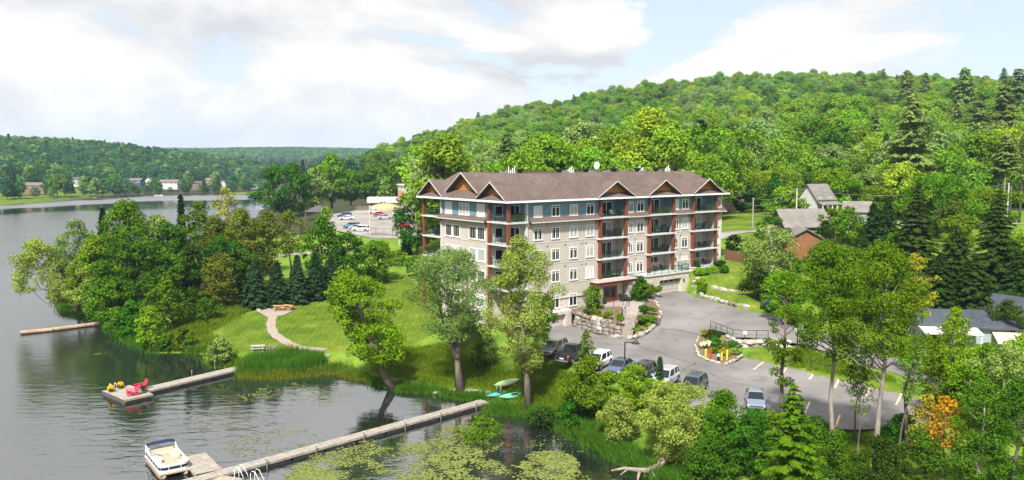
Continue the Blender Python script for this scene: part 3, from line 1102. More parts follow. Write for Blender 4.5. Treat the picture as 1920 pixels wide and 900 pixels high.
def build_water():
    xs = axis_lines(-90, 60, 3.0, -2600, 400, 1.08)
    ys = axis_lines(40, 150, 3.0, -400, 800, 1.025)
    X, Y = np.meshgrid(xs, ys)
    nx, ny = len(xs), len(ys)
    x, y = X.ravel(), Y.ravel()
    I, J = np.meshgrid(np.arange(nx - 1), np.arange(ny - 1))
    a = (J * nx + I).ravel()
    faces = np.c_[a, a + 1, a + 1 + nx, a + nx]
    cx = x[faces].mean(1); cy = y[faces].mean(1)
    keep = inside(cx, cy, LAKE) | (seg_dist(cx, cy, LAKE) < 12 + 0.03 * np.abs(cy))
    faces = faces[keep]
    me = bpy.data.meshes.new('lake_water')
    me.vertices.add(len(x)); me.vertices.foreach_set('co', np.c_[x, y, 0 * x].astype(np.float32).ravel())
    me.loops.add(faces.size); me.loops.foreach_set('vertex_index', faces.astype(np.int32).ravel())
    me.polygons.add(len(faces))
    me.polygons.foreach_set('loop_start', np.arange(len(faces), dtype=np.int32) * 4)
    me.polygons.foreach_set('loop_total', np.full(len(faces), 4, np.int32))
    # wind ruffles: sheltered near the banks, stronger in open water
    d = seg_dist(x, y, LAKE)
    wind = 0.10 + 0.22 * np.clip((d - 3) / 18, 0, 1)
    # a gust line crosses the far water; the water just in front of it lies calm
    gx = np.array([P(-300, 405)[0], P(0, 392)[0], P(130, 386)[0], P(260, 377)[0], P(480, 374)[0]]); gy = np.array([P(-300, 405)[1], P(0, 392)[1], P(130, 386)[1], P(260, 377)[1], P(480, 374)[1]])
    lo_ = np.interp(x, gx, gy)
    hx = np.array([P(-300, 396)[0], P(0, 385.5)[0], P(130, 377)[0], P(260, 368.6)[0], P(480, 365)[0]]); hy_ = np.array([P(-300, 396)[1], P(0, 385.5)[1], P(130, 377)[1], P(260, 368.6)[1], P(480, 365)[1]])
    hi_ = np.interp(x, hx, hy_)
    band = np.clip((y - lo_) / 12 + .5, 0, 1) * np.clip((hi_ - y) / 12 + .5, 0, 1)
    calm = np.clip((y - lo_ * .78) / 20, 0, 1) * (1 - band)
    op = np.clip((-x - 38) / 30, 0, 1) * np.clip((y - 60) / 40, 0, 1)
    ruffle = 0.035 + 0.14 * op * (1 - calm)
    ruffle = ruffle * (1 - band) + 0.5 * band
    wind = wind * (1 - .75 * calm) * (1 - band) + band * 1.0
    at = me.attributes.new('ruffle', 'FLOAT', 'POINT')
    at.data.foreach_set('value', ruffle.astype(np.float32))
    at = me.attributes.new('wind', 'FLOAT', 'POINT')
    at.data.foreach_set('value', wind.astype(np.float32))
    me.materials.append(M['lake_water'])
    me.update(); me.validate()
    tag(link('lake_water', me), 'rippled grey lake water', kind='structure')


build_water()
tag(sheet('parking_lot', LOT_W, lot_h, 'asphalt'), 'grey asphalt parking lot in front of the apartment building', kind='structure')
tag(sheet('driveway', DRIVE_W, drive_h, 'asphalt', off=0.004), 'grey asphalt driveway climbing to the right-hand garage', kind='structure')
tag(sheet('gravel_lot', FLOT_W, flot_h, 'road', 4.0), 'pale gravel parking lot beyond the shore trees', kind='structure')


def rawH(X, Y): return H(X, Y)


road_pts = [D(1290, 441, 151), D(1340, 439, 154), D(1400, 438, 156), D(1440, 440, 156), D(1500, 428, 172), D(1600, 424, 180), D(1750, 426, 172), D(1880, 418, 176), D(2000, 415, 180)]
tag(sheet('road', ribbon(road_pts, 6.5), rawH, 'road', 1.6, 0.10), 'pale road passing behind the apartment building', kind='structure')
path1 = [P(512, 592, 2.4), P(508, 606, 2.2), P(514, 622, 1.9), P(532, 636, 1.6), P(552, 648, 1.3), P(575, 652, 1.35), P(610, 653, 1.5)]
tag(sheet('gravel_path', ribbon(path1, 1.35), rawH, 'gravel', 0.7, 0.07), 'gravel path winding down the lawn to the dock', kind='structure')
pat1 = [P(*q) for q in [(478, 583, 2.5), (515, 578, 2.7), (545, 580, 2.7), (548, 585, 2.6), (530, 592, 2.45), (500, 594, 2.35), (488, 588, 2.4)]]
tag(sheet('gravel_patio', pat1, rawH, 'gravel', 0.8, 0.09), 'gravel patch under the picnic table', kind='structure')
pat2 = [P(*q) for q in [(440, 688, 0.3), (455, 668, 0.9), (480, 660, 1.0), (520, 656, 1.1), (556, 649, 1.3), (572, 654, 1.2), (560, 664, 0.9), (530, 668, 0.8), (480, 672, 0.7), (458, 684, 0.4)]]
tag(sheet('gravel_landing', pat2, rawH, 'gravel', 0.8, 0.09), 'gravel landing at the head of the platform dock', kind='structure')
path2 = [P(744, 703, 0.8), P(790, 716, 0.9), P(830, 722, 0.95), P(880, 724, 1.1), P(915, 728, 1.15), P(932, 737, 1.0), P(926, 747, 0.8), P(912, 752, 0.5)]
tag(sheet('foot_path', ribbon(path2, 1.15), rawH, 'gravel', 0.7, 0.07), 'narrow earth path along the shore to the long dock', kind='structure')
path3 = [D(500, 481, 185), D(545, 479, 188), D(600, 477, 186), D(640, 466, 188)]
tag(sheet('park_path', ribbon(path3, 2.6), rawH, 'road', 1.5, 0.10), 'pale path seen between the trunks of the shore trees', kind='structure')

# ------------------------------------------------------------------ the apartment building
bld = empty('apartment_building', (BC[0], BC[1], 0), BANG)
tag(bld, 'five storey blue and beige apartment building with brown shingle roof and wood gables', 'building')
BLN, BWD = 44.4, 20.3
LV = {5: 18.7, 4: 15.7, 3: 12.7, 2: 9.7}
EAVE = 21.5
COLS = [(16.4, 21.8), (26.8, 32.4), (37.0, 42.9)]
RD = 1.6      # recess depth of the balconies
KX, KY = 3.0, 4.3   # corner notch


def outline(recess=True, notch=True):
    p = []
    p += [(0, KY), (KX, KY), (KX, 0)] if notch else [(0, 0)]
    if recess:
        for a, b in COLS:
            p += [(a, 0), (a, RD), (b, RD), (b, 0)]
    p += [(BLN, 0), (BLN, BWD)]
    p += [(KX, BWD), (KX, BWD - KY), (0, BWD - KY)] if notch else [(0, BWD)]
    return p


MB().prism(outline(), LV[5] + 0.02, EAVE - 0.02).build('siding_wall', 'blue_siding', bld)
w_ = MB()
for k in range(13):     # lap siding edges
    z = LV[5] + 0.72 + k * 0.16
    for a, b in ((KX, COLS[0][0]), (COLS[0][1], COLS[1][0]), (COLS[1][1], COLS[2][0]), (COLS[2][1], BLN)):
        w_.box(a, b, -0.018, 0.0, z, z + 0.03)
    w_.box(-0.018, 0.0, KY, BWD - KY, z, z + 0.03)
tag(w_.build('lap_siding', 'blue_siding', bld), kind='stuff')
MB().prism(outline(), 9.7, LV[5] + 0.02).build('wall', 'beige_board', bld)
MB().prism(outline(False), 7.72, 9.7).build('base_wall', 'beige_board', bld)
MB().prism(outline(False), 2.5, 7.72).build('stone_base', 'stone_veneer', bld)
bt = MB()
segs = [(KX, COLS[0][0]), (COLS[0][1], COLS[1][0]), (COLS[1][1], COLS[2][0]), (COLS[2][1], BLN)]
for a, b in segs:
    x = a + 0.2
    while x < b:
        bt.box(x, x + 0.06, -0.035, 0, 7.75 if x < 26 else 11.0, LV[5] - 0.05)
        x += 0.41
y = KY + 0.2
while y < BWD - KY:
    bt.box(-0.035, 0, y, y + 0.06, 7.75, LV[5] - 0.05)
    y += 0.41
for a, b in COLS:
    x = a + 0.2
    while x < b:
        bt.box(x, x + 0.06, RD - 0.035, RD, 9.8, LV[5] - 0.3)
        x += 0.41
tag(bt.build('battens', 'beige_batten', bld), kind='stuff')
for a, b in segs[2:]:
    MB().box(a, b, -0.10, 0, 9.7, 10.95).build('stone_wainscot', 'stone_veneer', bld)
for a, b in COLS[1:]:
    MB().box(a, b, RD - 0.10, RD, 9.7, 10.95).build('stone_wainscot', 'stone_veneer', bld)
MB().box(KX, COLS[0][0] - 1.2, -0.14, 0, 7.66, 7.82).build('stone_cap', 'pale_trim', bld)
MB().box(-0.14, 0, KY, BWD - KY, 7.66, 7.82).build('stone_cap', 'pale_trim', bld)
for a, b in segs[2:]:
    MB().box(a, b, -0.14, -0.002, 10.95, 11.07).build('stone_cap', 'pale_trim', bld)
for x, y in ((0, KY), (KX, 0), (0, BWD - KY), (BLN, 0)):
    MB().box(x - 0.16, x + 0.16, y - 0.16, y + 0.16, 7.85, EAVE - 0.05).build('corner_board', 'pale_trim', bld)

for z in (9.66, 12.62, 15.62):
    for a, b in segs:
        MB().box(a, b, -0.045, -0.002, z, z + .07).build('flashing', 'pale_trim', bld)
    MB().box(-0.045, -0.002, KY, BWD - KY, z, z + .07).build('flashing', 'pale_trim', bld)
for z in (12.2, 15.2, 18.0):
    for x in (6.6, 9.9, 13.1, 13.9, 24.1, 34.4):
        MB().box(x - .14, x + .14, -0.12, -0.003, z, z + .24).build('wall_vent', 'beige_batten', bld)
# roof
OV, INS, RTOP, PITCHR = 1.0, 3.5, 25.1, 0.8
e0 = [(-OV, -OV), (BLN + OV, -OV), (BLN + OV, BWD + OV), (-OV, BWD + OV)]
t0 = [(INS, INS), (BLN - INS, INS), (BLN - INS, BWD - INS), (INS, BWD - INS)]
rf = MB()
v_ = [(x, y, EAVE) for x, y in e0] + [(x, y, RTOP) for x, y in t0] + [(x + dx, y + dy, RTOP) for (x, y), (dx, dy) in zip(t0, ((.35, .35), (-.35, .35), (-.35, -.35), (.35, -.35)))]
v_ += [(x, y, RTOP - 0.45) for x, y, _ in v_[8:12]]
fs_ = [(i, (i + 1) % 4, 4 + (i + 1) % 4, 4 + i) for i in range(4)] + [(4 + i, 4 + (i + 1) % 4, 8 + (i + 1) % 4, 8 + i) for i in range(4)] + [(8 + i, 8 + (i + 1) % 4, 12 + (i + 1) % 4, 12 + i) for i in range(4)] + [(12, 13, 14, 15)]
rf.add(v_, fs_)
roof = rf.build('roof', 'shingle', bld)
MB().add([(x, y, EAVE - 0.02) for x, y in e0], [(3, 2, 1, 0)]).build('soffit', 'pale_trim', bld)
fa = MB()
fa.box(-OV - .05, BLN + OV + .05, -OV - .05, -OV, EAVE - .2, EAVE + .06)
fa.box(-OV - .05, BLN + OV + .05, BWD + OV, BWD + OV + .05, EAVE - .2, EAVE + .06)
fa.box(-OV - .05, -OV, -OV, BWD + OV, EAVE - .2, EAVE + .06)
fa.box(BLN + OV, BLN + OV + .05, -OV, BWD + OV, EAVE - .2, EAVE + .06)
fa.build('fascia', 'white_trim', bld)


def gable(axis, c, hw, zb, zp, f, wd, side=1):
    """gable on the long facade (axis 'y': faces -y) or on the end (axis 'x': faces -x). f = front plane, wd = wood plane"""
    back = -OV + (zp - EAVE) / PITCHR + 0.3
    th = 0.10
    nrm = math.hypot(hw, zp - zb)
    dz = th * nrm / hw
    g = MB(); tr_ = MB()
    for s in (-1, 1):
        poly = [(c + s * hw, zb), (c, zp), (c, zp + dz), (c + s * (hw + 0.1), zb + dz - 0.1 * (zp - zb) / hw)]
        if s < 0: poly = poly[::-1]
        g.xprism(poly, axis, f, back)
        po = [(c + s * (hw + .1), zb - 0.0), (c, zp - 0.0), (c, zp + dz + 0.03), (c + s * (hw + 0.14), zb + dz - 0.06)]
        if s < 0: po = po[::-1]
        tr_.xprism(po, axis, f - 0.06, f - 0.005)
    gr = g.build('gable_roof', 'shingle', bld)
    tr_.build('rake_trim', 'pale_trim', gr)
    zr = EAVE + (wd + OV) * PITCHR - 0.1
    k = (zp - zr) / (zp - zb)
    tri = [(c - hw * k, zr), (c + hw * k, zr), (c, zp)]
    MB().xprism(tri, axis, wd, wd + 0.1).build('wood_panel', 'gable_wood', gr)


for c in (19.1, 29.6, 40.0):
    gable('y', c, 3.7, EAVE + 0.08, 23.8, -1.12, -0.1)
gable('x', 2.7, 3.2, EAVE + 0.08, 23.9, -1.12, -0.1)
gable('x', BWD - 2.7, 3.2, EAVE + 0.08, 23.9, -1.12, -0.1)
gable('x', 10.4, 3.9, 22.3, 25.05, -0.45, 0.55)


def skirt(axis, a, b):
    """small roof between the blue storey and the beige storeys"""
    prof = [(0.0, 19.25), (0.0, 18.5), (-0.72, 18.5), (-0.78, 18.62)]
    s = MB()
    n = len(prof)
    if axis == 'x':
        ring0 = [(a, y, z) for y, z in prof]; ring1 = [(b, y, z) for y, z in prof]
    else:
        ring0 = [(y, a, z) for y, z in prof]; ring1 = [(y, b, z) for y, z in prof]
    s.loft([ring0, ring1])
    sk = s.build('skirt_roof', 'shingle', bld)
    t = MB()
    BR = []
    if axis == 'x':
        t.box(a, b, -0.80, -0.745, 18.46, 18.60)
        for x in (a + 0.25, b - 0.25):
            br = MB(); BR.append(br)
            br.add([(x - .07, -0.03, 18.47), (x - .07, -0.6, 18.47), (x - .07, -0.03, 17.75), (x + .07, -0.03, 18.47), (x + .07, -0.6, 18.47), (x + .07, -0.03, 17.75)], [(0, 1, 2), (5, 4, 3), (0, 3, 4, 1), (1, 4, 5, 2), (2, 5, 3, 0)])
    else:
        t.box(-0.80, -0.745, a, b, 18.46, 18.60)
        for x in (a + 0.25, b - 0.25):
            br = MB(); BR.append(br)
            br.add([(-0.03, x - .07, 18.47), (-0.6, x - .07, 18.47), (-0.03, x - .07, 17.75), (-0.03, x + .07, 18.47), (-0.6, x + .07, 18.47), (-0.03, x + .07, 17.75)], [(0, 1, 2), (5, 4, 3), (0, 3, 4, 1), (1, 4, 5, 2), (2, 5, 3, 0)])
    t.build('fascia', 'pale_trim', sk)
    for br in BR: br.build('bracket', 'door_wood', sk)


skirt('x', KX + 0.3, COLS[0][0] - 0.25)
skirt('x', COLS[0][1] + 0.25, COLS[1][0] - 0.25)
skirt('x', COLS[1][1] + 0.25, COLS[2][0] - 0.25)
skirt('x', COLS[2][1] + 0.25, BLN + 0.7)
skirt('y', KY + 0.2, BWD - KY + 0.2)

# windows
WM = {}


def win_mesh(w, h, kind):
    """frame with mullions, facing -y; returns (frame mesh, pane mesh)"""
    key = (round(w, 2), round(h, 2), kind)
    if key in WM: return WM[key]
    f = MB()
    t = 0.10
    f.box(-w / 2, -w / 2 + t, -.07, 0, 0, h).box(w / 2 - t, w / 2, -.07, 0, 0, h)
    f.box(-w / 2 + t, w / 2 - t, -.07, 0, h - t, h).box(-w / 2 - .06, w / 2 + .06, -.11, 0, -0.08, t * 0.9)
    if kind in ('double', 'triple'):
        n = 2 if kind == 'double' else 3
        for k in range(1, n):
            x = -w / 2 + w * k / n
            f.box(x - .045, x + .045, -.065, -.005, t * .9, h - t)
        for k in range(n):     # small top panes
            x = -w / 2 + w * (k + .5) / n
            f.box(x - .02, x + .02, -.05, -.005, h * 0.78, h - t)
            f.box(-w / 2 + w * k / n + .05, -w / 2 + w * (k + 1) / n - .05, -.05, -.005, h * 0.76, h * 0.79)
    fm = f.mesh('window_frame', 'white_trim')
    p = MB().box(-w / 2 + t, w / 2 - t, -.02, -.004, t * .9, h - t)
    WM[key] = (fm, [p.mesh('window_pane', m) for m in ('window_glass', 'window_glass', 'blind', 'curtain')])
    return WM[key]


def window(x, y, z, w, h, kind='double', face='y', tone=None, parent=None):
    fm, pm = win_mesh(w, h, kind)
    rz = 0 if face == 'y' else -math.pi / 2
    o = link('window', fm, parent or bld, (x, y, z), rz)
    link('pane', pm[rnd.randrange(4) if tone is None else tone], o)
    return o


for lv, z in ((5, 19.15), (4, 16.1), (3, 13.1), (2, 10.05)):
    for x in (5.0, 8.2, 11.55, 14.75):
        window(x, -0.003, z, 1.5, 1.62)
    for x, w in ((23.1, 0.95), (25.15, 1.5), (33.4, 0.95), (35.45, 1.5), (43.75, 0.85)):
        window(x, -0.003, z, w, 1.62, 'double')
for x in (5.0, 8.2, 11.55):
    window(x, -0.003, 6.35, 1.5, 1.75)
for y, w, k, tn in ((14.1, 1.7, 'single', 2), (10.2, 2.5, 'triple', None), (6.2, 1.8, 'single', 2)):
    window(-0.003, y, 19.2, w, 1.75, k, 'x', tn)
for z in (15.95, 12.95, 9.95, 6.5):
    for y in (14.15, 12.15, 8.15, 6.15):
        window(-0.003, y, z, 1.75, 1.75, 'single', 'x', 0 if z > 15 else None)
# plain windows of the far end and the back of the building
for z in (19.15, 16.1, 13.1, 10.05):
    for y in (4, 10, 16):
        o = window(BLN + 0.003, y, z, 1.5, 1.62); o.rotation_euler.z = math.pi / 2
    for x in (5, 10, 15, 22, 28, 34, 40):
        o = window(x, BWD + 0.003, z, 1.5, 1.62); o.rotation_euler.z = math.pi


def patio_door(x, y, z, face='y', w=2.1, h=2.1):
    f = MB()
    f.box(-w / 2, -w / 2 + .1, -.08, 0, 0, h).box(w / 2 - .1, w / 2, -.08, 0, 0, h).box(-w / 2 + .1, w / 2 - .1, -.08, 0, h - .1, h).box(-.05, .05, -.07, -.01, 0.02, h - .1).box(-w / 2 + .1, w / 2 - .1, -.08, 0, 0, .08)
    o = f.build('patio_door', 'white_trim', bld, (x, y, z), 0 if face == 'y' else -math.pi / 2)
    a = rnd.random()
    for s in (-1, 1):
        m = 'window_glass' if a < 0.7 or s < 0 else 'curtain'
        MB().box(min(0.05 * s, s * (w / 2 - .1)), max(0.05 * s, s * (w / 2 - .1)), -.03, -.01, .08, h - .1).build('pane', m, o)


def rail(parent, pts, z, h=1.05, glass=True):
    """metal railing along points, with top and bottom rails, posts and glass panels"""
    m = MB(); g = MB()
    for a, b in zip(pts[:-1], pts[1:]):
        a3, b3 = Vector((*a, 0)), Vector((*b, 0))
        n = max(1, round((b3 - a3).length / 1.5))
        m.bar(a3 + Vector((0, 0, z + h)), b3 + Vector((0, 0, z + h)), 0.06)
        m.bar(a3 + Vector((0, 0, z + .12)), b3 + Vector((0, 0, z + .12)), 0.04)
        for k in range(n + 1):
            q = a3.lerp(b3, k / n)
            m.bar(q + Vector((0, 0, z)), q + Vector((0, 0, z + h)), 0.05)
        if glass:
            g.bar(a3 + Vector((0, 0, z + .15 + (h - .2) / 2)), b3 + Vector((0, 0, z + .15 + (h - .2) / 2)), 0.012, h - .25)
    o = m.build('railing', 'dark_metal', parent)
    if glass: g.build('rail_glass', 'rail_glass', parent)
    return o


for ci, (a, b) in enumerate(COLS):
    zlow = {0: 9.55, 1: 9.75, 2: 9.75}[ci]
    for x in (a + 0.1, b - 0.1):
        MB().box(x - .19, x + .19, -.55, -.17, zlow, EAVE - .03).build('post', 'red_post', bld)
    for lv in (5, 4, 3, 2):
        z = LV[lv]
        if lv == 2 and ci > 0:
            door_z = 9.78
        else:
            o = MB().box(a - .35, b + .35, -.75, RD, z - .22, z).build('balcony', 'concrete', bld)
            rail(o, [(a + .1, -.36), (b - .1, -.36)], z)
            door_z = z
        patio_door(a + 3.15, RD - 0.003, door_z, w=2.4, h=2.15)
for (y0, y1, yp) in ((-0.45, KY, (-0.2, KY - 0.25)), (BWD - KY, BWD + 0.45, (BWD + 0.2,))):
    for lv in (5, 4, 3, 2):
        z = LV[lv]
        o = MB().box(-.45, KX, y0, y1, z - .22, z).build('balcony', 'concrete', bld)
        if y0 < 0:
            rail(o, [(-.22, KY - .2), (-.22, -.22), (KX - .2, -.22)], z)
        else:
            rail(o, [(-.22, BWD - KY + .2), (-.22, BWD + .22), (KX - .2, BWD + .22)], z)
        if y0 < 0:
            patio_door(KX - 0.003, 2.4, z, 'x')
            window(1.6, KY - 0.003, z + .5, 1.4, 1.5, 'single')
    for yy in yp:
        MB().box(-.40, -.02, yy - .19, yy + .19, 4.0, EAVE - .03).build('post', 'red_post', bld)
# the corner balconies have a wall of their own on each side (notch walls belong to the outline)

# garage with terrace on top, right
gx0, gx1, gy = 24.4, 34.0, -2.3
ga = MB()
ga.box(gx0, 27.2, gy, 0, 5.5, 9.55).box(32.2, gx1, gy, 0, 5.5, 9.55).box(27.2, 32.2, gy, 0, 8.75, 9.55)
gar = ga.build('garage', 'stone_veneer', bld)
gd = MB().box(27.2, 32.2, gy + .5, gy + .6, 5.6, 8.75)
for k in range(4):
    gd.box(27.25, 32.15, gy + .47, gy + .5, 6.65 + k * .52, 6.65 + k * .52 + .45)
gdo = gd.build('garage_door', 'garage_door', gar)
gp = MB()
for k in range(4):
    gp.box(27.5 + k * 1.2, 28.4 + k * 1.2, gy + .44, gy + .47, 8.28, 8.6)
gp.build('pane', 'window_glass', gdo)
MB().box(gx0 - .15, gx1 + .15, gy - .15, RD, 9.55, 9.75).build('terrace_slab', 'concrete', gar)
rail(gar, [(gx0 + .1, gy + .05), (gx1 - .1, gy + .05), (gx1 - .1, -.1)], 9.75)
MB().box(32.6, 32.8, gy - .12, gy, 8.2, 8.6).build('wall_lamp', 'dark_metal', gar)
# stone terrace at the right end
tz = MB().box(36.6, BLN + .4, -1.6, 0, 7.5, 9.75)
ter = tz.build('stone_terrace', 'stone_veneer', bld)
MB().box(36.5, BLN + .5, -1.7, RD, 9.75, 9.85).build('terrace_slab', 'concrete', ter)
rail(ter, [(36.8, -1.5), (43.0, -1.5)], 9.85)
# lower garage, left
lg = MB().box(4.0, 9.4, -0.45, -0.3, 3.0, 5.5)
for k in range(4):
    lg.box(4.1, 9.3, -.48, -.45, 3.35 + k * .52, 3.8 + k * .52)
lg.build('garage_door', 'garage_door', bld)
pl = MB().box(9.4, 10.5, -0.9, 0, 3.0, 6.0).box(3.2, 4.0, -.9, 0, 3.0, 6.0).box(4.0, 9.4, -.9, 0, 5.5, 6.0)
pl.build('garage_surround', 'stone_veneer', bld)
mat('paver', (0.34, 0.295, 0.265), 0.9, 0.12, 2, 0.2)
# entrance
for x in (15.4, 21.6): MB().box(x, x + .9, -1.2, -.3, 5.6, 9.0).build('entrance_pillar', 'pale_stone', bld)
cpy = MB().box(14.9, 22.9, -1.5, 0, 9.0, 9.42)
cano = cpy.build('entrance_canopy', 'red_fascia', bld)
cr = MB()
cr.add([(14.7, -1.7, 9.42), (23.1, -1.7, 9.42), (23.1, 0, 9.42), (14.7, 0, 9.42), (15.6, -.75, 9.62), (22.2, -.75, 9.62), (22.2, 0, 9.62), (15.6, 0, 9.62)],
       [(3, 2, 1, 0), (4, 5, 6, 7), (0, 1, 5, 4), (1, 2, 6, 5), (2, 3, 7, 6), (3, 0, 4, 7)])
cr.build('canopy_roof', 'paver', cano)
dr = MB().box(17.3, 17.45, -.14, 0, 6.1, 8.4).box(20.15, 20.3, -.14, 0, 6.1, 8.4).box(17.45, 20.15, -.14, 0, 8.22, 8.4)
dr.box(17.45, 20.15, -.10, -.02, 6.1, 6.75).box(18.72, 18.88, -.11, -.02, 6.75, 8.22).box(17.45, 17.7, -.10, -.02, 6.75, 8.22).box(19.9, 20.15, -.10, -.02, 6.75, 8.22)
door = dr.build('entrance_door', 'door_wood', bld)
for a, b in ((17.7, 18.72), (18.88, 19.9)):
    MB().box(a, b, -.08, -.03, 6.75, 8.22).build('pane', 'window_glass', door)
MB().bar((18.66, -.16, 7.0), (18.66, -.16, 7.6), .04).bar((18.94, -.16, 7.0), (18.94, -.16, 7.6), .04).build('handle', 'grey_metal', door)

# things standing on the flat roof
def roof_thing(name, label, x, y, shape):
    o = empty(name, BL(x, y, RTOP - .45), BANG)
    shape(o)
    tag(o, label, name.replace('_', ' ').split()[-1])
    return o


def vent_shape(o):
    MB().tube([(0, 0, 0), (0, 0, .62)], .32, 10).build('stack', 'black_vent', o)
    MB().tube([(0, 0, .62), (0, 0, .80), (0, 0, 1.05)], [.36, .52, .55], 10).build('cap', 'black_vent', o)


def unit_shape(o):
    MB().box(-.7, .7, -.4, .4, .12, .62).build('casing', 'grey_metal', o)
    MB().tube([(.2, 0, .62), (.2, 0, .7)], .3, 12).build('fan_guard', 'grey_metal', o)
    MB().box(-.65, -.5, -.4, .4, 0, .12).box(.5, .65, -.4, .4, 0, .12).build('feet', 'grey_metal', o)


vx = [5.6, 12.9, 18.2, 24.0, 29.3, 33.6, 38.3]
ordn = ['first', 'second', 'third', 'fourth', 'fifth', 'sixth', 'seventh', 'eighth']
for k, x in enumerate(vx):
    roof_thing('roof_vent', f'squat black roof vent, {ordn[k]} from the left along the roof top', x, 4.6, vent_shape)["group"] = 'black roof vents'
ux = [(4.2, 6.2), (14.6, 5.6), (16.3, 6.4), (20.0, 5.4), (28.0, 6.0), (31.2, 5.4), (35.3, 5.8), (25.6, 7.5)]
for k, (x, y) in enumerate(sorted(ux)):
    o = roof_thing('roof_unit', f'pale rooftop air unit, {ordn[k]} from the left end of the flat roof', x, y, unit_shape)
    o["category"] = 'air unit'; o["group"] = 'air units on the flat roof'
for k, (x, y) in enumerate(((15.3, 5.3), (30.2, 5.2), (3.9, 5.0), (36.6, 5.2))):
    o = empty('exhaust_pipe', BL(x, y, RTOP - .45), BANG)
    p_ = MB()
    for q in range(4): p_.tube([(q * .35, 0, 0), (q * .35, 0, .9 + .25 * ((q + k) % 3))], .07, 8)
    p_.build('pipes', 'white_metal', o)
    MB().box(-.15, 1.2, -.1, .1, 0, .12).build('base', 'grey_metal', o)
    tag(o, ['cluster of white pipes on the roof beside the second black vent', 'cluster of white pipes on the roof near the fifth black vent', 'white pipes above the left gable of the roof', 'white pipes near the right end of the flat roof'][k], 'pipes', 'white roof pipes')
sd = empty('satellite_dish', BL(21.2, 5.6, RTOP - .45), BANG)
MB().tube([(0, 0, 0), (0, 0, 1.3)], .05, 8).build('mast', 'grey_metal', sd)
dsh = MB()
rings = []
for k in range(5):
    r_ = .12 + .48 * k / 4
    rings.append([(r_ * math.cos(2 * math.pi * q / 14), -.1 - .12 * (k / 4) ** 2 + .0, 1.45 + r_ * math.sin(2 * math.pi * q / 14)) for q in range(14)])
dsh.loft(rings)
dsh.build('dish', 'white_metal', sd, smooth=False)
MB().bar((0, -.2, 1.2), (0, -.65, 1.42), .04).build('feed_arm', 'grey_metal', sd)
tag(sd, 'round white satellite dish on the roof edge', 'satellite dish')


# ------------------------------------------------------------------ furniture on the balconies
def chair_parts(o, m):
    MB().box(-.28, .28, -.28, .28, .38, .46).build('seat', m, o)
    MB().add([(-.28, .22, .46), (.28, .22, .46), (.28, .30, .46), (-.28, .30, .46), (-.28, .36, .98), (.28, .36, .98), (.28, .42, .98), (-.28, .42, .98)],
             [(3, 2, 1, 0), (4, 5, 6, 7), (0, 1, 5, 4), (1, 2, 6, 5), (2, 3, 7, 6), (3, 0, 4, 7)]).build('backrest', m, o)
    for x in (-.25, .25):
        for y in (-.25, .25):
            MB().bar((x, y, 0), (x, y, .40), .045).build('leg', 'dark_metal', o)
        MB().bar((x * 1.12, -.25, .62), (x * 1.12, .3, .62), .05).bar((x * 1.12, -.22, .4), (x * 1.12, -.22, .62), .04).build('armrest', 'dark_metal', o)


def grill_parts(o):
    MB().loft([[(-.6, -.3, .1), (.6, -.3, .1), (.6, .3, .1), (-.6, .3, .1)], [(-.58, -.3, .85), (.58, -.3, .85), (.58, .3, .85), (-.58, .3, .85)], [(-.35, -.22, 1.18), (.35, -.22, 1.18), (.35, .22, 1.18), (-.35, .22, 1.18)]]).build('cover', 'bbq_cover', o)
    for x in (-.5, .5):
        MB().tube([(x, -.28, .06), (x, -.2, .06)], .06, 8).build('wheel', 'tyre', o)


def table_parts(o, m='dark_metal'):
    MB().tube([(0, 0, .68), (0, 0, .73)], .45, 14).build('top', m, o)
    MB().tube([(0, 0, .02), (0, 0, .68)], .04, 8).build('stem', 'dark_metal', o)
    MB().tube([(0, 0, 0), (0, 0, .04)], .25, 12).build('foot', 'dark_metal', o)


LVN = {5: 'top', 4: 'fourth', 3: 'third', 2: 'second'}
CN = ['entrance balcony column', 'middle balcony column', 'right-hand balcony column']


def furn(kind, name, where, s, t, z, rz, m=None):
    o = empty(name, BL(s, t, z + 0.005), BANG + rz)
    if kind == 'c': chair_parts(o, m)
    elif kind == 'g': grill_parts(o)
    else: table_parts(o)
    nm = {'c': 'patio chair', 'g': 'covered barbecue grill', 't': 'small round patio table'}[kind]
    cl = {'white_metal': 'white ', 'teal_cushion': 'teal ', 'dark_metal': 'black '}.get(m, 'black ' if kind != 't' else 'dark ')
    tag(o, f'{cl}{nm} {where}', {'c': 'chair', 'g': 'grill', 't': 'table'}[kind], 'balcony furniture')


def fz(ci, lv): return LV[lv] if not (lv == 2 and ci) else (9.75 if ci == 1 else 9.85)


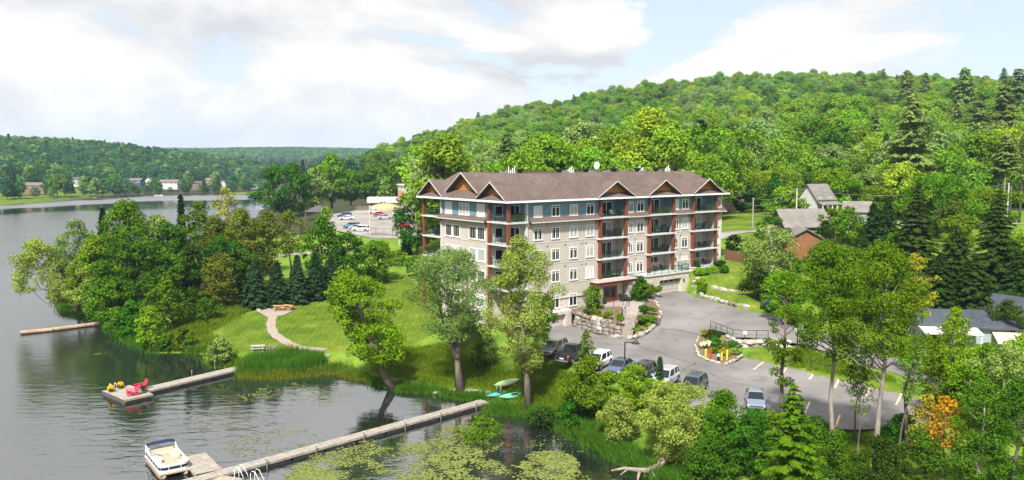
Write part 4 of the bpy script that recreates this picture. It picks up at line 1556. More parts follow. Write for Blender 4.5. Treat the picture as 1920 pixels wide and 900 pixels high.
for ci, lv, items in [(0, 5, [('c', 1.0, 'white_metal'), ('c', 3.1, 'white_metal'), ('t', 4.6, None)]), (0, 4, [('c', 2.7, 'dark_metal'), ('g', 4.3, None)]), (0, 3, [('t', 2.8, None)]),
                      (0, 2, [('c', 0.9, 'teal_cushion'), ('c', 3.6, 'teal_cushion')]), (1, 5, [('c', 4.3, 'dark_metal')]), (1, 4, [('c', 2.7, 'teal_cushion'), ('g', 4.4, None)]), (1, 3, [('c', 3.1, 'dark_metal'), ('g', 4.4, None)]),
                      (1, 2, [('t', 2.2, None), ('c', 4.0, 'dark_metal')]), (2, 5, [('c', 3.9, 'dark_metal')]), (2, 4, [('c', 2.2, 'teal_cushion'), ('g', 4.4, None)]), (2, 3, [('c', 3.0, 'dark_metal'), ('c', 4.2, 'dark_metal')]), (2, 2, [('c', 2.4, 'teal_cushion'), ('c', 4.0, 'dark_metal')])]:
    seen = {}
    for kd, dx, m in items:
        same = [q for q in items if q[0] == kd and q[2] == m]
        side = ''
        if len(same) > 1:
            side = 'left of two ' if dx == min(q[1] for q in same) else 'right of two '
        furn(kd, {'c': 'patio_chair', 'g': 'grill', 't': 'patio_table'}[kd], f'{side}on the {LVN[lv]} storey of the {CN[ci]}', COLS[ci][0] + dx, 0.35, fz(ci, lv), rnd.uniform(-.4, .4), m)
furn('g', 'grill', 'on the top corner balcony over the willows', 2.0, 0.5, LV[5], 0)
furn('g', 'grill', 'on the fourth storey balcony at the left end', 0.9, 18.6, LV[4], 1.5)
furn('c', 'patio_chair', 'on the top balcony at the left end', 0.9, 18.4, LV[5], 1.2, 'dark_metal')
furn('c', 'patio_chair', 'on the terrace over the right-hand garage', 33.0, -1.3, 9.75, 0.6, 'teal_cushion')

mat('step_stone', (0.27, 0.235, 0.205), 0.9, 0.2, 2, 0.3)
# ------------------------------------------------------------------ entrance court: landing, steps, beds, stone walls
LZ = 6.1
sA = np.array(P(1186, 589, LZ)[:2]); sB = np.array(P(1164, 634, 4.2)[:2])
_d = (sB - sA) / np.linalg.norm(sB - sA); _p = np.array((_d[1], -_d[0]))
land = [BL(15.0, -0.02), BL(23.6, -0.02), BL(24.2, -2.6), BL(22.8, -3.4), tuple(sA - _p * 1.35 + _d * .1), tuple(sA + _p * 1.3 + _d * .1), BL(18.2, -3.4), BL(15.2, -1.9)]
lm = MB().prism([q[:2] for q in land], 3.6, LZ)
tag(lm.build('entrance_landing', 'paver'), 'pale paved landing at the entrance door', kind='structure')
stairs = empty('entrance_steps', (sB[0], sB[1], 4.1))
tag(stairs, 'stone entrance steps climbing from the parking lot to the landing', 'steps')
NS = 11
dv = (sB - sA); ln = np.linalg.norm(dv); dv = dv / ln; pv = np.array((dv[1], -dv[0]))
for k in range(NS):
    z1 = LZ - (k + 1) * (LZ - 4.2) / (NS + 0.0)
    f0 = ln * k / NS; f1 = ln * (k + 1.08) / NS
    bend = 0.35 * math.sin(math.pi * k / NS)
    wd = 1.25 + 0.03 * k
    c = [sA + dv * f0 - pv * (wd - bend), sA + dv * f1 - pv * (wd - bend), sA + dv * f1 + pv * (wd + bend), sA + dv * f0 + pv * (wd + bend)]
    poly = [(q[0] - sB[0], q[1] - sB[1]) for q in c]
    s_ = MB().prism(poly[::-1] if pv[0] * dv[1] > pv[1] * dv[0] else poly, -0.9, z1 - 4.1)
    s_.build('step', 'step_stone', stairs)


def handrail(name, label, pts, cat='handrail', h=1.0, group=None, mids=1):
    base = pts[0]
    o = empty(name, base)
    q = [Vector(p) - Vector(base) for p in pts]
    m = MB()
    for a, b in zip(q[:-1], q[1:]):
        m.bar(a + Vector((0, 0, h)), b + Vector((0, 0, h)), .055)
        for j in range(mids):
            zz = h * (j + 1) / (mids + 1)
            m.bar(a + Vector((0, 0, zz)), b + Vector((0, 0, zz)), .035)
    m.build('rail', 'dark_metal', o)
    for p in q:
        MB().bar(p + Vector((0, 0, -.15)), p + Vector((0, 0, h)), .06).build('post', 'dark_metal', o)
    tag(o, label, cat, group)
    return o


def on_stairs(t, off):
    c = sA + dv * ln * t + pv * off
    return (c[0], c[1], LZ - t * (LZ - 4.2))


handrail('handrail', 'dark metal handrail on the left side of the entrance steps', [on_stairs(t, 1.0) for t in (-0.35, 0.0, .33, .66, 0.98)])
handrail('handrail', 'dark metal handrail on the right side of the upper entrance steps', [on_stairs(t, -1.2) for t in (-0.35, 0.0, .3, .55)])
handrail('handrail', 'dark metal guard rail along the left edge of the entrance landing', [(*BL(15.4, -2.0)[:2], LZ), (*BL(16.9, -2.75)[:2], LZ), (*BL(18.3, -3.3)[:2], LZ)])


def stone_wall(name, label, line, rows, size, m, rng, lean=0.0):
    """stacked boulders: each stone a piece of its own. line: list of (x, y, z base)"""
    o = empty(name, line[0])
    b0 = Vector(line[0])
    p = [Vector(q) for q in line]
    L_ = [0]
    for a, b in zip(p[:-1], p[1:]): L_.append(L_[-1] + (b - a).length)

    def at(s):
        for k in range(len(p) - 1):
            if s <= L_[k + 1] or k == len(p) - 2:
                t = (s - L_[k]) / max(1e-6, L_[k + 1] - L_[k])
                return p[k].lerp(p[k + 1], t), (p[k + 1] - p[k]).normalized()
    hgt = size[2]
    for r_ in range(rows if isinstance(rows, int) else max(rows)):
        s = rng.uniform(0, .3)
        while s < L_[-1]:
            w = size[0] * rng.uniform(.7, 1.4)
            c, d = at(min(L_[-1], s + w / 2))
            fr = s / L_[-1]
            if isinstance(rows, int) or r_ < rows[0] + (rows[1] - rows[0]) * fr + .5:
                n_ = Vector((-d.y, d.x, 0))
                mb = MB().lump((0, 0, 0), (w * .56, size[1] * rng.uniform(.45, .6), hgt * rng.uniform(.42, .85)), rng, .2, 1, 8, 5, math.atan2(d.y, d.x) + rng.uniform(-.15, .15))
                mb.build('stone', m if rng.random() < .82 else ('boulder' if m == 'pale_stone' else 'pale_stone'), o, tuple(c - b0 + n_ * (lean * r_ + rng.uniform(-.06, .06)) + Vector((0, 0, hgt * (r_ + .42)))))
            s += w * 0.97
    tag(o, label, 'stone wall')
    return o


rs = random.Random(3)
wallpts = [P(1074, 611, 3.9), P(1098, 618, 3.95), P(1128, 627, 4.05), P(1156, 633, 4.15)]
stone_wall('boulder_wall', 'wall of rough stacked boulders left of the entrance steps', wallpts, (4, 2), (1.15, .9, .5), 'boulder', rs, 0.16)
# sloping bed above the boulders
bw = np.array([q[:2] for q in wallpts])
bed_poly = [tuple(q) for q in bw] + [on_stairs(.8, 1.4)[:2], on_stairs(.05, 1.4)[:2], BL(18.0, -3.5)[:2], BL(15.1, -2.0)[:2], BL(14.8, -0.1)[:2], BL(10.7, -0.1)[:2]]
bed_z = idw([(*bw[0], 5.6), (*bw[1], 5.55), (*bw[2], 5.2), (*bw[3], 4.75), (*on_stairs(.8, 1.4)[:2], 4.75), (*on_stairs(.05, 1.4)[:2], 6.0), (*BL(15.1, -2.0)[:2], 6.0), (*BL(14.8, -.1)[:2], 6.05), (*BL(10.7, -.1)[:2], 5.9)])
tag(sheet('flower_bed', bed_poly, bed_z, 'mulch', .7), 'sloping planted bed above the boulder wall', kind='structure')
# bed right of the steps with stone kerb
kerb = [P(1171, 636, 4.25), P(1188, 634, 4.35), P(1206, 628, 4.5), P(1222, 618, 4.75), P(1233, 607, 5.1), P(1239, 592, 5.55), P(1236, 578, 6.0), P(1228, 568, 6.25)]
bed2 = [q[:2] for q in kerb] + [BL(24.3, -2.7)[:2], BL(22.4, -3.75)[:2], on_stairs(.0, -1.4)[:2], on_stairs(.5, -1.6)[:2], on_stairs(.9, -1.5)[:2]]
bed2_z = idw([(q[0], q[1], q[2] + .32) for q in kerb] + [(*BL(24.3, -2.7)[:2], 6.15), (*BL(22.4, -3.75)[:2], 6.05), (*on_stairs(0, -1.4)[:2], 6.0), (*on_stairs(.5, -1.6)[:2], 5.2), (*on_stairs(.9, -1.5)[:2], 4.5)])
tag(sheet('flower_bed', bed2, bed2_z, 'mulch', .7), 'planted bed between the entrance steps and the driveway', kind='structure')
stone_wall('stone_kerb', 'pale stone kerb curving round the bed beside the driveway', kerb, 1, (1.1, .45, .42), 'pale_stone', rs)
# island bed with bollards
isl = [P(1311, 632, 4.8), P(1304, 650, 4.45), P(1310, 668, 4.25), P(1332, 678, 4.15), P(1358, 685, 4.1), P(1380, 676, 4.2), P(1390, 668, 4.3)]
isl_poly = [q[:2] for q in isl] + [P(1385, 650, 4.7)[:2], P(1362, 640, 4.9)[:2], P(1340, 628, 5.1)[:2], P(1326, 621, 5.1)[:2]]
isl_z = idw([(q[0], q[1], q[2] + .18) for q in isl] + [(*P(1385, 650, 4.7)[:2], 4.75), (*P(1340, 628, 5.1)[:2], 5.15)])
tag(sheet('flower_bed', isl_poly, isl_z, 'mulch', .7), 'mulched island bed with bollards and clipped shrubs', kind='structure')
stone_wall('stone_kerb', 'low pale kerb stones round the island bed with bollards', isl, 1, (.8, .35, .26), 'pale_stone', rs)
stone_wall('stone_wall', 'grey stacked stone wall under the black railing', [P(1358, 640, 4.75), P(1378, 651, 4.6), P(1405, 653, 4.6), P(1440, 650, 4.65), P(1475, 652, 4.8)], (2, 2), (1.5, .7, .5), 'pale_stone', rs, 0.08)
stone_wall('stone_kerb', 'pale stone edging along the lawn above the driveway', [P(1300, 552, 6.7), P(1320, 558, 6.7), P(1345, 565, 6.65), P(1372, 572, 6.65), P(1400, 579, 6.6)], 1, (1.3, .6, .55), 'pale_stone', rs)
stone_wall('stone_ledge', 'short stone ledge in the middle of the upper lawn', [P(1332, 541, 7.6), P(1352, 545, 7.5), P(1372, 549, 7.45), P(1386, 551, 7.4)], 1, (1.4, .6, .5), 'pale_stone', rs)
stone_wall('stone_ledge', 'stacked stone ledge under the shrubs at the building corner', [P(1300, 545, 7.0), P(1302, 532, 7.9), P(1318, 524, 8.4), P(1340, 519, 8.8), P(1358, 516, 9.0)], 2, (1.4, .7, .42), 'pale_stone', rs)
gr_pts = [P(1332, 617, 5.2), P(1342, 621, 5.35), P(1352, 625, 5.45), P(1363, 629, 5.5), P(1374, 634, 5.55), P(1396, 636, 5.55), P(1418, 636, 5.6), P(1440, 636, 5.6)]
handrail('guard_rail', 'black metal guard rail above the grey stone wall', gr_pts, 'railing', 1.05)
handrail('guard_rail', 'short black metal guard rail right of the stone wall', [P(1441, 612, 5.9), P(1453, 614, 5.85), P(1466, 617, 5.8)], 'railing', 1.05)
MB_sign = MB().box(-.22, .22, -.02, .02, .62, 1.02)
sg = MB_sign.build('rail_sign', 'white_trim', None, P(1396.5, 636.2, 5.56), 0)
tag(sg, 'small white sign fixed to the black guard rail', 'sign')

bol = [('yellow_bollard', 1323, 671, 'yellow_paint', 1.1, 'yellow bollard at the left end of the island bed'), ('red_bollard', 1332, 673, 'red_paint', 1.35, 'red bollard on the island bed'),
       ('yellow_bollard', 1353, 674, 'yellow_paint', .85, 'short yellow bollard right of the hydrant'), ('yellow_bollard', 1363, 674, 'yellow_paint', 1.15, 'tall yellow bollard at the right end of the island bed')]
for nm, px, py, m, hh, lb in bol:
    q = P(px, py, 4.4)
    o = empty(nm, (q[0], q[1], 4.25))
    MB().tube([(0, 0, 0), (0, 0, hh)], .11, 10).build('pipe', m, o)
    MB().tube([(0, 0, hh), (0, 0, hh + .06), (0, 0, hh + .1)], [.11, .08, .02], 10).build('cap', m, o)
    tag(o, lb, 'bollard', 'bollards on the island bed')
q = P(1347, 676, 4.35)
hy = empty('hydrant', (q[0], q[1], 4.22))
MB().tube([(0, 0, 0), (0, 0, .6)], .13, 10).build('barrel', 'black_vent', hy)
MB().tube([(0, 0, .6), (0, 0, .7), (0, 0, .85), (0, 0, .92)], [.16, .2, .16, .04], 10).build('cap', 'lamp_lens', hy)
MB().tube([(-.2, 0, .4), (.2, 0, .4)], .06, 8).build('arm', 'black_vent', hy)
tag(hy, 'black hydrant with a white cap between the bollards', 'hydrant')


def lamp_post(px, py, z, hgt, label, arm):
    q = P(px, py, z)
    o = empty('lamp_post', q)
    MB().tube([(0, 0, 0), (0, 0, .15), (0, 0, .55), (0, 0, .7)], [.24, .24, .2, .1], 10).build('base', 'dark_metal', o)
    MB().tube([(0, 0, .6), (0, 0, hgt)], .075, 8).build('pole', 'dark_metal', o)
    if arm:
        MB().bar((0, 0, hgt), (.9, -.1, hgt + .03), .08).build('arm', 'dark_metal', o)
        hd = MB().tube([(1.15, -.13, hgt + .35), (1.15, -.13, hgt + .05), (1.15, -.13, hgt - .1)], [.1, .26, .5], 12)
        hd.build('lamp_head', 'dark_metal', o)
        MB().tube([(1.15, -.13, hgt - .1), (1.15, -.13, hgt - .15)], .3, 12).build('lens', 'lamp_lens', o)
    tag(o, label, 'lamp post')


lamp_post(1171, 700, 4.0, 3.4, 'black lamp post with a downturned shade beside the parked cars', True)
lamp_post(1494, 671, 4.45, 4.2, 'black lamp post on the grass strip among the thin trees', True)

# parking stripes: real paint on the lot
def stripe(a, b, lab):
    a, b = np.array(a[:2]), np.array(b[:2])
    d = (b - a) / np.linalg.norm(b - a); n = np.array((-d[1], d[0])) * .09
    p = sheet('parking_stripe', [a - n, b - n, b + n, a + n], lot_h, 'stripe_yellow', 1.0, 0.008)
    tag(p, lab, 'line', 'parking stripes')


sx = [((1438, 674), (1413, 694), 'first pale yellow parking stripe, nearest the island bed'), ((1533, 691), (1517, 712), 'pale yellow parking stripe right of the leftmost thin trunk'), ((1575, 707), (1565, 727), 'pale yellow parking stripe left of the second trunk'),
      ((1637, 702 + 18), (1624, 742), 'pale yellow parking stripe behind the pale trunks'), ((1692, 735), (1680, 758), 'pale yellow parking stripe near the right end of the lot'),
      ((1484, 680), (1466, 702), 'pale yellow parking stripe behind the narrow dark tree'), ((1518, 752), (1508, 775), 'pale yellow stripe at the lower edge of the lot'), ((1575, 775), (1566, 798), 'pale yellow stripe between the trunks, at the lower edge')]
for a, b, lb in sx:
    stripe(P(*a, 4.05), P(*b, 4.0), lb)


def crack(pts, name, lab, w=.10, zf=lot_h):
    o = sheet(name, ribbon([P(*q) for q in pts], w), zf, 'road_crack', 1.0, 0.010)
    tag(o, lab, kind='structure')


mat('road_crack', (0.075, 0.07, 0.07), 0.9, 0.2)
crack([(1196, 648, 4.25), (1240, 662, 4.2), (1262, 671, 4.15), (1298, 682, 4.1)], 'asphalt_seam', 'dark sealed seam crossing the lot below the steps', .12)
crack([(1237, 616, 4.8), (1262, 619.5, 4.8), (1290, 623.5, 4.8), (1309, 628, 4.8)], 'asphalt_seam', 'dark seam across the foot of the driveway', .16)
crack([(1278, 695, 4.05), (1296, 687, 4.1), (1304, 680, 4.1), (1302, 686, 4.1)], 'asphalt_crack', 'hooked crack in the asphalt beside the island bed', .08)
crack([(1330, 700, 4.05), (1345, 708, 4.0), (1370, 717, 4.0), (1420, 726, 4.0)], 'asphalt_crack', 'crack in the asphalt near the silver car', .08)

q = P(1446, 583, 6.75)
bn = empty('waste_bin', q, .5)
MB().loft([[(-.65, -.45, .1), (.65, -.45, .1), (.65, .45, .1), (-.65, .45, .1)], [(-.75, -.55, 1.25), (.75, -.55, 1.25), (.75, .55, 1.25), (-.75, .55, 1.25)]]).build('body', 'bin_green', bn)
MB().loft([[(-.8, -.6, 1.25), (.8, -.6, 1.25), (.8, .6, 1.25), (-.8, .6, 1.25)], [(-.7, -.4, 1.42), (.7, -.4, 1.42), (.7, .5, 1.42), (-.7, .5, 1.42)]]).build('lid', 'bin_green', bn)
for x in (-.5, .5): MB().tube([(x, .48, .13), (x + .001, .6, .13)], .13, 10).build('wheel', 'tyre', bn)
tag(bn, 'dark green waste bin at the edge of the driveway', 'bin')
# chairs and pots by the door
for k, (x, y) in enumerate(((20.7, -.75), (21.3, -1.5))):
    o = empty('patio_chair', BL(x, y, LZ + .004), BANG + .3 * k)
    chair_parts(o, 'dark_metal')
    tag(o, ['black chair beside the entrance door', 'black chair beside the right entrance pillar'][k], 'chair')


# ------------------------------------------------------------------ vehicles
def car(kind, m, label, pos, rz, group='cars parked in the lot', detail=True):
    o = empty('parked_' + {'suv': 'suv', 'sedan': 'car', 'pickup': 'pickup', 'hatch': 'car'}[kind], pos, rz)
    S = {'suv': dict(L=4.65, W=1.88, Ht=1.70, belt=1.05, hood=1.0, ws=1.25, wt=.35, rb=-2.2, rt=-1.85),
         'sedan': dict(L=4.6, W=1.80, Ht=1.44, belt=.92, hood=.86, ws=1.15, wt=.25, rb=-1.85, rt=-1.1),
         'hatch': dict(L=4.2, W=1.78, Ht=1.50, belt=.95, hood=.92, ws=1.2, wt=.35, rb=-2.0, rt=-1.55),
         'pickup': dict(L=5.6, W=1.95, Ht=1.85, belt=1.15, hood=1.12, ws=1.45, wt=.75, rb=-.65, rt=-.45)}[kind]
    L2, hw = S['L'] / 2, S['W'] / 2

    def ring(x, zt, w, zb):
        return [(x, -w * .9, zb), (x, -w, zb + .16), (x, -w, zt - .22), (x, -w * .94, zt - .05), (x, -w * .84, zt), (x, w * .84, zt), (x, w * .94, zt - .05), (x, w, zt - .22), (x, w, zb + .16), (x, w * .9, zb)]
    b, hd = S['belt'], S['hood']
    st_ = [(-L2, b - .18, hw * .86, .46), (-L2 + .10, b - .06, hw * .95, .34), (-L2 + .5, b, hw, .28), (-.6, b, hw, .26), (S['ws'] - .1, b - .01, hw, .27), (S['ws'] + .25, hd, hw * .99, .28), (L2 - .45, hd - .09, hw * .95, .30), (L2 - .1, hd - .2, hw * .87, .36), (L2, hd - .32, hw * .76, .46)]
    body = MB().loft([ring(*q) for q in st_]).build('body', m, o, smooth=False)
    # glasshouse
    wb, wt_ = hw * .90, hw * .70
    x0, x1, X0, X1, zt = S['rb'], S['ws'], S['rt'], S['wt'], S['Ht']
    gb = [(x0, -wb * .94, b - .04), (x1, -wb, b - .04), (x1 + .0, wb, b - .04), (x0, wb * .94, b - .04)]
    gt = [(X0, -wt_, zt - .05), (X1, -wt_, zt - .05), (X1, wt_, zt - .05), (X0, wt_, zt - .05)]
    MB().loft([gb, gt]).build('windows', 'car_glass', o)
    rf_ = MB().loft([[(X0 - .08, -wt_ - .03, zt - .09), (X1 + .06, -wt_ - .03, zt - .09), (X1 + .06, wt_ + .03, zt - .09), (X0 - .08, wt_ + .03, zt - .09)],
                     [(X0 - .04, -wt_ - .01, zt - .02), (X1, -wt_, zt - .02), (X1, wt_, zt - .02), (X0 - .04, wt_ + .01, zt - .02)],
                     [(X0 + .2, -wt_ * .8, zt + .02), (X1 - .25, -wt_ * .8, zt + .02), (X1 - .25, wt_ * .8, zt + .02), (X0 + .2, wt_ * .8, zt + .02)]])
    for s in (-1, 1):
        for (xa, xb) in ((x1, X1), (x0, X0), ((x0 + x1) / 2 - .1, (X0 + X1) / 2 - .05), (x0 + .55, X0 + .35)):
            fr_ = .985
            ya = wb * (1 if xa == x1 else .97)
            rf_.bar((xa, s * ya * fr_, b - .02), (xb, s * wt_ * 1.005, zt - .06), .075, .05)
    rf_.build('roof', m, o)
    if kind == 'pickup':
        bed = MB().box(-L2 + .12, S['rb'] - .08, -hw * .86, hw * .86, b - .02, b + .05)
        bed.build('bed_cover', 'bbq_cover', o)
    wr = .37 if kind in ('suv', 'pickup') else .33
    if detail:
        MB().box(L2 - .12, L2 + .02, -hw * .5, hw * .5, .5, hd - .36).build('grille', 'black_vent', o)
        MB().box(-L2 - .04, -L2 + .1, -hw * .8, hw * .8, .38, .56).build('bumper', 'black_vent' if kind != 'pickup' else 'rim', o)
        MB().box(L2 - .14, L2 + .03, -hw * .74, hw * .74, .36, .5).build('bumper', m, o)
        MB().box(-L2 - .015, -L2 + .02, -.26, .26, .66, .80).build('number_plate', 'white_trim', o)
        for s in (-1, 1):
            MB().obox((L2 - .17, s * hw * .68, hd - .31), (.14, .17, .08), ((1, -.35 * s, 0), (.35 * s, 1, 0), (0, 0, 1))).build('headlight', 'lamp_lens', o)
            MB().box(-L2 - .01, -L2 + .16, s * hw * .80 - .09, s * hw * .80 + .09, b - .42, b - .12).build('tail_light', 'tail_red', o)
            MB().box(S['ws'] - .38, S['ws'] - .2, s * hw - .02 if s > 0 else -hw - .2, hw + .2 if s > 0 else -hw + .02, b - .02, b + .15).build('mirror', m, o)
    for x in (-L2 + .88, L2 - .88):
        for s in (-1, 1):
            MB().tube([(x, s * (hw - .03), wr + .02), (x, s * (hw + .004), wr + .02)], wr + .07, 16).build('wheel_arch', 'black_vent', o)
            wh = MB().tube([(0, -.12, 0), (0, .12, 0)], wr, 16).build('wheel', 'tyre', o, (x, s * (hw - .10), wr))
            MB().tube([(0, s * .10, 0), (0, s * .135, 0)], wr * .62, 12).build('rim', 'rim', wh)
    tag(o, label, {'suv': 'suv', 'sedan': 'car', 'pickup': 'pickup truck', 'hatch': 'car'}[kind], group)
    return o


def lot_at(px, py):
    q = P(px, py, 4.0)
    return (q[0], q[1], float(lot_h(np.array([q[0]]), np.array([q[1]]))[0]) + .005)


# heading: the bays run across the lot's lower edge; noses point to the lake or to the building
car('suv', 'car_grey_green', 'grey-green SUV parked at the left end of the row, beside the black pickup', lot_at(1039, 660), R(240))
car('pickup', 'car_black', 'black pickup truck with its red tail light towards the meadow', lot_at(1073, 673), R(60))
car('suv', 'car_white', 'white SUV parked behind the tall leafy shrub', lot_at(1121, 688), R(240))
car('sedan', 'car_blue_grey', 'blue-grey car beside the lamp post', lot_at(1163, 698), R(240))
car('suv', 'car_navy', 'black SUV in the middle of the parked row', lot_at(1203, 711), R(238))
car('suv', 'car_silver', 'silver-white SUV between the black SUV and the slate SUV', lot_at(1247, 721), R(240))
car('suv', 'car_slate', 'dark slate SUV at the right end of the parked row', lot_at(1300, 735), R(240))
car('sedan', 'car_steel', 'steel-blue sedan parked alone, facing the lake', lot_at(1416, 759), R(256))


def far_at(px, py):
    q = P(px, py, 8.8)
    z = float(flot_h(np.array([q[0]]), np.array([q[1]]))[0])
    q = P(px, py, z)
    return (q[0], q[1], z + .01)


fc = [('suv', 'car_blue', 646, 408, 185, 'blue SUV at the left of the far parking lot'), ('sedan', 'car_white', 650, 412, 185, 'white car beside the blue SUV in the far lot'),
      ('suv', 'car_teal', 659, 428, 175, 'teal SUV in the near left of the far parking lot'), ('suv', 'car_white', 677, 434, 172, 'white SUV nearest the fence of the far parking lot'), ('hatch', 'car_silver', 669, 431, 172, 'silver car between the teal SUV and the white SUV'),
      ('sedan', 'car_white', 703, 400, 10, 'white car at the back of the far row under the trees'), ('sedan', 'car_maroon', 713, 405, 10, 'pinkish red car in the far row'), ('sedan', 'car_silver', 722, 411, 10, 'silver car in front of the red car in the far row'),
      ('hatch', 'car_red', 754, 427, 20, 'bright red car under the dark tree by the building'), ('hatch', 'car_white', 748, 404, 20, 'white car half hidden by the dark tree')]
for kd, m, px, py, a, lb in fc:
    car(kd, m, lb, far_at(px, py), R(a), 'cars in the far lot', detail=False)

# ------------------------------------------------------------------ docks
def dock(name, label, line, w, z, sect, m='dock_wood', t=.16, floats=True):
    """dock of planked sections along a line (list of xy)"""
    p = [np.array(q[:2]) for q in line]
    o = empty(name, (p[0][0], p[0][1], 0))
    for a, b in zip(p[:-1], p[1:]):
        ln_ = np.linalg.norm(b - a); n = max(1, round(ln_ / sect))
        ang = math.atan2(*(b - a)[::-1])
        for k in range(n):
            s0 = ln_ * k / n; sl = ln_ / n - .04
            c = a + (b - a) * (s0 + sl / 2) / ln_
            mb = MB()
            npl = max(3, int(sl / .19))
            pl_ = sl / npl
            for j in range(npl):
                x = -sl / 2 + j * pl_
                mb.box(x, x + pl_ - .02, -w / 2, w / 2, z - .045, z + rs.uniform(-.006, .006))
            sec = mb.build('deck_section', m, o, (c[0] - p[0][0], c[1] - p[0][1], 0), ang)
            MB().box(-sl / 2, sl / 2, -w / 2 - .03, -w / 2 + .03, z - .22, z - .05).box(-sl / 2, sl / 2, w / 2 - .03, w / 2 + .03, z - .22, z - .05).build('stringer', m, sec)
            if floats:
                MB().box(-sl / 2 + .1, sl / 2 - .1, -w / 2 + .08, w / 2 - .08, -.2, z - .10).build('float', 'dock_side', sec)
    tag(o, label, 'dock')
    return o


# long dock
dA = P(908, 751, .5); dB = P(405, 888, .5)
dock('boat_dock', 'long narrow wooden dock running from the shore to the boat', [dA, dB, (dB[0] - (dA[0] - dB[0]) * .12, dB[1] - (dA[1] - dB[1]) * .12)], 1.25, .5, 3.4)
for k, t in enumerate((.06, .22, .37, .53, .7, .86)):
    c = np.array(dA[:2]) * (1 - t) + np.array(dB[:2]) * t
    n = np.array((dB[1] - dA[1], dA[0] - dB[0])); n = n / np.linalg.norm(n) * .72
    o = empty('mooring_post', (c[0] - n[0], c[1] - n[1], -1.0))
    MB().tube([(0, 0, 0), (0, 0, 1.95)], .05, 8).build('pipe', 'grey_metal', o)
    MB().tube([(0, 0, 1.95), (0, 0, 2.0)], .065, 8).build('cap', 'white_trim', o)
    tag(o, f'thin metal mooring post on the long dock, {ordn[k]} from the shore', 'post', 'mooring posts of the long dock')
# platform beside the boat
pq = [P(*q, .5) for q in ((361, 851), (352, 856), (377, 885), (402, 880))]
c1 = np.array(P(362, 853, .5)[:2]); c2 = np.array(P(392, 884, .5)[:2])
dock('finger_dock', 'short wide finger dock between the boat and the open water', [c1, c2], 2.2, .48, 3.0)
c1 = np.array(P(436, 893, .5)[:2]); c2 = np.array(P(396, 915, .5)[:2])
dock('swim_platform', 'pale wooden swim platform below the long dock', [c1, c2], 2.2, .46, 3.0)
for k, (px, py, lb) in enumerate(((440, 897, 'white curved swim ladder rails at the left of the long dock end'), (470, 905, 'white curved swim ladder rails at the bottom edge of the picture'))):
    q = P(px, py, .5)
    o = empty('swim_ladder', q, R(-20))
    for s in (0, .55):
        MB().tube([(0, s, -1.2), (0, s, .75), (.15, s, 1.0), (.45, s, .95), (.85, s, .3), (.95, s, 0)], .026, 8).build('rail', 'white_metal', o, smooth=True)
    for j in range(3): MB().bar((0, 0, -.9 + .35 * j), (0, .55, -.9 + .35 * j), .06).build('rung', 'white_metal', o)
    tag(o, lb, 'ladder')
# platform dock with chairs
wA = P(447, 689, .5); wB = P(272, 730, .5)
dock('walkway_dock', 'grey wooden walkway leading out to the floating platform', [wA, wB], 1.7, .5, 3.6)
pl4 = [np.array(P(*q, .5)[:2]) for q in ((192, 732), (232, 752), (287, 740), (246, 719))]
ctr = sum(pl4) / 4
ax_ = pl4[2] - pl4[1]; la = np.linalg.norm(ax_); ax_ = ax_ / la
by_ = pl4[0] - pl4[1]; lb_ = np.linalg.norm(by_)
plat = dock('floating_platform', 'square floating wooden platform with red chairs', [ctr - ax_ * la / 2, ctr + ax_ * la / 2], lb_ * .92, .5, la)
PANG = math.atan2(ax_[1], ax_[0])


def adirondack(pos, rz, m, label, sc=1.0):
    o = empty('adirondack_chair', pos, rz)
    o.scale = (sc,) * 3
    s = MB()
    for k in range(6):
        x = .38 - k * .115
        s.add([(x - .05, -.27, .36 - k * .03), (x + .05, -.27, .385 - k * .03), (x + .05, .27, .385 - k * .03), (x - .05, .27, .36 - k * .03), (x - .05, -.27, .335 - k * .03), (x + .05, -.27, .36 - k * .03), (x + .05, .27, .36 - k * .03), (x - .05, .27, .335 - k * .03)],
              [(0, 1, 2, 3), (7, 6, 5, 4), (0, 4, 5, 1), (1, 5, 6, 2), (2, 6, 7, 3), (3, 7, 4, 0)])
    s.build('seat', m, o)
    for k in range(5):
        y = (k - 2) * .115
        hgt = .98 - .045 * abs(k - 2) ** 1.5
        MB().bar((-.24, y * .9, .18), (-.24 - .42 * (hgt - .18) / .8, y * 1.15, hgt), .10, .03, up=(1, 0, .4)).build('back_slat', m, o)
    for sd in (-1, 1):
        MB().bar((.42, sd * .30, 0), (.42, sd * .30, .52), .05, .10).build('leg', m, o)
        MB().bar((.42, sd * .29, .36), (-.62, sd * .29, .03), .04, .11).build('leg', m, o)
        MB().bar((.52, sd * .36, .54), (-.42, sd * .34, .54), .14, .03).build('armrest', m, o)
    tag(o, label, 'chair')


def pl_at(u, v, z=.51):
    q = ctr + ax_ * u * la / 2 + np.array((-ax_[1], ax_[0])) * v * lb_ * .46
    return (q[0], q[1], z)


adirondack((*P(249, 741, .5)[:2], .51), R(218), 'chair_red', 'bright red adirondack chair on the platform, nearer to the camera', 1.2)
adirondack((*P(264, 731, .5)[:2], .51), R(226), 'chair_red', 'bright red adirondack chair on the platform, nearer to the walkway', 1.2)
MB().box(-.3, .3, -.3, .3, 0, .02)
for k, (u, v, lb) in enumerate(((-.72, .55, 'pot of yellow flowers at the left corner of the platform'), (.12, .78, 'pot of yellow flowers at the back corner of the platform'))):
    FLOWER_POTS = globals().setdefault('FLOWER_POTS', [])
    FLOWER_POTS.append((pl_at(u, v), lb))
q = (*P(270, 737, .5)[:2], .51)
o = empty('plant_pot', q)
MB().tube([(0, 0, 0), (0, 0, .4)], [.18, .25], 12).build('pot', 'bin_green', o)
tag(o, 'green pot of dark flowers beside the red chairs', 'flower pot')
GREENPOT = o
o = empty('side_table', (*P(261, 738, .5)[:2], .51), PANG)
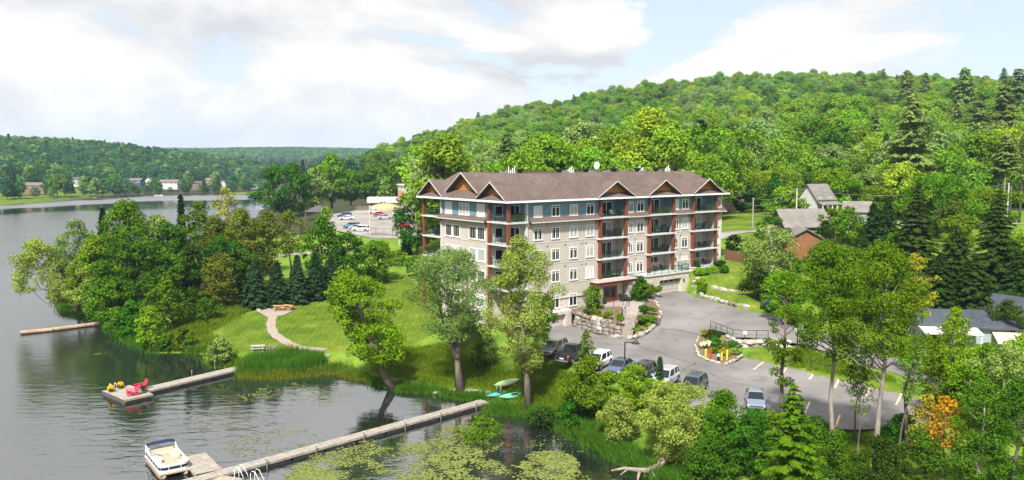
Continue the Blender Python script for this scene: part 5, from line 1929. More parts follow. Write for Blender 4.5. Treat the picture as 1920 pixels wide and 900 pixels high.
MB().box(-.25, .25, -.25, .25, .42, .46).build('top', 'white_trim', o)
for x in (-.2, .2):
    for y in (-.2, .2): MB().bar((x, y, 0), (x, y, .42), .05).build('leg', 'white_trim', o)
tag(o, 'small white side table between the red chairs', 'table')
o = empty('dock_ladder', pl_at(-.25, .86), PANG + R(90))
for s in (0, .55): MB().tube([(0, s, -.8), (0, s, .6), (-.1, s, .75), (-.5, s, .72), (-.6, s, .02)], .035, 8).build('rail', 'white_metal', o)
for j in range(2): MB().bar((0, 0, -.6 + .35 * j), (0, .55, -.6 + .35 * j), .06).build('rung', 'white_metal', o)
tag(o, 'white ladder hoops between the two yellow flower pots', 'ladder')
for px, py, lb in ((360, 711, 'thin post halfway along the grey walkway dock'), (403, 691, 'thin post near the shore end of the walkway dock')):
    q = P(px, py, 0)
    o = empty('mooring_post', (q[0], q[1], -1))
    MB().tube([(0, 0, 0), (0, 0, 2.0)], .05, 8).build('pipe', 'grey_metal', o)
    MB().tube([(0, 0, 2.0), (0, 0, 2.06)], .065, 8).build('cap', 'white_trim', o)
    tag(o, lb, 'post')
# old dock at the left point
oA = P(38, 622, .35); oB = P(152, 608, .45); oC = P(190, 606, .2)
dock('old_dock', 'weathered brown wooden dock at the wooded point', [oA, P(98, 616, .35), oB, oC], 1.5, .38, 4.5, 'old_dock_wood')

# ------------------------------------------------------------------ pontoon boat
bq = P(314, 876, .0)
boat = empty('pontoon_boat', (bq[0], bq[1], 0), math.atan2(c2[1] - c1[1], c2[0] - c1[0]))
d_ = np.array(P(360, 892, .6)[:2]) - np.array(P(300, 838, .6)[:2])
bow = np.array(P(392, 884, .5)[:2]) - np.array(P(362, 853, .5)[:2])
boat.rotation_euler.z = math.atan2(bow[1], bow[0])     # bow (+x) points to the long dock
boat.scale = (.98, 1.0, .85)
BL2, BW2 = 2.9, 1.28
for s in (-1, 1):
    MB().tube([(-BL2, s * .9, .08), (-BL2 + .3, s * .9, .05), (BL2 - .7, s * .9, .05), (BL2 - .1, s * .9, .18), (BL2 + .1, s * .9, .32)], [.28, .33, .33, .22, .05], 12).build('pontoon', 'tube_tan', boat, smooth=True)
MB().box(-BL2, BL2, -BW2, BW2, .42, .56).build('deck', 'tan_floor', boat)


def fence_ring(z0, z1, t, inset=0.0):
    r_ = .55
    X, Y = BL2 - .22 - inset, BW2 - .06 - inset
    pts = []
    for cx, cy, a0 in ((X - r_, Y - r_, 0), (-X + .1, Y - .1, 90), (-X + .1, -Y + .1, 180), (X - r_, -Y + r_, 270)):
        rr = r_ if cx > 0 else .1
        for k in range(5):
            a = R(a0 + 90 * k / 4)
            pts.append((cx + rr * math.cos(a), cy + rr * math.sin(a)))
    m = MB()
    n = len(pts)
    for k in range(n):
        a, b = pts[k], pts[(k + 1) % n]
        m.bar((*a, (z0 + z1) / 2), (*b, (z0 + z1) / 2), t, z1 - z0)
    return m


fence_ring(.58, .80, .05).build('skirt_panel', 'hull_white', boat)
fence_ring(.80, 1.10, .046).build('stripe_panel', 'navy_canvas', boat)
fence_ring(1.10, 1.26, .05).build('rail_panel', 'hull_white', boat)
fence_ring(1.26, 1.31, .08).build('top_rail', 'white_metal', boat)
sq = MB()
for x in np.linspace(-BL2 + .4, BL2 - .8, 6):
    for s in (-1, 1): sq.box(x - .025, x + .025, s * (BW2 - .05) - .035, s * (BW2 - .05) + .035, .58, 1.3)
for y in (-.5, .5): sq.box(BL2 - .25, BL2 - .18, y - .025, y + .025, .58, 1.3)
sq.build('stanchions', 'white_metal', boat)


def sofa(x0, x1, y0, y1, back):
    o = MB().box(x0, x1, y0, y1, .56, .92).build('seat', 'cream_vinyl', boat)
    b = MB()
    if 'l' in back: b.box(x0, x1, y1 - .16, y1, .92, 1.28)
    if 'r' in back: b.box(x0, x1, y0, y0 + .16, .92, 1.28)
    if 'f' in back: b.box(x1 - .16, x1, y0, y1, .92, 1.26)
    if 'b' in back: b.box(x0, x0 + .16, y0, y1, .92, 1.28)
    b.build('seat_back', 'cream_vinyl', o)


sofa(.9, 2.5, .55, 1.12, 'l')
sofa(.9, 2.5, -1.12, -.55, 'r')
sofa(-2.4, -1.6, -1.1, 1.1, 'b')
sofa(-1.6, .1, .55, 1.12, 'l')
MB().loft([[(-.5, -1.08, .56), (.2, -1.08, .56), (.2, -.5, .56), (-.5, -.5, .56)], [(-.45, -1.08, 1.2), (.1, -1.08, 1.35), (.1, -.5, 1.35), (-.45, -.5, 1.2)]]).build('console', 'hull_white', boat)
MB().tube([(-.55, -.8 + .18 * math.cos(2 * math.pi * k / 12), 1.2 + .18 * math.sin(2 * math.pi * k / 12)) for k in range(13)], .02, 6).build('steering_wheel', 'black_vent', boat)
MB().box(-1.3, -.85, -1.0, -.5, .56, 1.0).box(-1.35, -1.25, -1.0, -.5, 1.0, 1.45).build('helm_seat', 'cream_vinyl', boat)
# bimini folded back over the stern
bm = MB()
rings = []
for k in range(7):
    t = k / 6
    x = -2.75 + .75 * t
    zz = 1.95 + .14 * math.sin(math.pi * t)
    rings.append([(x, -1.2, zz - .12), (x, -.7, zz), (x, .7, zz), (x, 1.2, zz - .12), (x, 1.15, zz - .17), (x, .7, zz - .05), (x, -.7, zz - .05), (x, -1.15, zz - .17)])
bm.loft(rings)
bm.build('bimini', 'navy_canvas', boat)
bf = MB()
for s in (-1, 1):
    bf.tube([(-.9, s * 1.2, 1.3), (-2.1, s * 1.19, 1.85)], .022, 6).tube([(-1.0, s * 1.2, 1.3), (-2.7, s * 1.19, 1.82)], .022, 6).tube([(-2.3, s * 1.2, 1.3), (-2.7, s * 1.19, 1.82)], .022, 6)
bf.build('bimini_frame', 'white_metal', boat)
mo = MB().loft([[(-3.15, -.2, -.2), (-2.9, -.2, -.2), (-2.9, .2, -.2), (-3.15, .2, -.2)], [(-3.2, -.2, .6), (-2.85, -.2, .6), (-2.85, .2, .6), (-3.2, .2, .6)], [(-3.4, -.26, .7), (-2.85, -.26, .7), (-2.85, .26, .7), (-3.4, .26, .7)], [(-3.35, -.22, 1.12), (-2.9, -.22, 1.15), (-2.9, .22, 1.15), (-3.35, .22, 1.12)]])
mo.build('outboard_motor', 'black_vent', boat)
tag(boat, 'white pontoon boat with dark blue stripe and folded navy canopy, moored at the dock', 'boat')

# ------------------------------------------------------------------ kayaks, picnic things, driftwood
def hull(name, label, pos, rz, L_, w, h, m, tilt=0.0, cat='kayak'):
    o = empty(name, pos, rz)
    o.rotation_euler = (tilt, 0, rz)
    rings = []
    for k in range(13):
        t = -1 + 2 * k / 12
        r_ = max(.03, (1 - abs(t) ** 2.2))
        x = t * L_ / 2
        rise = .14 * abs(t) ** 3
        rings.append([(x, r_ * w / 2 * math.cos(a), h * .5 + rise + h * .5 * r_ * math.sin(a)) for a in [2 * math.pi * q_ / 12 for q_ in range(12)]])
    MB().loft(rings).build('hull', m, o, smooth=True)
    if cat == 'kayak': MB().tube([(-.45, 0, h * .86), (-.2, 0, h * .9), (.3, 0, h * .9), (.5, 0, h * .86)], [.06, .13, .13, .05], 10).build('cockpit', 'black_vent', o)
    else:
        for s_ in (-1, 1): MB().tube([(L_ / 2 * t, s_ * w / 2 * max(.03, 1 - abs(t) ** 2.2), h * .55 + .14 * abs(t) ** 3) for t in np.linspace(-.98, .98, 11)], .025, 6).build('gunwale', 'door_wood', o)
    tag(o, label, cat)


k1 = G(960, 748)
hull('kayak', 'bright green kayak lying on the grass by the dock', (k1[0] + .2, k1[1], k1[2] + .15), R(24), 3.8, .8, .4, 'kayak_green', .5)
k2 = G(938, 747)
hull('kayak', 'teal kayak next to the bright green kayak', (k2[0] - .1, k2[1] + .3, k2[2] + .05), R(38), 3.6, .75, .38, 'kayak_teal', .3)
k3 = G(948, 736)
hull('canoe', 'pale green canoe leaning on the kayak rack', (k3[0], k3[1] + .2, k3[2] + .75), R(42), 4.0, .75, .4, 'canoe_pale', .8, 'canoe')
o = empty('kayak_rack', (k3[0], k3[1], k3[2]), R(40))
for x in (-1.0, 1.0):
    MB().bar((x, -.35, 0), (x, -.35, .8), .08).bar((x, .35, 0), (x, .35, .8), .08).build('leg', 'grey_wood', o)
    MB().bar((x, -.4, .75), (x, .4, .75), .07).build('crossbar', 'grey_wood', o)
tag(o, 'low wooden rack under the pale canoe', 'rack')


def picnic(pos, rz, m, label, ml='grey_wood'):
    o = empty('picnic_table', pos, rz)
    for k in range(5): MB().box(-.95, .95, -.38 + k * .155, -.38 + k * .155 + .14, .72, .76).build('table_plank', m, o)
    for s in (-1, 1):
        for j in range(2): MB().box(-.95, .95, s * .72 - .13 + j * .14, s * .72 + j * .14, .42, .46).build('bench_plank', m, o)
        MB().bar((s * .7, -.72, 0), (s * .7, -.25, .72), .08).bar((s * .7, .72, 0), (s * .7, .25, .72), .08).bar((s * .7, -.85, .40), (s * .7, .85, .40), .06).build('leg_frame', ml, o)
    tag(o, label, 'picnic table')


q = G(524, 583); picnic((q[0], q[1], q[2] + .08), R(8), 'orange_wood', 'orange-brown picnic table on the gravel patch under the spruces')
q = G(541, 582); picnic((q[0], q[1], q[2] + .08), R(-25), 'orange_wood', 'second orange-brown picnic table, right of the first one')
q = G(484, 661); picnic((q[0], q[1], q[2] + .08), R(10), 'grey_wood', 'weathered grey picnic table at the waterside landing')
q = G(507, 657)
o = empty('fire_pit', (q[0], q[1], q[2] + .02))
for k in range(9):
    a = 2 * math.pi * k / 9
    MB().lump((0, 0, .18), (.24, .2, .22), rs, .15, 1, 7, 4).build('stone', 'boulder', o, (.65 * math.cos(a), .65 * math.sin(a), 0), a)
tag(o, 'ring of grey fire pit stones beside the grey picnic table', 'fire pit')
for px, py, a, lb in ((529, 664, 200, 'small orange-brown adirondack chair on the landing, left one'), (539, 662, 215, 'small orange-brown adirondack chair on the landing, right one')):
    q = G(px, py); adirondack((q[0], q[1], q[2] + .1), R(a), 'rust_plastic', lb, .95)
for px, py, s, lb in ((470, 582, .5, 'white boulder at the left of the picnic lawn'), (486, 583, .45, 'pale boulder beside the gravel patch'), (611, 671, .6, 'flat pale rock at the right end of the reeds'), (564, 660, .45, 'grey rock beside the path end'), (818, 739, .4, 'small reddish rock on the shore below the forked willow'),
                      (652, 697, .5, 'pale shore rock left of the leaning tree'), (1495, 622, .5, 'pale rock beside the black lamp post')):
    q = G(px, py)
    o = MB().lump((0, 0, s * .3), (s, s * .7, s * .5), rs, .15, 1).build('boulder', 'pale_stone', None, (q[0], q[1], q[2]))
    tag(o, lb, 'rock')
q = G(557, 566)
o = MB().tube([(-.9, 0, .2), (0, .1, .25), (.9, 0, .2)], [.22, .26, .2], 8).build('log', 'driftwood', None, (q[0], q[1], q[2]))
tag(o, 'short log lying at the top of the lawn', 'log')
q = P(1215, 893, 0)
o = empty('driftwood', (q[0], q[1], 0), R(10))
MB().tube([(-3.0, .9, .35), (-1.9, .75, .55), (-.9, .3, .5), (0, .1, .45), (1.0, .2, .7), (1.9, .6, 1.3)], [.07, .14, .2, .26, .33, .42], 9).build('trunk', 'driftwood', o, smooth=True)
MB().tube([(-.6, .2, .45), (-1.0, -.5, .4), (-1.3, -1.1, .1)], [.17, .13, .07], 8).tube([(.3, .1, .45), (.4, -.6, .3), (.2, -1.2, 0)], [.18, .14, .08], 8).tube([(-1.6, .6, .5), (-2.4, .2, .2)], [.1, .04], 7).build('branch', 'driftwood', o, smooth=True)
MB().tube([(1.9, .6, 1.2), (2.2, .9, 1.7)], [.45, .5], 9).tube([(2.0, .4, 1.2), (2.7, .3, 1.3)], [.25, .12], 7).build('root', 'driftwood', o, smooth=True)
tag(o, 'fallen silvery driftwood trunk at the water edge', 'driftwood')


# ------------------------------------------------------------------ houses, church, sheds, poles, fences
def house(name, label, pos, rz, w, d, h, rh, wm, rm, wins=((-.3, .3), (.25, .3)), porch=False, door=True, hip=False, cat='house'):
    """gabled house; ridge along x; front faces -y"""
    o = empty(name, pos, rz)
    MB().prism([(-w / 2, -d / 2), (w / 2, -d / 2), (w / 2, d / 2), (-w / 2, d / 2)], -4.0, h).build('wall', wm, o)
    g = MB()
    if not hip:
        for x in (-w / 2, w / 2 - .1):
            g.xprism([(-d / 2, h), (d / 2, h), (0, h + rh * .94)], 'x', x, x + .1)
        g.build('gable_wall', wm, o)
    ov = .45
    r_ = MB()
    k = (d / 2 + ov) / (d / 2)
    zt, ze = h + rh, h - rh * (k - 1)
    hi = d * .35 if hip else 0
    v = [(-w / 2 - ov, -d / 2 - ov, ze), (w / 2 + ov, -d / 2 - ov, ze), (w / 2 + ov, d / 2 + ov, ze), (-w / 2 - ov, d / 2 + ov, ze), (-w / 2 - ov + hi, 0, zt), (w / 2 + ov - hi, 0, zt)]
    v += [(a, b, c + .16) for a, b, c in v]
    r_.add(v, [(6, 7, 11, 10), (8, 9, 10, 11), (0, 1, 7, 6), (2, 3, 9, 8), (1, 0, 4, 5), (3, 2, 5, 4)] + ([(1, 2, 8, 7), (3, 0, 6, 9), (7, 8, 11), (9, 6, 10), (1, 5, 2), (0, 3, 4)] if hip else [(1, 5, 11, 7), (5, 2, 8, 11), (0, 6, 10, 4), (4, 10, 9, 3)]))
    r_.build('roof', rm, o)
    for fx, fz_ in wins:
        ww = link('window', win_mesh(1.3, 1.2, 'double')[0], o, (fx * w, -d / 2 - .004, h * fz_))
        link('pane', win_mesh(1.3, 1.2, 'double')[1][0], ww)
    for s in ((-1, 1) if wins else ()):
        ww = link('window', win_mesh(1.3, 1.2, 'double')[0], o, (s * (w / 2 + .004), 0, h * .35), s * math.pi / 2)
        link('pane', win_mesh(1.3, 1.2, 'double')[1][0], ww)
    if door:
        MB().box(-.45, .45, -d / 2 - .06, -d / 2, 0, 2.0).build('door', 'door_wood', o)
    if porch:
        po = MB()
        po.add([(-w / 2 - .5, -d / 2 - 2.2, h * .62), (w / 2 + .5, -d / 2 - 2.2, h * .62), (w / 2 + .2, -d / 2, h * .82), (-w / 2 - .2, -d / 2, h * .82), (-w / 2 - .5, -d / 2 - 2.2, h * .58), (w / 2 + .5, -d / 2 - 2.2, h * .58), (w / 2 + .2, -d / 2, h * .78), (-w / 2 - .2, -d / 2, h * .78)],
               [(0, 1, 2, 3), (7, 6, 5, 4), (0, 4, 5, 1), (1, 5, 6, 2), (3, 7, 4, 0)])
        pr = po.build('porch_roof', rm, o)
        for x in np.linspace(-w / 2 - .3, w / 2 + .3, 5):
            MB().box(x - .08, x + .08, -d / 2 - 2.1, -d / 2 - 1.95, -1.5, h * .6).build('porch_post', 'white_trim', pr)
    tag(o, label, cat)
    return o


def at_d(px, py, d):
    x, y, z = D(px, py, d)
    return (x, y, max(z, 0.2))


# far shore
fs = [('house_brick', 'roof_pink', 66, 353, 585, 22, 8, 2.8, 2.2, 'brick bungalow with pale roof at the left of the far shore'),
      ('house_white', 'roof_dark', 146, 341, 690, 10, 7, 3.0, 2.0, 'small white house half hidden in the trees of the far shore'),
      ('house_blue', 'roof_pink', 256, 345, 700, 14, 8, 4.0, 2.0, 'dark blue house with pinkish roof on the far shore'),
      ('house_white', 'roof_dark', 282, 342, 720, 8, 7, 3.0, 2.4, 'white gabled house just right of the blue house across the lake'),
      ('house_white', 'roof_pink', 319, 346, 700, 20, 9, 2.6, 2.6, 'long low house with pink roof above the far lawn'),
      ('house_brown', 'roof_dark', 371, 348, 730, 13, 8, 3.2, 1.8, 'brown house with pale fascia left of the reddish tree across the lake'),
      ('house_brick', 'roof_pink', 395, 345, 740, 9, 8, 4.5, 2.2, 'tall brick house behind the reddish tree across the lake'),
      ('house_white', 'roof_dark', 420, 348, 740, 8, 8, 3.6, 2.6, 'small white gabled cottage on the far shore'),
      ('house_grey', 'roof_dark', 483, 349, 760, 16, 8, 3.2, 1.6, 'dark low house with white trim at the right end of the far shore'),
      ('house_white', 'roof_dark', -2, 345, 590, 9, 8, 3.4, 2.2, 'white house at the left edge of the picture across the lake')]
for k, (wm, rm, px, py, d, w, dd, h, rh, lb) in enumerate(fs):
    house('house', lb, at_d(px, py, d), R(rnd.uniform(-12, 12)) + (R(90) if 'gabled' in lb else 0), w * .85, dd * .8, h * .8, rh * .8, wm, rm, ((-.35, .35), (-.1, .35), (.2, .35), (.4, .35)), door=False)['group'] = 'houses across the lake'
for px, py, lb in ((172, 372.3, 'small white motorboat moored left on the far shore'), (298, 367.5, 'white motorboat at a dock on the far shore, below the pink roof')):
    q = P(px, py, 0)
    o = empty('motorboat', (q[0], q[1], 0), R(rnd.uniform(-20, 20)))
    rings = []
    for k in range(9):
        t = -1 + 2 * k / 8
        b_ = 1.0 if t < .2 else max(.05, 1 - ((t - .2) / .8) ** 2)
        rings.append([(t * 3.4, -1.1 * b_, .75 + .2 * max(0, t)), (t * 3.4, -.8 * b_, -.1), (t * 3.4, .8 * b_, -.1), (t * 3.4, 1.1 * b_, .75 + .2 * max(0, t))])
    MB().loft(rings).build('hull', 'hull_white', o)
    MB().loft([[(-.6, -.8, .8), (1.2, -.8, .8), (1.2, .8, .8), (-.6, .8, .8)], [(-.4, -.7, 1.5), (.5, -.6, 1.5), (.5, .6, 1.5), (-.4, .7, 1.5)]]).build('windscreen', 'window_glass', o)
    tag(o, lb, 'boat')
for k, (x0, x1, y_, lb) in enumerate(((84, 98, 374.2, 'small dock on the far shore below the brick bungalow'), (268, 296, 368.4, 'low dock on the far shore beside the white motorboat'), (445, 462, 363.4, 'low dock at the right of the far shore'))):
    a, b = P(x0, y_, .5), P(x1, y_, .5)
    dock('wooden_dock', lb, [a, b], 2.0, .5, 8, floats=False)

# beyond the far lot: church with steeple, long white building
cpos = D(804, 334, 400)
ch = house('church', 'church with brown roof and a dark pointed steeple behind the apartment building', cpos, R(10), 10, 8, 2.6, 2.6, 'house_white', 'roof_pink', (), door=False, cat='church')
MB().box(-3.3, -1.3, -1.0, 1.0, 1, 6.2).build('tower', 'house_white', ch)
MB().loft([[(-3.6, -1.3, 6.2), (-1.0, -1.3, 6.2), (-1.0, 1.3, 6.2), (-3.6, 1.3, 6.2)], [(-2.4, -.1, 9.2), (-2.2, -.1, 9.2), (-2.2, .1, 9.2), (-2.4, .1, 9.2)]]).build('steeple', 'roof_dark', ch)
lp = D(784, 360, 232)
o = empty('long_building', (lp[0], lp[1], lp[2] - 2), R(18))
MB().box(-5, 7, -4, 4, -3, 3.9).build('wall', 'house_white', o)
MB().box(-5.3, 7.3, -4.3, 4.3, 3.9, 4.2).build('roof', 'membrane', o)
for x in np.linspace(-4.8, 6.8, 7): MB().box(x - .07, x + .07, -4.12, -4.0, -3, 3.9).build('pilaster', 'pale_trim', o)
for x in (-3.5, -1.5, .5, 2.5, 4.5): MB().box(x - .6, x + .6, -4.06, -4.0, 1.2, 2.8).build('window', 'window_glass', o)
MB().box(-5.06, -5.0, -3.5, 3.5, -1, 2.5).build('orange_panel', 'orange_wood', o)
tag(o, 'long white flat-roofed building behind the dark tree', 'building')

# right side
house('old_house', 'white two storey house with porch and steep grey roof behind the power pole', D(1530, 399, 190), R(28), 5.6, 5.2, 3.5, 3.0, 'house_white', 'grey_shingle', ((-.3, .7), (.25, .7), (-.3, .15)), porch=True)
bq_ = D(1478, 442, 166)
bn_ = house('barn', 'dark weathered barn with long pale grey roof', (bq_[0] + 2.2, bq_[1], bq_[2] - .3), R(6), 9.2, 7.5, 2.6, 3.0, 'barn_wood', 'grey_shingle', (), door=False, cat='barn')
b2 = D(1562, 442, 168)
house('barn', 'small grey-roofed outbuilding joined to the right of the dark barn', b2, R(20), 5, 5.5, 2.4, 2.4, 'barn_wood', 'grey_shingle', (), door=False, cat='barn')
sh = D(1502, 484, 137)
shd = house('shed', 'orange-brown board shed with its gable end facing the parking lot', sh, R(82), 7, 6.0, 3.4, 1.7, 'shed_wood', 'grey_shingle', (), door=False, cat='shed')
bb = MB()
for k in range(14):
    y = -2.9 + k * .43
    bb.box(-3.56, -3.5, y, y + .05, -1, 3.4)
tag(bb.build('boards', 'shed_wood', shd), kind='stuff')
hr = D(1606, 408, 178)
house('house', 'grey roof showing between the trees right of the white house', hr, R(-20), 5, 5, 1.6, 1.8, 'house_grey', 'grey_shingle', (), door=False)
hl = D(1357, 388, 210)
house('house', 'dark roof at the forest edge right of the apartment building', hl, R(10), 8, 7, 3.0, 2.2, 'house_brown', 'roof_dark', (), door=False)
q = D(1539, 478, 139)
o = MB().loft([[(-1.3, -1.9, 0), (1.3, -1.9, 0), (1.3, 1.9, 0), (-1.3, 1.9, 0)], [(-1.1, -1.7, .8), (1.1, -1.7, .8), (1.1, 1.7, .8), (-1.1, 1.7, .8)], [(-.3, -1.5, 1.2), (.3, -1.5, 1.2), (.3, 1.5, 1.2), (-.3, 1.5, 1.2)]]).build('tarpaulin', 'tarp_blue', None, (q[0], q[1], q[2] - .3), R(20))
tag(o, 'blue tarpaulin heap on the grass beside the board shed', 'tarpaulin')
q = D(1566, 468, 146)
picnic((q[0], q[1], q[2] - .2), R(0), 'white_trim', 'white garden table on the grass beyond the blue tarpaulin', 'white_trim')
# cottages at the right edge
mh = P(1815, 650, 5.4)
o = house('cottage', 'pale grey cottage with cream awning behind the young trees at the right', (mh[0], mh[1], mh[2]), R(-8), 12, 6.0, 2.9, 1.3, 'house_grey', 'slate_shingle', ((-.42, .35), (-.2, .35)), door=False)
MB().add([(1.2, -3.0, 2.5), (4.8, -3.0, 2.5), (5.0, -5.2, 1.75), (1.0, -5.2, 1.75), (1.2, -3.0, 2.42), (4.8, -3.0, 2.42), (5.0, -5.2, 1.5), (1.0, -5.2, 1.5)], [(3, 2, 1, 0), (4, 5, 6, 7), (3, 7, 6, 2), (0, 4, 7, 3), (2, 6, 5, 1)]).build('awning', 'awning_cream', o)
MB().add([(-6.6, -3.1, 2.95), (-.5, -3.1, 2.95), (-.5, -5.4, 2.55), (-6.6, -5.4, 2.55), (-6.6, -3.1, 2.85), (-.5, -3.1, 2.85), (-.5, -5.4, 2.40), (-6.6, -5.4, 2.40)], [(3, 2, 1, 0), (4, 5, 6, 7), (3, 7, 6, 2), (0, 4, 7, 3), (2, 6, 5, 1)]).build('porch_roof', 'house_white', o)
for x in (-6.4, -3.5, -.7): MB().box(x - .08, x + .08, -5.3, -5.15, -1, 2.45).build('porch_post', 'white_trim', o)
MB().box(5.2, 5.9, -3.06, -3, .2, 2.2).build('door', 'white_trim', o)
mh2 = P(1908, 634, 6.0)
house('cottage', 'second cottage with slate roof behind the round-topped tree at the right edge', (mh2[0] + 2, mh2[1] + 4, mh2[2]), R(-60), 8, 5.5, 2.6, 1.6, 'house_grey', 'slate_shingle', ((0, .4),), door=False)
for px, py, lb in ((1842, 650, 'red folded garden umbrella under the cream awning'), (1860, 652, 'red garden umbrella between the other two at the cottage'), (1874, 656, 'red garden umbrella at the right of the cottage porch')):
    q = P(px, py, 5.5)
    o = empty('garden_umbrella', q)
    MB().tube([(0, 0, 0), (0, 0, 2.0)], .03, 6).build('pole', 'white_metal', o)
    MB().tube([(0, 0, .7), (0, 0, 1.1), (0, 0, 1.7), (0, 0, 2.0)], [.55, .5, .3, .04], 8).build('canopy', 'umbrella_red', o)
    tag(o, lb, 'umbrella', 'red umbrellas at the cottage')
q = P(1723, 618, 5.8)
o = empty('water_tank', q, .3)
MB().box(-.65, .65, -.6, .6, .1, 1.35).build('tank', 'white_trim', o)
MB().tube([(0, 0, 1.35), (0, 0, 1.45)], .25, 10).build('lid', 'house_white', o)
MB().box(-.7, .7, -.65, .65, 0, .1).build('pallet', 'grey_wood', o)
tag(o, 'white cube water tank left of the grey cottage', 'tank')


def power_pole(px, py, d, top, label, m, arms=True):
    x, y, z = D(px, py, d)
    z = h1(x, y)
    zt = D(px, top, d)[2]
    o = empty('power_pole', (x, y, z))
    MB().tube([(0, 0, -.3), (0, 0, zt - z)], [.17, .12], 8).build('pole', m, o)
    if arms: MB().bar((-1.1, 0, zt - z - .5), (1.1, 0, zt - z - .5), .12).build('crossarm', m, o)
    MB().tube([(0, -.1, zt - z - .25), (0, -.1, zt - z - .05)], .06, 6).build('insulator', 'white_metal', o)
    tag(o, label, 'power pole')
    return (x, y, zt - .1)


pp = [power_pole(1411, 425, 163, 371, 'wooden power pole on the grass slope right of the apartment building', 'pole_wood', False),
      power_pole(1493, 400, 172, 353, 'pale power pole in front of the white house', 'pole_pale', False),
      power_pole(1888, 412, 178, 343, 'white power pole among the bare trunks at the right edge', 'pole_pale', False),
      power_pole(749, 470, 190, 396, 'thin power pole in front of the far parking lot', 'pole_pale', False),
      power_pole(694, 455, 205, 385, 'thin power pole at the fence of the far parking lot', 'pole_pale', False)]


def wire(a, b, label, sag=1.0, r_=.036):
    a, b = Vector(a), Vector(b)
    pts = [a.lerp(b, k / 12) - Vector((0, 0, sag * 4 * (k / 12) * (1 - k / 12))) for k in range(13)]
    o = MB().tube([p - a for p in pts], r_, 5).build('power_line', 'grey_metal', None, tuple(a))
    tag(o, label, 'cable', 'overhead power lines')


wire(pp[0], pp[1], 'overhead cable between the wooden pole and the pale pole')
wire(pp[1], pp[2], 'overhead cable from the pale pole to the pole at the right edge', 2)
wire((pp[0][0] - .2, pp[0][1], pp[0][2] - 1.2), D(1362, 360, 150), 'overhead cable from the wooden pole to the building corner', .4)
wire((pp[1][0], pp[1][1], pp[1][2] - 1.3), (pp[0][0], pp[0][1], pp[0][2] - 1.4), 'lower overhead cable between the wooden pole and the pale pole', .7)
wire(pp[3], D(830, 398, 140), 'overhead cable from the thin pole to the building end', .6)
wire(pp[4], pp[3], 'overhead cable between the two thin poles by the far lot', .8)


def fence(name, label, pts, h, kind, m):
    base = pts[0]
    o = empty(name, base)
    q = [Vector(p) - Vector(base) for p in pts]
    for a, b in zip(q[:-1], q[1:]):
        ln_ = (b - a).length
        if kind == 'board':
            n = int(ln_ / .16)
            for k in range(n):
                c = a.lerp(b, (k + .5) / n)
                d_ = (b - a).normalized()
                MB().obox((0, 0, h / 2), (.075, .012, h / 2 + rs.uniform(-.01, .02)), (d_, d_.cross(Vector((0, 0, 1))), (0, 0, 1))).build('board', m, o, tuple(c))
            MB().bar(a + Vector((0, 0, .4)), b + Vector((0, 0, .4)), .05, .1).bar(a + Vector((0, 0, h - .4)), b + Vector((0, 0, h - .4)), .05, .1).build('rail', m, o)
        else:
            n = max(1, round(ln_ / 2.6))
            for k in range(n + 1):
                c = a.lerp(b, k / n)
                MB().bar(c, c + Vector((0, 0, h)), .07).build('post', m, o)
            MB().bar(a + Vector((0, 0, h)), b + Vector((0, 0, h)), .06).bar(a + Vector((0, 0, .15)), b + Vector((0, 0, .15)), .05).build('rail', m, o)
            mesh = MB()
            nn = int(ln_ / .35)
            for k in range(nn):
                c = a.lerp(b, k / nn)
                mesh.bar(c + Vector((0, 0, .15)), c + Vector((0, 0, h)), .012)
            tag(mesh.build('wire_mesh', m, o), kind='stuff')
    tag(o, label, 'fence')


def gp(px, py, d):
    x, y, _ = D(px, py, d)
    return (x, y, h1(x, y))


fence('chain_fence', 'dark wire fence along the near edge of the far parking lot', [gp(690, 440, 207), gp(720, 442, 205), gp(770, 446, 200), gp(800, 447, 196)], 1.7, 'wire', 'dark_metal')
fence('board_fence', 'red-brown board fence right of the apartment building', [gp(1358, 486, 138), gp(1395, 489, 135)], 1.7, 'board', 'fence_wood')
for k, px in enumerate((674, 686)):
    q = far_at(px, 393)
    o = empty('dumpster', q, .1)
    MB().loft([[(-1.0, -.7, .15), (1.0, -.7, .15), (1.0, .7, .15), (-1.0, .7, .15)], [(-1.0, -.9, 1.5), (1.0, -.9, 1.5), (1.0, .9, 1.5), (-1.0, .9, 1.5)]]).build('bin', 'house_brown', o)
    MB().box(-1.05, 1.05, -.95, .95, 1.5, 1.62).build('lid', 'black_vent', o)
    MB().box(-1.1, -1.0, -.5, .5, .6, .9).build('handle', 'grey_metal', o)
    tag(o, ['left of two dark dumpsters at the back of the far lot', 'right of two dark dumpsters at the back of the far lot'][k], 'dumpster')
q = far_at(722, 391)
o = MB().lump((0, 0, 0), (5.5, 3.5, 2.0), rs, .08, 0, 16, 8).build('sand_pile', 'sand_pile', None, (q[0], q[1], q[2] - .2), smooth=True)
tag(o, 'orange-brown sand pile at the back of the far lot', 'sand pile')
q = far_at(712, 385)
o = empty('white_trailer', (q[0], q[1] + 8, q[2]), .05)
MB().loft([[(-6, -1.2, .5), (6, -1.2, .5), (6, 1.2, .5), (-6, 1.2, .5)], [(-6, -1.2, 2.4), (6, -1.2, 2.4), (6, 1.2, 2.4), (-6, 1.2, 2.4)], [(-5.6, -.9, 2.8), (5.6, -.9, 2.8), (5.6, .9, 2.8), (-5.6, .9, 2.8)]]).build('body', 'house_white', o)
for x in (-1, 1): MB().tube([(x * .6, -1.15, .45), (x * .6, -1.25, .45)], .45, 12).build('wheel', 'tyre', o)
tag(o, 'long white trailer under the trees behind the far lot', 'trailer')
q = D(598, 413, 262)
o = empty('pavilion', (q[0], q[1], h1(q[0], q[1])))
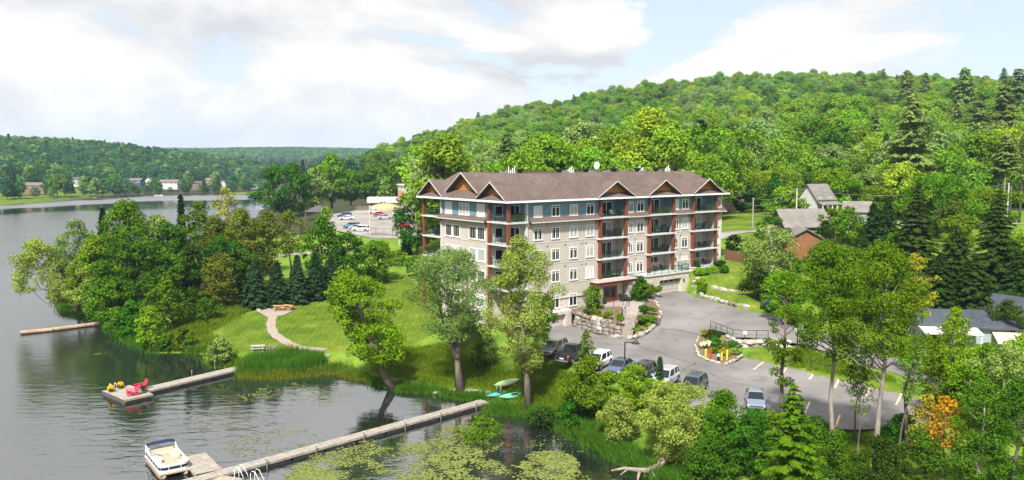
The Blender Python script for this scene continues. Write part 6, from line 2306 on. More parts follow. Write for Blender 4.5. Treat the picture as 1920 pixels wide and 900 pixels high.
MB().loft([[(-4, -3, 2.4), (4, -3, 2.4), (4, 3, 2.4), (-4, 3, 2.4)], [(-.6, -.4, 4.2), (.6, -.4, 4.2), (.6, .4, 4.2), (-.6, .4, 4.2)]]).build('roof', 'roof_dark', o)
for x in (-3.6, 3.6):
    for y in (-2.6, 2.6): MB().box(x - .12, x + .12, y - .12, y + .12, 0, 2.4).build('post', 'house_brown', o)
tag(o, 'small dark-roofed pavilion left of the far parking lot', 'pavilion')

# ------------------------------------------------------------------ vegetation
def unit(v):
    return v / (np.linalg.norm(v, axis=1)[:, None] + 1e-9)


def leaf_quads(c, nrm, size, aspect, rng, tang=None):
    n = len(c)
    r_ = rng.normal(size=(n, 3)) if tang is None else tang
    t = unit(r_ - nrm * (r_ * nrm).sum(1)[:, None])
    b = np.cross(nrm, t)
    a = (size * .62)[:, None]; w = a * aspect
    v = np.empty((n, 4, 3))
    v[:, 0] = c - t * a
    v[:, 1] = c + b * w - t * a * .1
    v[:, 2] = c + t * a
    v[:, 3] = c - b * w - t * a * .1
    return v.reshape(-1, 3)


PROF = {'round': lambda t: np.sqrt(np.clip(1 - (2 * t - 1) ** 2, 0, 1)) ** .85,
        'dome': lambda t: np.clip(1 - t ** 2.2, 0, 1) ** .6 * np.clip(.45 + t * 2.2, 0, 1),
        'oval': lambda t: np.sin(np.pi * np.clip(t, 0, 1) ** .8) ** .7,
        'cone': lambda t: np.clip(1.02 - t, 0, 1) ** .75 * np.clip(.5 + t * 4, 0, 1),
        'vase': lambda t: np.clip(.35 + t * 1.1, 0, 1) * np.clip(1 - (t - .05) ** 5, 0, 1) ** .6}


def gen_clumps(rng, R_, zb, zt, prof, n, rc, lobes=.22, shell=.55):
    t = rng.uniform(0.02, .98, n)
    th = rng.uniform(0, 2 * np.pi, n)
    ph = rng.uniform(0, 6.28, 4)
    L_ = 1 + lobes * np.sin(2 * th + ph[0] + 3 * t) + lobes * .7 * np.sin(3 * th + ph[1] - 4 * t) + lobes * .4 * np.sin(5 * th + ph[2])
    pr = PROF[prof](t)
    u = np.where(rng.random(n) < .78, rng.uniform(shell, 1, n), rng.uniform(0, shell, n))
    rad = np.maximum(R_ * pr * L_ - rc * .5, 0) * np.sqrt(u)
    c = np.c_[rad * np.cos(th), rad * np.sin(th), zb + (zt - zb) * t]
    r_ = rc * rng.uniform(.65, 1.25, n)
    return c, r_


def crown_leaves(rng, cl, rr, leaf, total, aspect=.62, flat=.75, style='leaf'):
    n = len(cl)
    w = rr ** 2
    cnt = np.maximum(6, (total * w / w.sum()).astype(int))
    idx = np.repeat(np.arange(n), cnt)
    m = len(idx)
    d = rng.normal(size=(m, 3))
    d[:, 2] = d[:, 2] * .9 + .25
    d = unit(d)
    rad = rr[idx] * (1 - .62 * rng.random(m) ** 1.6)
    p = cl[idx] + d * rad[:, None] * np.array((1, 1, flat))
    tang = None
    if style == 'willow':
        nrm = unit(d * .5 + rng.normal(size=(m, 3)) * .6)
        tang = d * .7 + np.array((0, 0, .25)) + rng.normal(size=(m, 3)) * .45
    elif style == 'weep':
        nrm = unit(d * np.array((1, 1, .2)) + rng.normal(size=(m, 3)) * .5)
        tang = np.array((0, 0, -1.0)) + d * .35 + rng.normal(size=(m, 3)) * .3
    else:
        nrm = unit(d * .75 + np.array((0, 0, .35)) + rng.normal(size=(m, 3)) * .5)
    s = leaf * rng.uniform(.6, 1.35, m)
    ct = rng.random(n)
    tint = np.clip(ct[idx] * .6 + rng.random(m) * .4, 0, 1)
    return leaf_quads(p, nrm, s, aspect, rng, tang), tint


def conifer_leaves(rng, h, R_, zb, leaf, droop=.25, dens=1.0, gap=.0, power=.85):
    P_, N_, T_, S_, I_ = [], [], [], [], []
    z = zb
    k = 0
    step = max(.30, R_ * .15)
    while z < h * .985:
        t = (z - zb) / (h - zb)
        rl = R_ * (1 - t) ** power * rng.uniform(.86, 1.08) + .12
        nb = int(max(6, (8 + 5 * (1 - t)) * dens))
        a0 = rng.uniform(0, 6.28)
        for j in range(nb):
            if rng.random() < gap: continue
            a = a0 + 6.283 * j / nb + rng.uniform(-.25, .25)
            ln_ = rl * rng.uniform(.72, 1.1)
            m = max(2, int(ln_ / (leaf * .55)))
            s = (np.arange(m) + .6) / m
            wob = rng.uniform(-.12, .12)
            x = np.cos(a) * ln_ * s; y = np.sin(a) * ln_ * s
            zz = z + ln_ * (.16 * s - droop * s ** 2 + wob * s)
            for side in (-2, -1, 0, 1, 2):
                off = side * ln_ * .14 * (1 - s * .7)
                P_.append(np.c_[x - np.sin(a) * off, y + np.cos(a) * off, zz - abs(off) * .25 + rng.uniform(-.03, .03, m)])
                dirv = np.array((np.cos(a + side * .4), np.sin(a + side * .4), -.25))
                T_.append(np.tile(dirv, (m, 1)) + rng.normal(size=(m, 3)) * .12)
                N_.append(np.tile((0., 0., 1.), (m, 1)) + .5 * np.array((np.cos(a), np.sin(a), 0)) + rng.normal(size=(m, 3)) * .4)
                S_.append(leaf * rng.uniform(.8, 1.3, m))
                I_.append(np.full(m, rng.random()))
        z += step * (.8 + .4 * rng.random()) * (1 - .45 * t)
        k += 1
    p = np.concatenate(P_); n = unit(np.concatenate(N_)); t_ = np.concatenate(T_); s = np.concatenate(S_); ti = np.concatenate(I_)
    # leader
    return leaf_quads(p, n, s, .42, rng, t_), np.clip(ti * .6 + rng.random(len(ti)) * .4, 0, 1)


def trunk_mb(rng, pts, r0, r1, limbs, start=.35):
    """tapered trunk along pts with limbs to given points"""
    m = MB()
    n = len(pts)
    radii = [r0 * (1 - k / (n - 1)) + r1 * (k / (n - 1)) for k in range(n)]
    radii[0] *= 1.35
    m.tube(pts, radii, 8)
    pa = np.array(pts, float)
    zs = pa[:, 2]
    for tgt in limbs:
        zt = tgt[2]
        z0 = max(zs[0] + (zs[-1] - zs[0]) * start * rng.uniform(.75, 1.25), min(zs[-1] * .97, zt - .75 * np.hypot(tgt[0], tgt[1]) * rng.uniform(.6, 1.2)))
        i = min(n - 2, max(0, int(np.searchsorted(zs, z0) - 1)))
        f = np.clip((z0 - zs[i]) / (zs[i + 1] - zs[i] + 1e-6), 0, 1)
        a = pa[i] * (1 - f) + pa[i + 1] * f
        rb = (radii[i] * (1 - f) + radii[i + 1] * f) * .55
        mid = a * .5 + np.array(tgt) * .5 + np.array((0, 0, -.06 * np.linalg.norm(np.array(tgt) - a))) + rng.normal(size=3) * .08 * np.linalg.norm(np.array(tgt) - a)
        m.tube([a, mid, tgt], [rb, rb * .6, max(.018, rb * .22)], 5, False)
    return m


TREE_COUNT = 0


def tree(name, label, base, h, R_, leafm, style='round', zb=.25, leaf=None, seed=None, lean=(0, 0), rc=.27, nclump=None, cover=6.0, barkm='bark', cat='tree', group=None, tr=None,
         look='leaf', aspect=.62, shell=.55, lobes=.22, limbs=14, fork=False, flat=.75, maxn=23000):
    """a tree of its own: tapered trunk with limbs, crown of leaf clumps"""
    global TREE_COUNT
    TREE_COUNT += 1
    rng = np.random.default_rng(seed if seed is not None else 1000 + TREE_COUNT)
    o = empty(name, (base[0], base[1], base[2] - .05))
    y = base[1]
    leaf = leaf or max(.13, .0024 * y)
    z0 = h * zb
    A = math.pi * R_ * (h - z0) / 2
    total = int(min(maxn, max(500, cover * A / (.48 * leaf * leaf * (aspect / .62)))))
    rcl = R_ * rc
    n = nclump or int(np.clip(3.2 * (R_ * R_ * (h - z0)) / (rcl ** 3 * 4.2) * .80, 40, 190))
    cl, rr = gen_clumps(rng, R_, z0 + rcl * .5, h - rcl * .55, style, n, rcl, lobes, shell)
    lx, ly = lean
    f = (cl[:, 2] / h)
    cl[:, 0] += lx * f; cl[:, 1] += ly * f
    vq, ti = crown_leaves(rng, cl, rr, leaf, total, aspect, flat, look)
    rt = tr or max(.09, h * .017)
    pts = []
    for k in range(6):
        t = k / 5
        pts.append((lx * t * .9 + rng.uniform(-.02, .02) * h * (0 < k), ly * t * .9 + rng.uniform(-.02, .02) * h * (0 < k), h * .86 * t))
    pick = rng.choice(n, min(limbs, n), replace=False)
    tm = trunk_mb(rng, pts, rt, rt * .22, [tuple(cl[q] - np.array((0, 0, rr[q] * .3))) for q in pick])
    if fork:
        for s in (-1, 1):
            tm.tube([(0 + lx * .22, ly * .22, h * .24), (s * R_ * .22 + lx * .4, rng.uniform(-.3, .3), h * .5), (s * R_ * .36 + lx * .7, rng.uniform(-.5, .5), h * .78)], [rt * .75, rt * .5, rt * .15], 7, False)
    tm.build('trunk', barkm, o, smooth=True)
    link('crown', raw_mesh('crown', vq, 4, leafm, ti), o)
    tag(o, label, cat, group)
    return o


def conifer(name, label, base, h, R_, leafm, zb=.06, leaf=None, droop=.28, dens=1.0, gap=0.0, power=.85, group=None, barkm='bark', cat='tree'):
    global TREE_COUNT
    TREE_COUNT += 1
    rng = np.random.default_rng(2000 + TREE_COUNT)
    o = empty(name, (base[0], base[1], base[2] - .05))
    leaf = leaf or max(.3, .0044 * base[1])
    vq, ti = conifer_leaves(rng, h, R_, h * zb, leaf, droop, dens, gap, power)
    MB().tube([(0, 0, 0), (0, 0, h * .5), (0, 0, h * .97)], [h * .016, h * .010, .02], 7).build('trunk', barkm, o, smooth=True)
    link('crown', raw_mesh('crown', vq, 4, leafm, ti), o)
    tag(o, label, cat, group)
    return o


def spec(px, py, top, w, dist=None):
    """ground point, height and half width of a plant seen at these pixels"""
    b = G(px, py) if dist is None else (*D(px, py, dist)[:2], 0)
    if dist is not None: b = (b[0], b[1], max(h1(b[0], b[1]), 0.1))
    zt = D(px, top, b[1])[2]
    return b, max(.4, zt - b[2]), w / 2 / FPX * b[1]


def T(label, px, py, top, w, leafm, style='round', dist=None, name='leafy_tree', **k):
    b, h, r_ = spec(px, py, top, w, dist)
    return tree(name, label, b, h, r_, leafm, style, **k)


def C(label, px, py, top, w, leafm, dist=None, name='spruce_tree', **k):
    b, h, r_ = spec(px, py, top, w, dist)
    return conifer(name, label, b, h, r_, leafm, **k)


# --- left point
b, h, r_ = spec(172, 600, 432, 130)
tree('leaning_willow', 'pale olive willow leaning out over the water at the left point', b, h * .92, r_ * 1.25, 'leaf_willow', 'dome', zb=.16, lean=(-h * .62, -1), rc=.20, nclump=70, cover=4.6, look='willow', aspect=.4, lobes=.35, limbs=30)
T('pale willow rising behind the leaning willow at the left point', 148, 585, 408, 95, 'leaf_sage', 'dome', look='willow', aspect=.45, rc=.24, cover=3)
T('tall bright green maple crowning the left point', 243, 585, 372, 135, 'leaf_maple', 'oval', zb=.12)
T('yellowish green tree in front of the tall maple on the left point', 185, 598, 438, 105, 'leaf_bright', 'oval', zb=.08, rc=.24)
T('dark green round tree in the middle of the left point', 262, 598, 445, 125, 'leaf_green', 'round', zb=.08)
T('shady green tree at the right side of the left point', 318, 560, 412, 85, 'leaf_green', 'oval', zb=.1)
T('low bright green bushy tree at the foot of the left point', 212, 612, 505, 105, 'leaf_maple', 'round', zb=.03, rc=.25)
T('tree with light grey-green leaves behind the left point', 300, 545, 398, 80, 'leaf_sage', 'oval', zb=.12)
C('thin spiky dark conifer rising above the shore trees', 345, 545, 362, 42, 'leaf_fir', gap=.35, dens=.7)
C('narrow conifer behind the tall maple on the left point', 200, 570, 388, 46, 'leaf_fir', gap=.2)
T('mid green tree left of the olive trees', 378, 548, 374, 85, 'leaf_maple', 'oval', zb=.15, cover=4)
T('olive-green slender tree beside the thin conifer', 408, 552, 400, 75, 'leaf_olive', 'oval', zb=.2, cover=3.6, look='willow', aspect=.45)
T('tall sparse yellow-green tree reaching above the lake line', 427, 540, 346, 48, 'leaf_yellow', 'oval', zb=.45, cover=1.4, limbs=20)
T('wide olive tree in the middle of the shore grove', 455, 552, 388, 105, 'leaf_olive', 'dome', zb=.12, cover=4)
T('brownish olive tree right of the wide olive tree', 505, 545, 392, 80, 'leaf_olive', 'oval', zb=.2, cover=3.2)
T('sparse brownish tree with bare stems in the grove', 545, 525, 390, 62, 'leaf_olive', 'oval', zb=.35, cover=2.2, limbs=22)
T('small dark tree with a pale trunk at the lawn edge', 362, 578, 455, 68, 'leaf_dark', 'oval', zb=.3, barkm='pale_bark', cover=4)
T('low olive tree at the left of the blue spruces', 415, 578, 470, 72, 'leaf_olive', 'round', zb=.06, cover=4)
T('low green tree behind the left blue spruce', 455, 566, 462, 70, 'leaf_green', 'round', zb=.06)
C('blue-green spruce, leftmost of the row at the picnic table', 480, 577, 483, 62, 'leaf_spruce')
C('blue-green spruce, second of the row at the picnic table', 521, 574, 488, 54, 'leaf_spruce')
C('blue-green spruce, third of the row at the picnic table', 559, 569, 478, 58, 'leaf_spruce')
C('blue-green spruce, fourth of the row at the picnic table', 592, 562, 474, 58, 'leaf_spruce')
C('blue-green spruce, rightmost of the row at the picnic table', 622, 555, 486, 54, 'leaf_spruce')
T('green tree above the spruces, left of the far lot', 604, 535, 402, 80, 'leaf_maple', 'oval', zb=.1)
T('dark green tree behind the right-hand spruces', 652, 540, 432, 78, 'leaf_green', 'round', zb=.06)
T('round bright green tree at the top of the lawn', 708, 532, 448, 74, 'leaf_maple', 'round', zb=.06)
C('small spruce on the grass beside the building end', 762, 478, 436, 22, 'leaf_spruce')
T('low bright shrub on the slope below the building end', 745, 500, 468, 45, 'leaf_bright', 'round', zb=.02, name='shrub', cat='shrub')
T('bushy green shrub right of the round tree at the top of the lawn', 790, 520, 478, 60, 'leaf_maple', 'round', zb=.02, name='shrub', cat='shrub')
# shore bushes
for lb, px, py, top, w, m in [('leafy bush overhanging the dark water below the left point', 283, 652, 572, 62, 'leaf_bright'), ('dark bush at the waterline left of the leafy bush', 248, 636, 560, 52, 'leaf_green'),
                              ('small rounded bush in the shore meadow', 345, 655, 612, 42, 'leaf_maple'), ('grey-green bush beside the walkway dock', 414, 684, 632, 58, 'leaf_sage'),
                              ('low bush on the bank between the meadow and the water', 310, 660, 628, 40, 'leaf_green')]:
    T(lb, px, py, top, w, m, 'dome', zb=.0, name='bush', cat='bush', rc=.24)
for lb, px, py, top, w, m, st in [('green tree on the bank right of the left point', 312, 622, 520, 70, 'leaf_maple', 'oval'), ('low spreading bush on the bank under the left point', 222, 630, 575, 60, 'leaf_maple', 'dome'), ('dark green tree between the left point and the pale-trunked tree', 335, 585, 470, 72, 'leaf_green', 'round'),
                                  ('tangled bush at the meadow edge below the pale-trunked tree', 385, 600, 555, 60, 'leaf_green', 'dome'), ('light green tree filling the gap behind the olive grove', 470, 520, 405, 95, 'leaf_maple', 'round'), ('mid green tree left of the spruces, behind the low olive tree', 425, 560, 440, 90, 'leaf_green', 'round')]:
    T(lb, px, py, top, w, m, st, zb=.02)
# --- far lot surroundings
T('big dark round maple left of the far parking lot', 538, 412, 303, 112, 'leaf_green', 'round', dist=300, zb=.06, rc=.22)
T('yellow-green poplar behind the big round maple', 622, 402, 285, 72, 'leaf_bright', 'oval', dist=335, zb=.1)
T('pale grey-green tree beside the big round maple', 588, 404, 312, 66, 'leaf_sage', 'oval', dist=320, zb=.08)
T('tall green tree left of the two dumpsters', 658, 396, 312, 62, 'leaf_maple', 'oval', dist=345, zb=.1)
T('green tree behind the two dumpsters', 698, 392, 312, 66, 'leaf_green', 'oval', dist=350, zb=.1)
T('pale conifer-shaped tree at the back of the far lot', 722, 388, 330, 34, 'leaf_sage', 'cone', dist=340, zb=.08)
T('leafy tree behind the white trailer', 742, 388, 298, 62, 'leaf_maple', 'oval', dist=360, zb=.1)
T('dark full tree between the far lot and the building end', 782, 462, 342, 82, 'leaf_green', 'oval', dist=178, zb=.08)
T('bright small tree above the dark full tree', 800, 420, 335, 50, 'leaf_maple', 'round', dist=215, zb=.2)
T('light green thin tree in front of the pavilion', 612, 440, 385, 22, 'leaf_bright', 'oval', dist=240, zb=.05)
# --- the three big shore trees
b, h, r_ = spec(736, 731, 506, 150)
tree('leaning_tree', 'bright yellow-green tree leaning left over the shore', b, h * 1.0, r_ * 1.0, 'leaf_bright', 'dome', zb=.20, lean=(-5.6, 1.0), rc=.23, nclump=130, cover=7, tr=.42, limbs=26, lobes=.3, seed=51)
b, h, r_ = spec(863, 736, 462, 180)
tree('forked_willow', 'grey-green willow with a forked brown trunk in front of the building', b, h, r_ * 1.02, 'leaf_sage', 'vase', zb=.34, rc=.20, nclump=120, cover=5.4, look='willow', aspect=.42, tr=.42, fork=True, limbs=34, lean=(-1.6, 0), lobes=.35, barkm='bark', seed=12)
b, h, r_ = spec(990, 772, 438, 135)
tree('tall_willow', 'tall pale yellow-green willow hiding the near corner of the building', b, h, r_ * 1.02, 'leaf_willow', 'oval', zb=.22, rc=.24, nclump=130, cover=6.4, look='willow', aspect=.42, tr=.36, limbs=30, lean=(-1.0, 0), lobes=.3, seed=5, maxn=26000)
T('bright green small tree showing right of the tall willow', 1012, 640, 545, 62, 'leaf_green', 'round', dist=100, zb=.1)
T('low willow bush behind the forked willow', 905, 690, 600, 70, 'leaf_sage', 'round', zb=.03, look='willow', aspect=.45, cover=3, name='bush', cat='bush')
T('young fir-like sapling right of the forked willow', 898, 702, 622, 34, 'leaf_green', 'cone', zb=.1, cover=2.5)
T('dark rounded bush at the foot of the tall willow', 1018, 800, 762, 72, 'leaf_dark', 'dome', zb=.0, name='bush', cat='bush')
T('leafy water bush beside the long dock', 905, 835, 778, 105, 'leaf_maple', 'dome', zb=.0, name='bush', cat='bush', cover=3)
# --- in front of the cars
T('tall leafy shrub in front of the white SUV', 1105, 785, 664, 110, 'leaf_maple', 'oval', zb=.06)
T('spiky upright sapling in front of the black pickup', 1098, 740, 618, 32, 'leaf_maple', 'oval', zb=.25, cover=3.5)
T('light green shrub below the black SUV', 1190, 785, 682, 110, 'leaf_bright', 'round', zb=.05)
T('low light green shrub in front of the silver SUV', 1235, 780, 712, 70, 'leaf_bright', 'round', zb=.03, name='shrub', cat='shrub')
C('slim young spruce standing in front of the silver SUV', 1236, 765, 668, 26, 'leaf_spruce', dens=.8)
T('small sage-coloured willow shrub at the water edge', 1163, 835, 742, 82, 'leaf_willow', 'round', zb=.04, look='willow', aspect=.5, rc=.25)
T('big sage-coloured willow shrub in the foreground', 1262, 870, 712, 150, 'leaf_willow', 'round', zb=.05, look='willow', aspect=.5, rc=.24, cover=5.5)
T('mid green shrub right of the big sage willow', 1352, 880, 726, 105, 'leaf_maple', 'oval', zb=.03)
T('dark green shrub below the steel-blue sedan', 1410, 900, 762, 100, 'leaf_green', 'oval', zb=.03)
T('low green thicket at the bottom beside the driftwood', 1330, 915, 815, 120, 'leaf_green', 'dome', zb=.0, name='thicket', cat='bush')
b, h, r_ = spec(1480, 985, 715, 200)
conifer('young_larch', 'bright green pointed young larch with layered boughs at the bottom of the picture', b, h, r_, 'leaf_maple', zb=.04, leaf=.30, droop=.18, dens=.9, gap=.12, power=.8)
# --- thin tall trees on the right
b, h, r_ = spec(1466, 800, 498, 66)
tree('thin_tree', 'narrow ivy-clad tree left of the tall thin trees', b, h, r_, 'leaf_maple', 'oval', zb=.22, cover=1.7, rc=.34, limbs=26, tr=.22, nclump=30)
b, h, r_ = spec(1570, 895, 455, 165)
tree('thin_tree', 'tall tree with a pale bare trunk, left of the pair on the right', b, h, r_, 'leaf_maple', 'oval', zb=.48, cover=3.3, barkm='pale_bark', rc=.24, limbs=30, tr=.24, lean=(-1.0, 1.0), nclump=75)
b, h, r_ = spec(1640, 925, 452, 215)
tree('thin_tree', 'tall tree with a pale bare trunk, right of the pair on the right', b, h, r_, 'leaf_maple', 'dome', zb=.50, cover=3.0, barkm='pale_bark', rc=.22, limbs=34, tr=.26, lean=(.4, 1.0), nclump=85)
b, h, r_ = spec(1700, 870, 472, 100)
tree('dying_tree', 'half bare tree with pale yellow leaves at its top', b, h, r_, 'leaf_yellow', 'dome', zb=.68, cover=1.2, barkm='bark', rc=.2, limbs=36, tr=.16, nclump=34)
T('bare thin sapling between the two pale trunks', 1610, 880, 640, 60, 'leaf_sage', 'oval', zb=.4, cover=.5, limbs=30, tr=.07)
T('dark ivy bush on a stump between the pale trunks', 1600, 830, 662, 46, 'leaf_dark', 'oval', zb=.5, cover=1.8, tr=.1)
T('leaning leafless stem right of the pale trunks', 1678, 880, 640, 40, 'leaf_sage', 'oval', zb=.5, cover=.35, lean=(1.5, 0), limbs=20, tr=.09)
for k, (px, py, top, w, m) in enumerate([(1560, 935, 800, 120, 'leaf_green'), (1650, 940, 812, 120, 'leaf_dark'), (1725, 935, 800, 110, 'leaf_green')]):
    T(['dark undergrowth bush between the young maple and the pale trunks', 'dark undergrowth bush behind the right pale trunk', 'undergrowth bush left of the orange tree'][k], px, py, top, w, m, 'dome', zb=.0, name='bush', cat='bush', cover=4)
T('yellowing shrub left of the orange-leaved tree', 1735, 890, 735, 75, 'leaf_yellow', 'oval', zb=.08, cover=2.4)
T('orange-leaved tree at the lower right', 1766, 930, 738, 92, 'leaf_orange', 'oval', zb=.42, cover=1.7)
T('birch with a white trunk at the lower right', 1832, 950, 700, 120, 'leaf_green', 'oval', zb=.06, barkm='birch_bark', cover=3.6, tr=.16)
T('full green tree at the right bottom corner', 1900, 950, 700, 150, 'leaf_green', 'oval', zb=.05, cover=4.5)
T('sage green tree at the right edge above the birch', 1872, 830, 640, 125, 'leaf_sage', 'round', zb=.08, cover=3.6)
T('bright yellow-green tree at the right edge', 1915, 790, 622, 110, 'leaf_bright', 'round', zb=.08)
T('young bright tree in front of the grey cottage', 1785, 735, 572, 66, 'leaf_bright', 'oval', zb=.06, cover=4)
T('low bright shrub left of the grey cottage', 1725, 700, 625, 80, 'leaf_bright', 'round', zb=.02, name='shrub', cat='shrub')
T('light shrub in front of the cottage awning', 1835, 720, 640, 90, 'leaf_bright', 'round', zb=.02, name='shrub', cat='shrub')
T('round-topped dark tree beside the second cottage', 1888, 645, 560, 66, 'leaf_dark', 'round', dist=92, zb=.2)
T('low yellow-green thicket at the end of the upper road', 1800, 800, 705, 90, 'leaf_maple', 'round', zb=.02, name='bush', cat='bush')
# --- right middle ground
T('grey-green bush with bare silvery branches beside the upper lawn', 1443, 548, 418, 118, 'leaf_sage', 'round', dist=118, zb=.06, cover=3.4, limbs=40, barkm='pale_bark')
T('dark rounded bush at the foot of the silvery bush', 1425, 560, 500, 75, 'leaf_dark', 'dome', dist=114, zb=.0, name='bush', cat='bush')
T('light green tree in front of the board shed', 1480, 600, 500, 90, 'leaf_bright', 'round', dist=104, zb=.06)
T('broad bright maple left of the dark conifers', 1575, 575, 455, 120, 'leaf_maple', 'round', dist=112, zb=.06)
T('round dark tree beside the barn', 1546, 478, 412, 40, 'leaf_dark', 'oval', dist=148, zb=.03)
T('leafy maple right of the barn', 1588, 490, 388, 70, 'leaf_maple', 'oval', dist=150, zb=.05)
C('tall dark spruce right of the board shed', 1632, 530, 378, 76, 'leaf_fir', dist=132)
C('tall dark spruce in the middle of the right-hand group', 1712, 560, 338, 122, 'leaf_fir', dist=122)
C('broad dark spruce left of the tallest spruce', 1786, 570, 418, 108, 'leaf_fir', dist=116)
C('tallest dark spruce near the right edge', 1862, 582, 352, 140, 'leaf_fir', dist=112)
C('dark spruce cut by the right edge of the picture', 1935, 590, 400, 120, 'leaf_fir', dist=110)
C('small dark spruce between the larger spruces', 1748, 585, 480, 70, 'leaf_fir', dist=108)
T('bright green maple standing over the dark spruces', 1755, 480, 322, 150, 'leaf_maple', 'round', dist=158, zb=.1)
T('yellow-green tree behind the tallest spruce', 1905, 480, 430, 80, 'leaf_bright', 'round', dist=140, zb=.05)
T('bright tree with layered foliage right of the middle spruce', 1800, 500, 400, 90, 'leaf_maple', 'oval', dist=145, zb=.05)
T('shrub at the road edge behind the building corner', 1376, 470, 438, 34, 'leaf_dark', 'round', dist=142, zb=.0, name='shrub', cat='shrub')

# --- more of the dense right-hand side
C('dark spruce behind the board shed roof', 1660, 505, 372, 80, 'leaf_fir', dist=140)
C('dark spruce between the barn maple and the tall spruces', 1612, 545, 430, 76, 'leaf_fir', dist=124)
C('dense dark spruce low in front of the tallest spruce', 1820, 600, 470, 110, 'leaf_fir', dist=103)
C('dense dark spruce behind the grey cottage', 1760, 598, 470, 100, 'leaf_fir', dist=104)
C('dense dark spruce over the second cottage', 1905, 600, 470, 110, 'leaf_fir', dist=104)
T('bright green maple left of the middle spruce', 1672, 560, 432, 96, 'leaf_maple', 'oval', dist=126, zb=.05)
T('broad fresh green tree above the upper road', 1640, 615, 492, 130, 'leaf_maple', 'round', dist=104, zb=.04)
T('light green tree beside the road end, left of the water tank', 1690, 640, 545, 84, 'leaf_bright', 'round', dist=98, zb=.04)
T('dark green tree under the spruces right of the broad fresh green tree', 1700, 610, 520, 96, 'leaf_dark', 'round', dist=104, zb=.02)
T('fresh green tree in front of the upper road, right of the thin trees', 1752, 760, 630, 58, 'leaf_maple', 'oval', dist=72, zb=.1, cover=5)
T('young green tree in front of the awning, right of the bright young tree', 1850, 760, 640, 80, 'leaf_maple', 'oval', dist=74, zb=.05)
T('leafy green tree beside the road, behind the birch', 1820, 790, 672, 110, 'leaf_bright', 'round', dist=70, zb=.04)
T('bright green tree top over the spruces near the right edge', 1850, 450, 345, 120, 'leaf_maple', 'round', dist=165, zb=.05)
T('olive tree between the two highest spruces', 1790, 470, 372, 80, 'leaf_olive', 'oval', dist=152, zb=.05)
T('fresh tree at the forest edge behind the white house', 1590, 405, 330, 80, 'leaf_bright', 'round', dist=196, zb=.03)
T('green tree covering the grey roof, right of the white house', 1640, 420, 345, 90, 'leaf_maple', 'oval', dist=184, zb=.03)
T('green bush in front of the barn wall', 1478, 478, 440, 46, 'leaf_green', 'dome', dist=142, zb=.0, name='bush', cat='bush')
T('low bush along the near edge of the parking lot, below the slate SUV', 1340, 805, 748, 90, 'leaf_bright', 'dome', zb=.0, name='bush', cat='bush')
T('low bush along the near edge of the parking lot, below the sedan', 1445, 815, 770, 80, 'leaf_maple', 'dome', zb=.0, name='bush', cat='bush')
T('leafy bush at the near edge of the lot, left of the pale trunks', 1530, 840, 778, 90, 'leaf_maple', 'dome', zb=.0, name='bush', cat='bush')
T('leafy bush at the near edge of the lot, right of the pale trunks', 1690, 840, 772, 90, 'leaf_green', 'dome', zb=.0, name='bush', cat='bush')
T('tangled green shrub between the tall shrub and the water', 1080, 800, 735, 80, 'leaf_green', 'dome', zb=.0, name='bush', cat='bush')
T('green tree in front of the barn roof, right of the wooden power pole', 1448, 470, 405, 60, 'leaf_green', 'round', dist=138, zb=.03)
T('leafy tree between the barn and the white house', 1562, 452, 388, 56, 'leaf_maple', 'round', dist=158, zb=.03)
T('light green bush left of the white house porch', 1500, 412, 372, 42, 'leaf_bright', 'round', dist=176, zb=.02)
T('dark bush in front of the board shed wall', 1475, 520, 470, 66, 'leaf_green', 'round', dist=122, zb=.02)
T('green tree right of the board shed', 1552, 520, 448, 80, 'leaf_maple', 'round', dist=126, zb=.03)
# --- entrance plants
T('small round tree left of the entrance door', 1112, 592, 532, 36, 'leaf_maple', 'round', dist=115.5, zb=.36, tr=.07, cover=6)
b, h, r_ = spec(1216, 592, 527, 46); b = (b[0], b[1], float(bed2_z(np.array([b[0]]), np.array([b[1]]))[0]))
tree('small_tree', 'small round tree on a thin stem right of the entrance steps', b, h, r_, 'leaf_maple', 'round', zb=.34, tr=.06, cover=6)
T('loose green shrub between the entrance and the right-hand garage', 1202, 565, 514, 44, 'leaf_green', 'oval', dist=122, zb=.02, name='shrub', cat='shrub')


def shrub(name, label, pos, r_, h, m, group=None, seed=0, flower=None):
    o = empty(name, pos)
    rng = np.random.default_rng(seed + 77)
    cl, rr = gen_clumps(rng, r_, h * .15, h * .88, 'dome', 16, r_ * .4, .12)
    v, ti = crown_leaves(rng, cl, rr, max(.13, r_ * .22), 900, .65, .8)
    MB().tube([(0, 0, -.1), (0, 0, h * .6)], [.05, .02], 6).build('stem', 'bark', o)
    link('foliage', raw_mesh('foliage', v, 4, m, ti), o)
    if flower:
        d = unit(rng.normal(size=(140, 3)) + np.array((0, 0, .8)))
        p = d * np.array((r_, r_, h * .5)) * 1.02 + np.array((0, 0, h * .5))
        link('blossoms', raw_mesh('blossoms', leaf_quads(p, d, np.full(140, max(.16, r_ * .22)), .9, rng), 4, flower, rng.random(140)), o)
    tag(o, label, 'shrub' if 'pot' not in name else 'flower pot', group)
    return o


def bed_at(px, py, zf, z):
    q = P(px, py, z)
    zz = float(zf(np.array([q[0]]), np.array([q[1]]))[0])
    q = P(px, py, zz)
    return (q[0], q[1], zz)


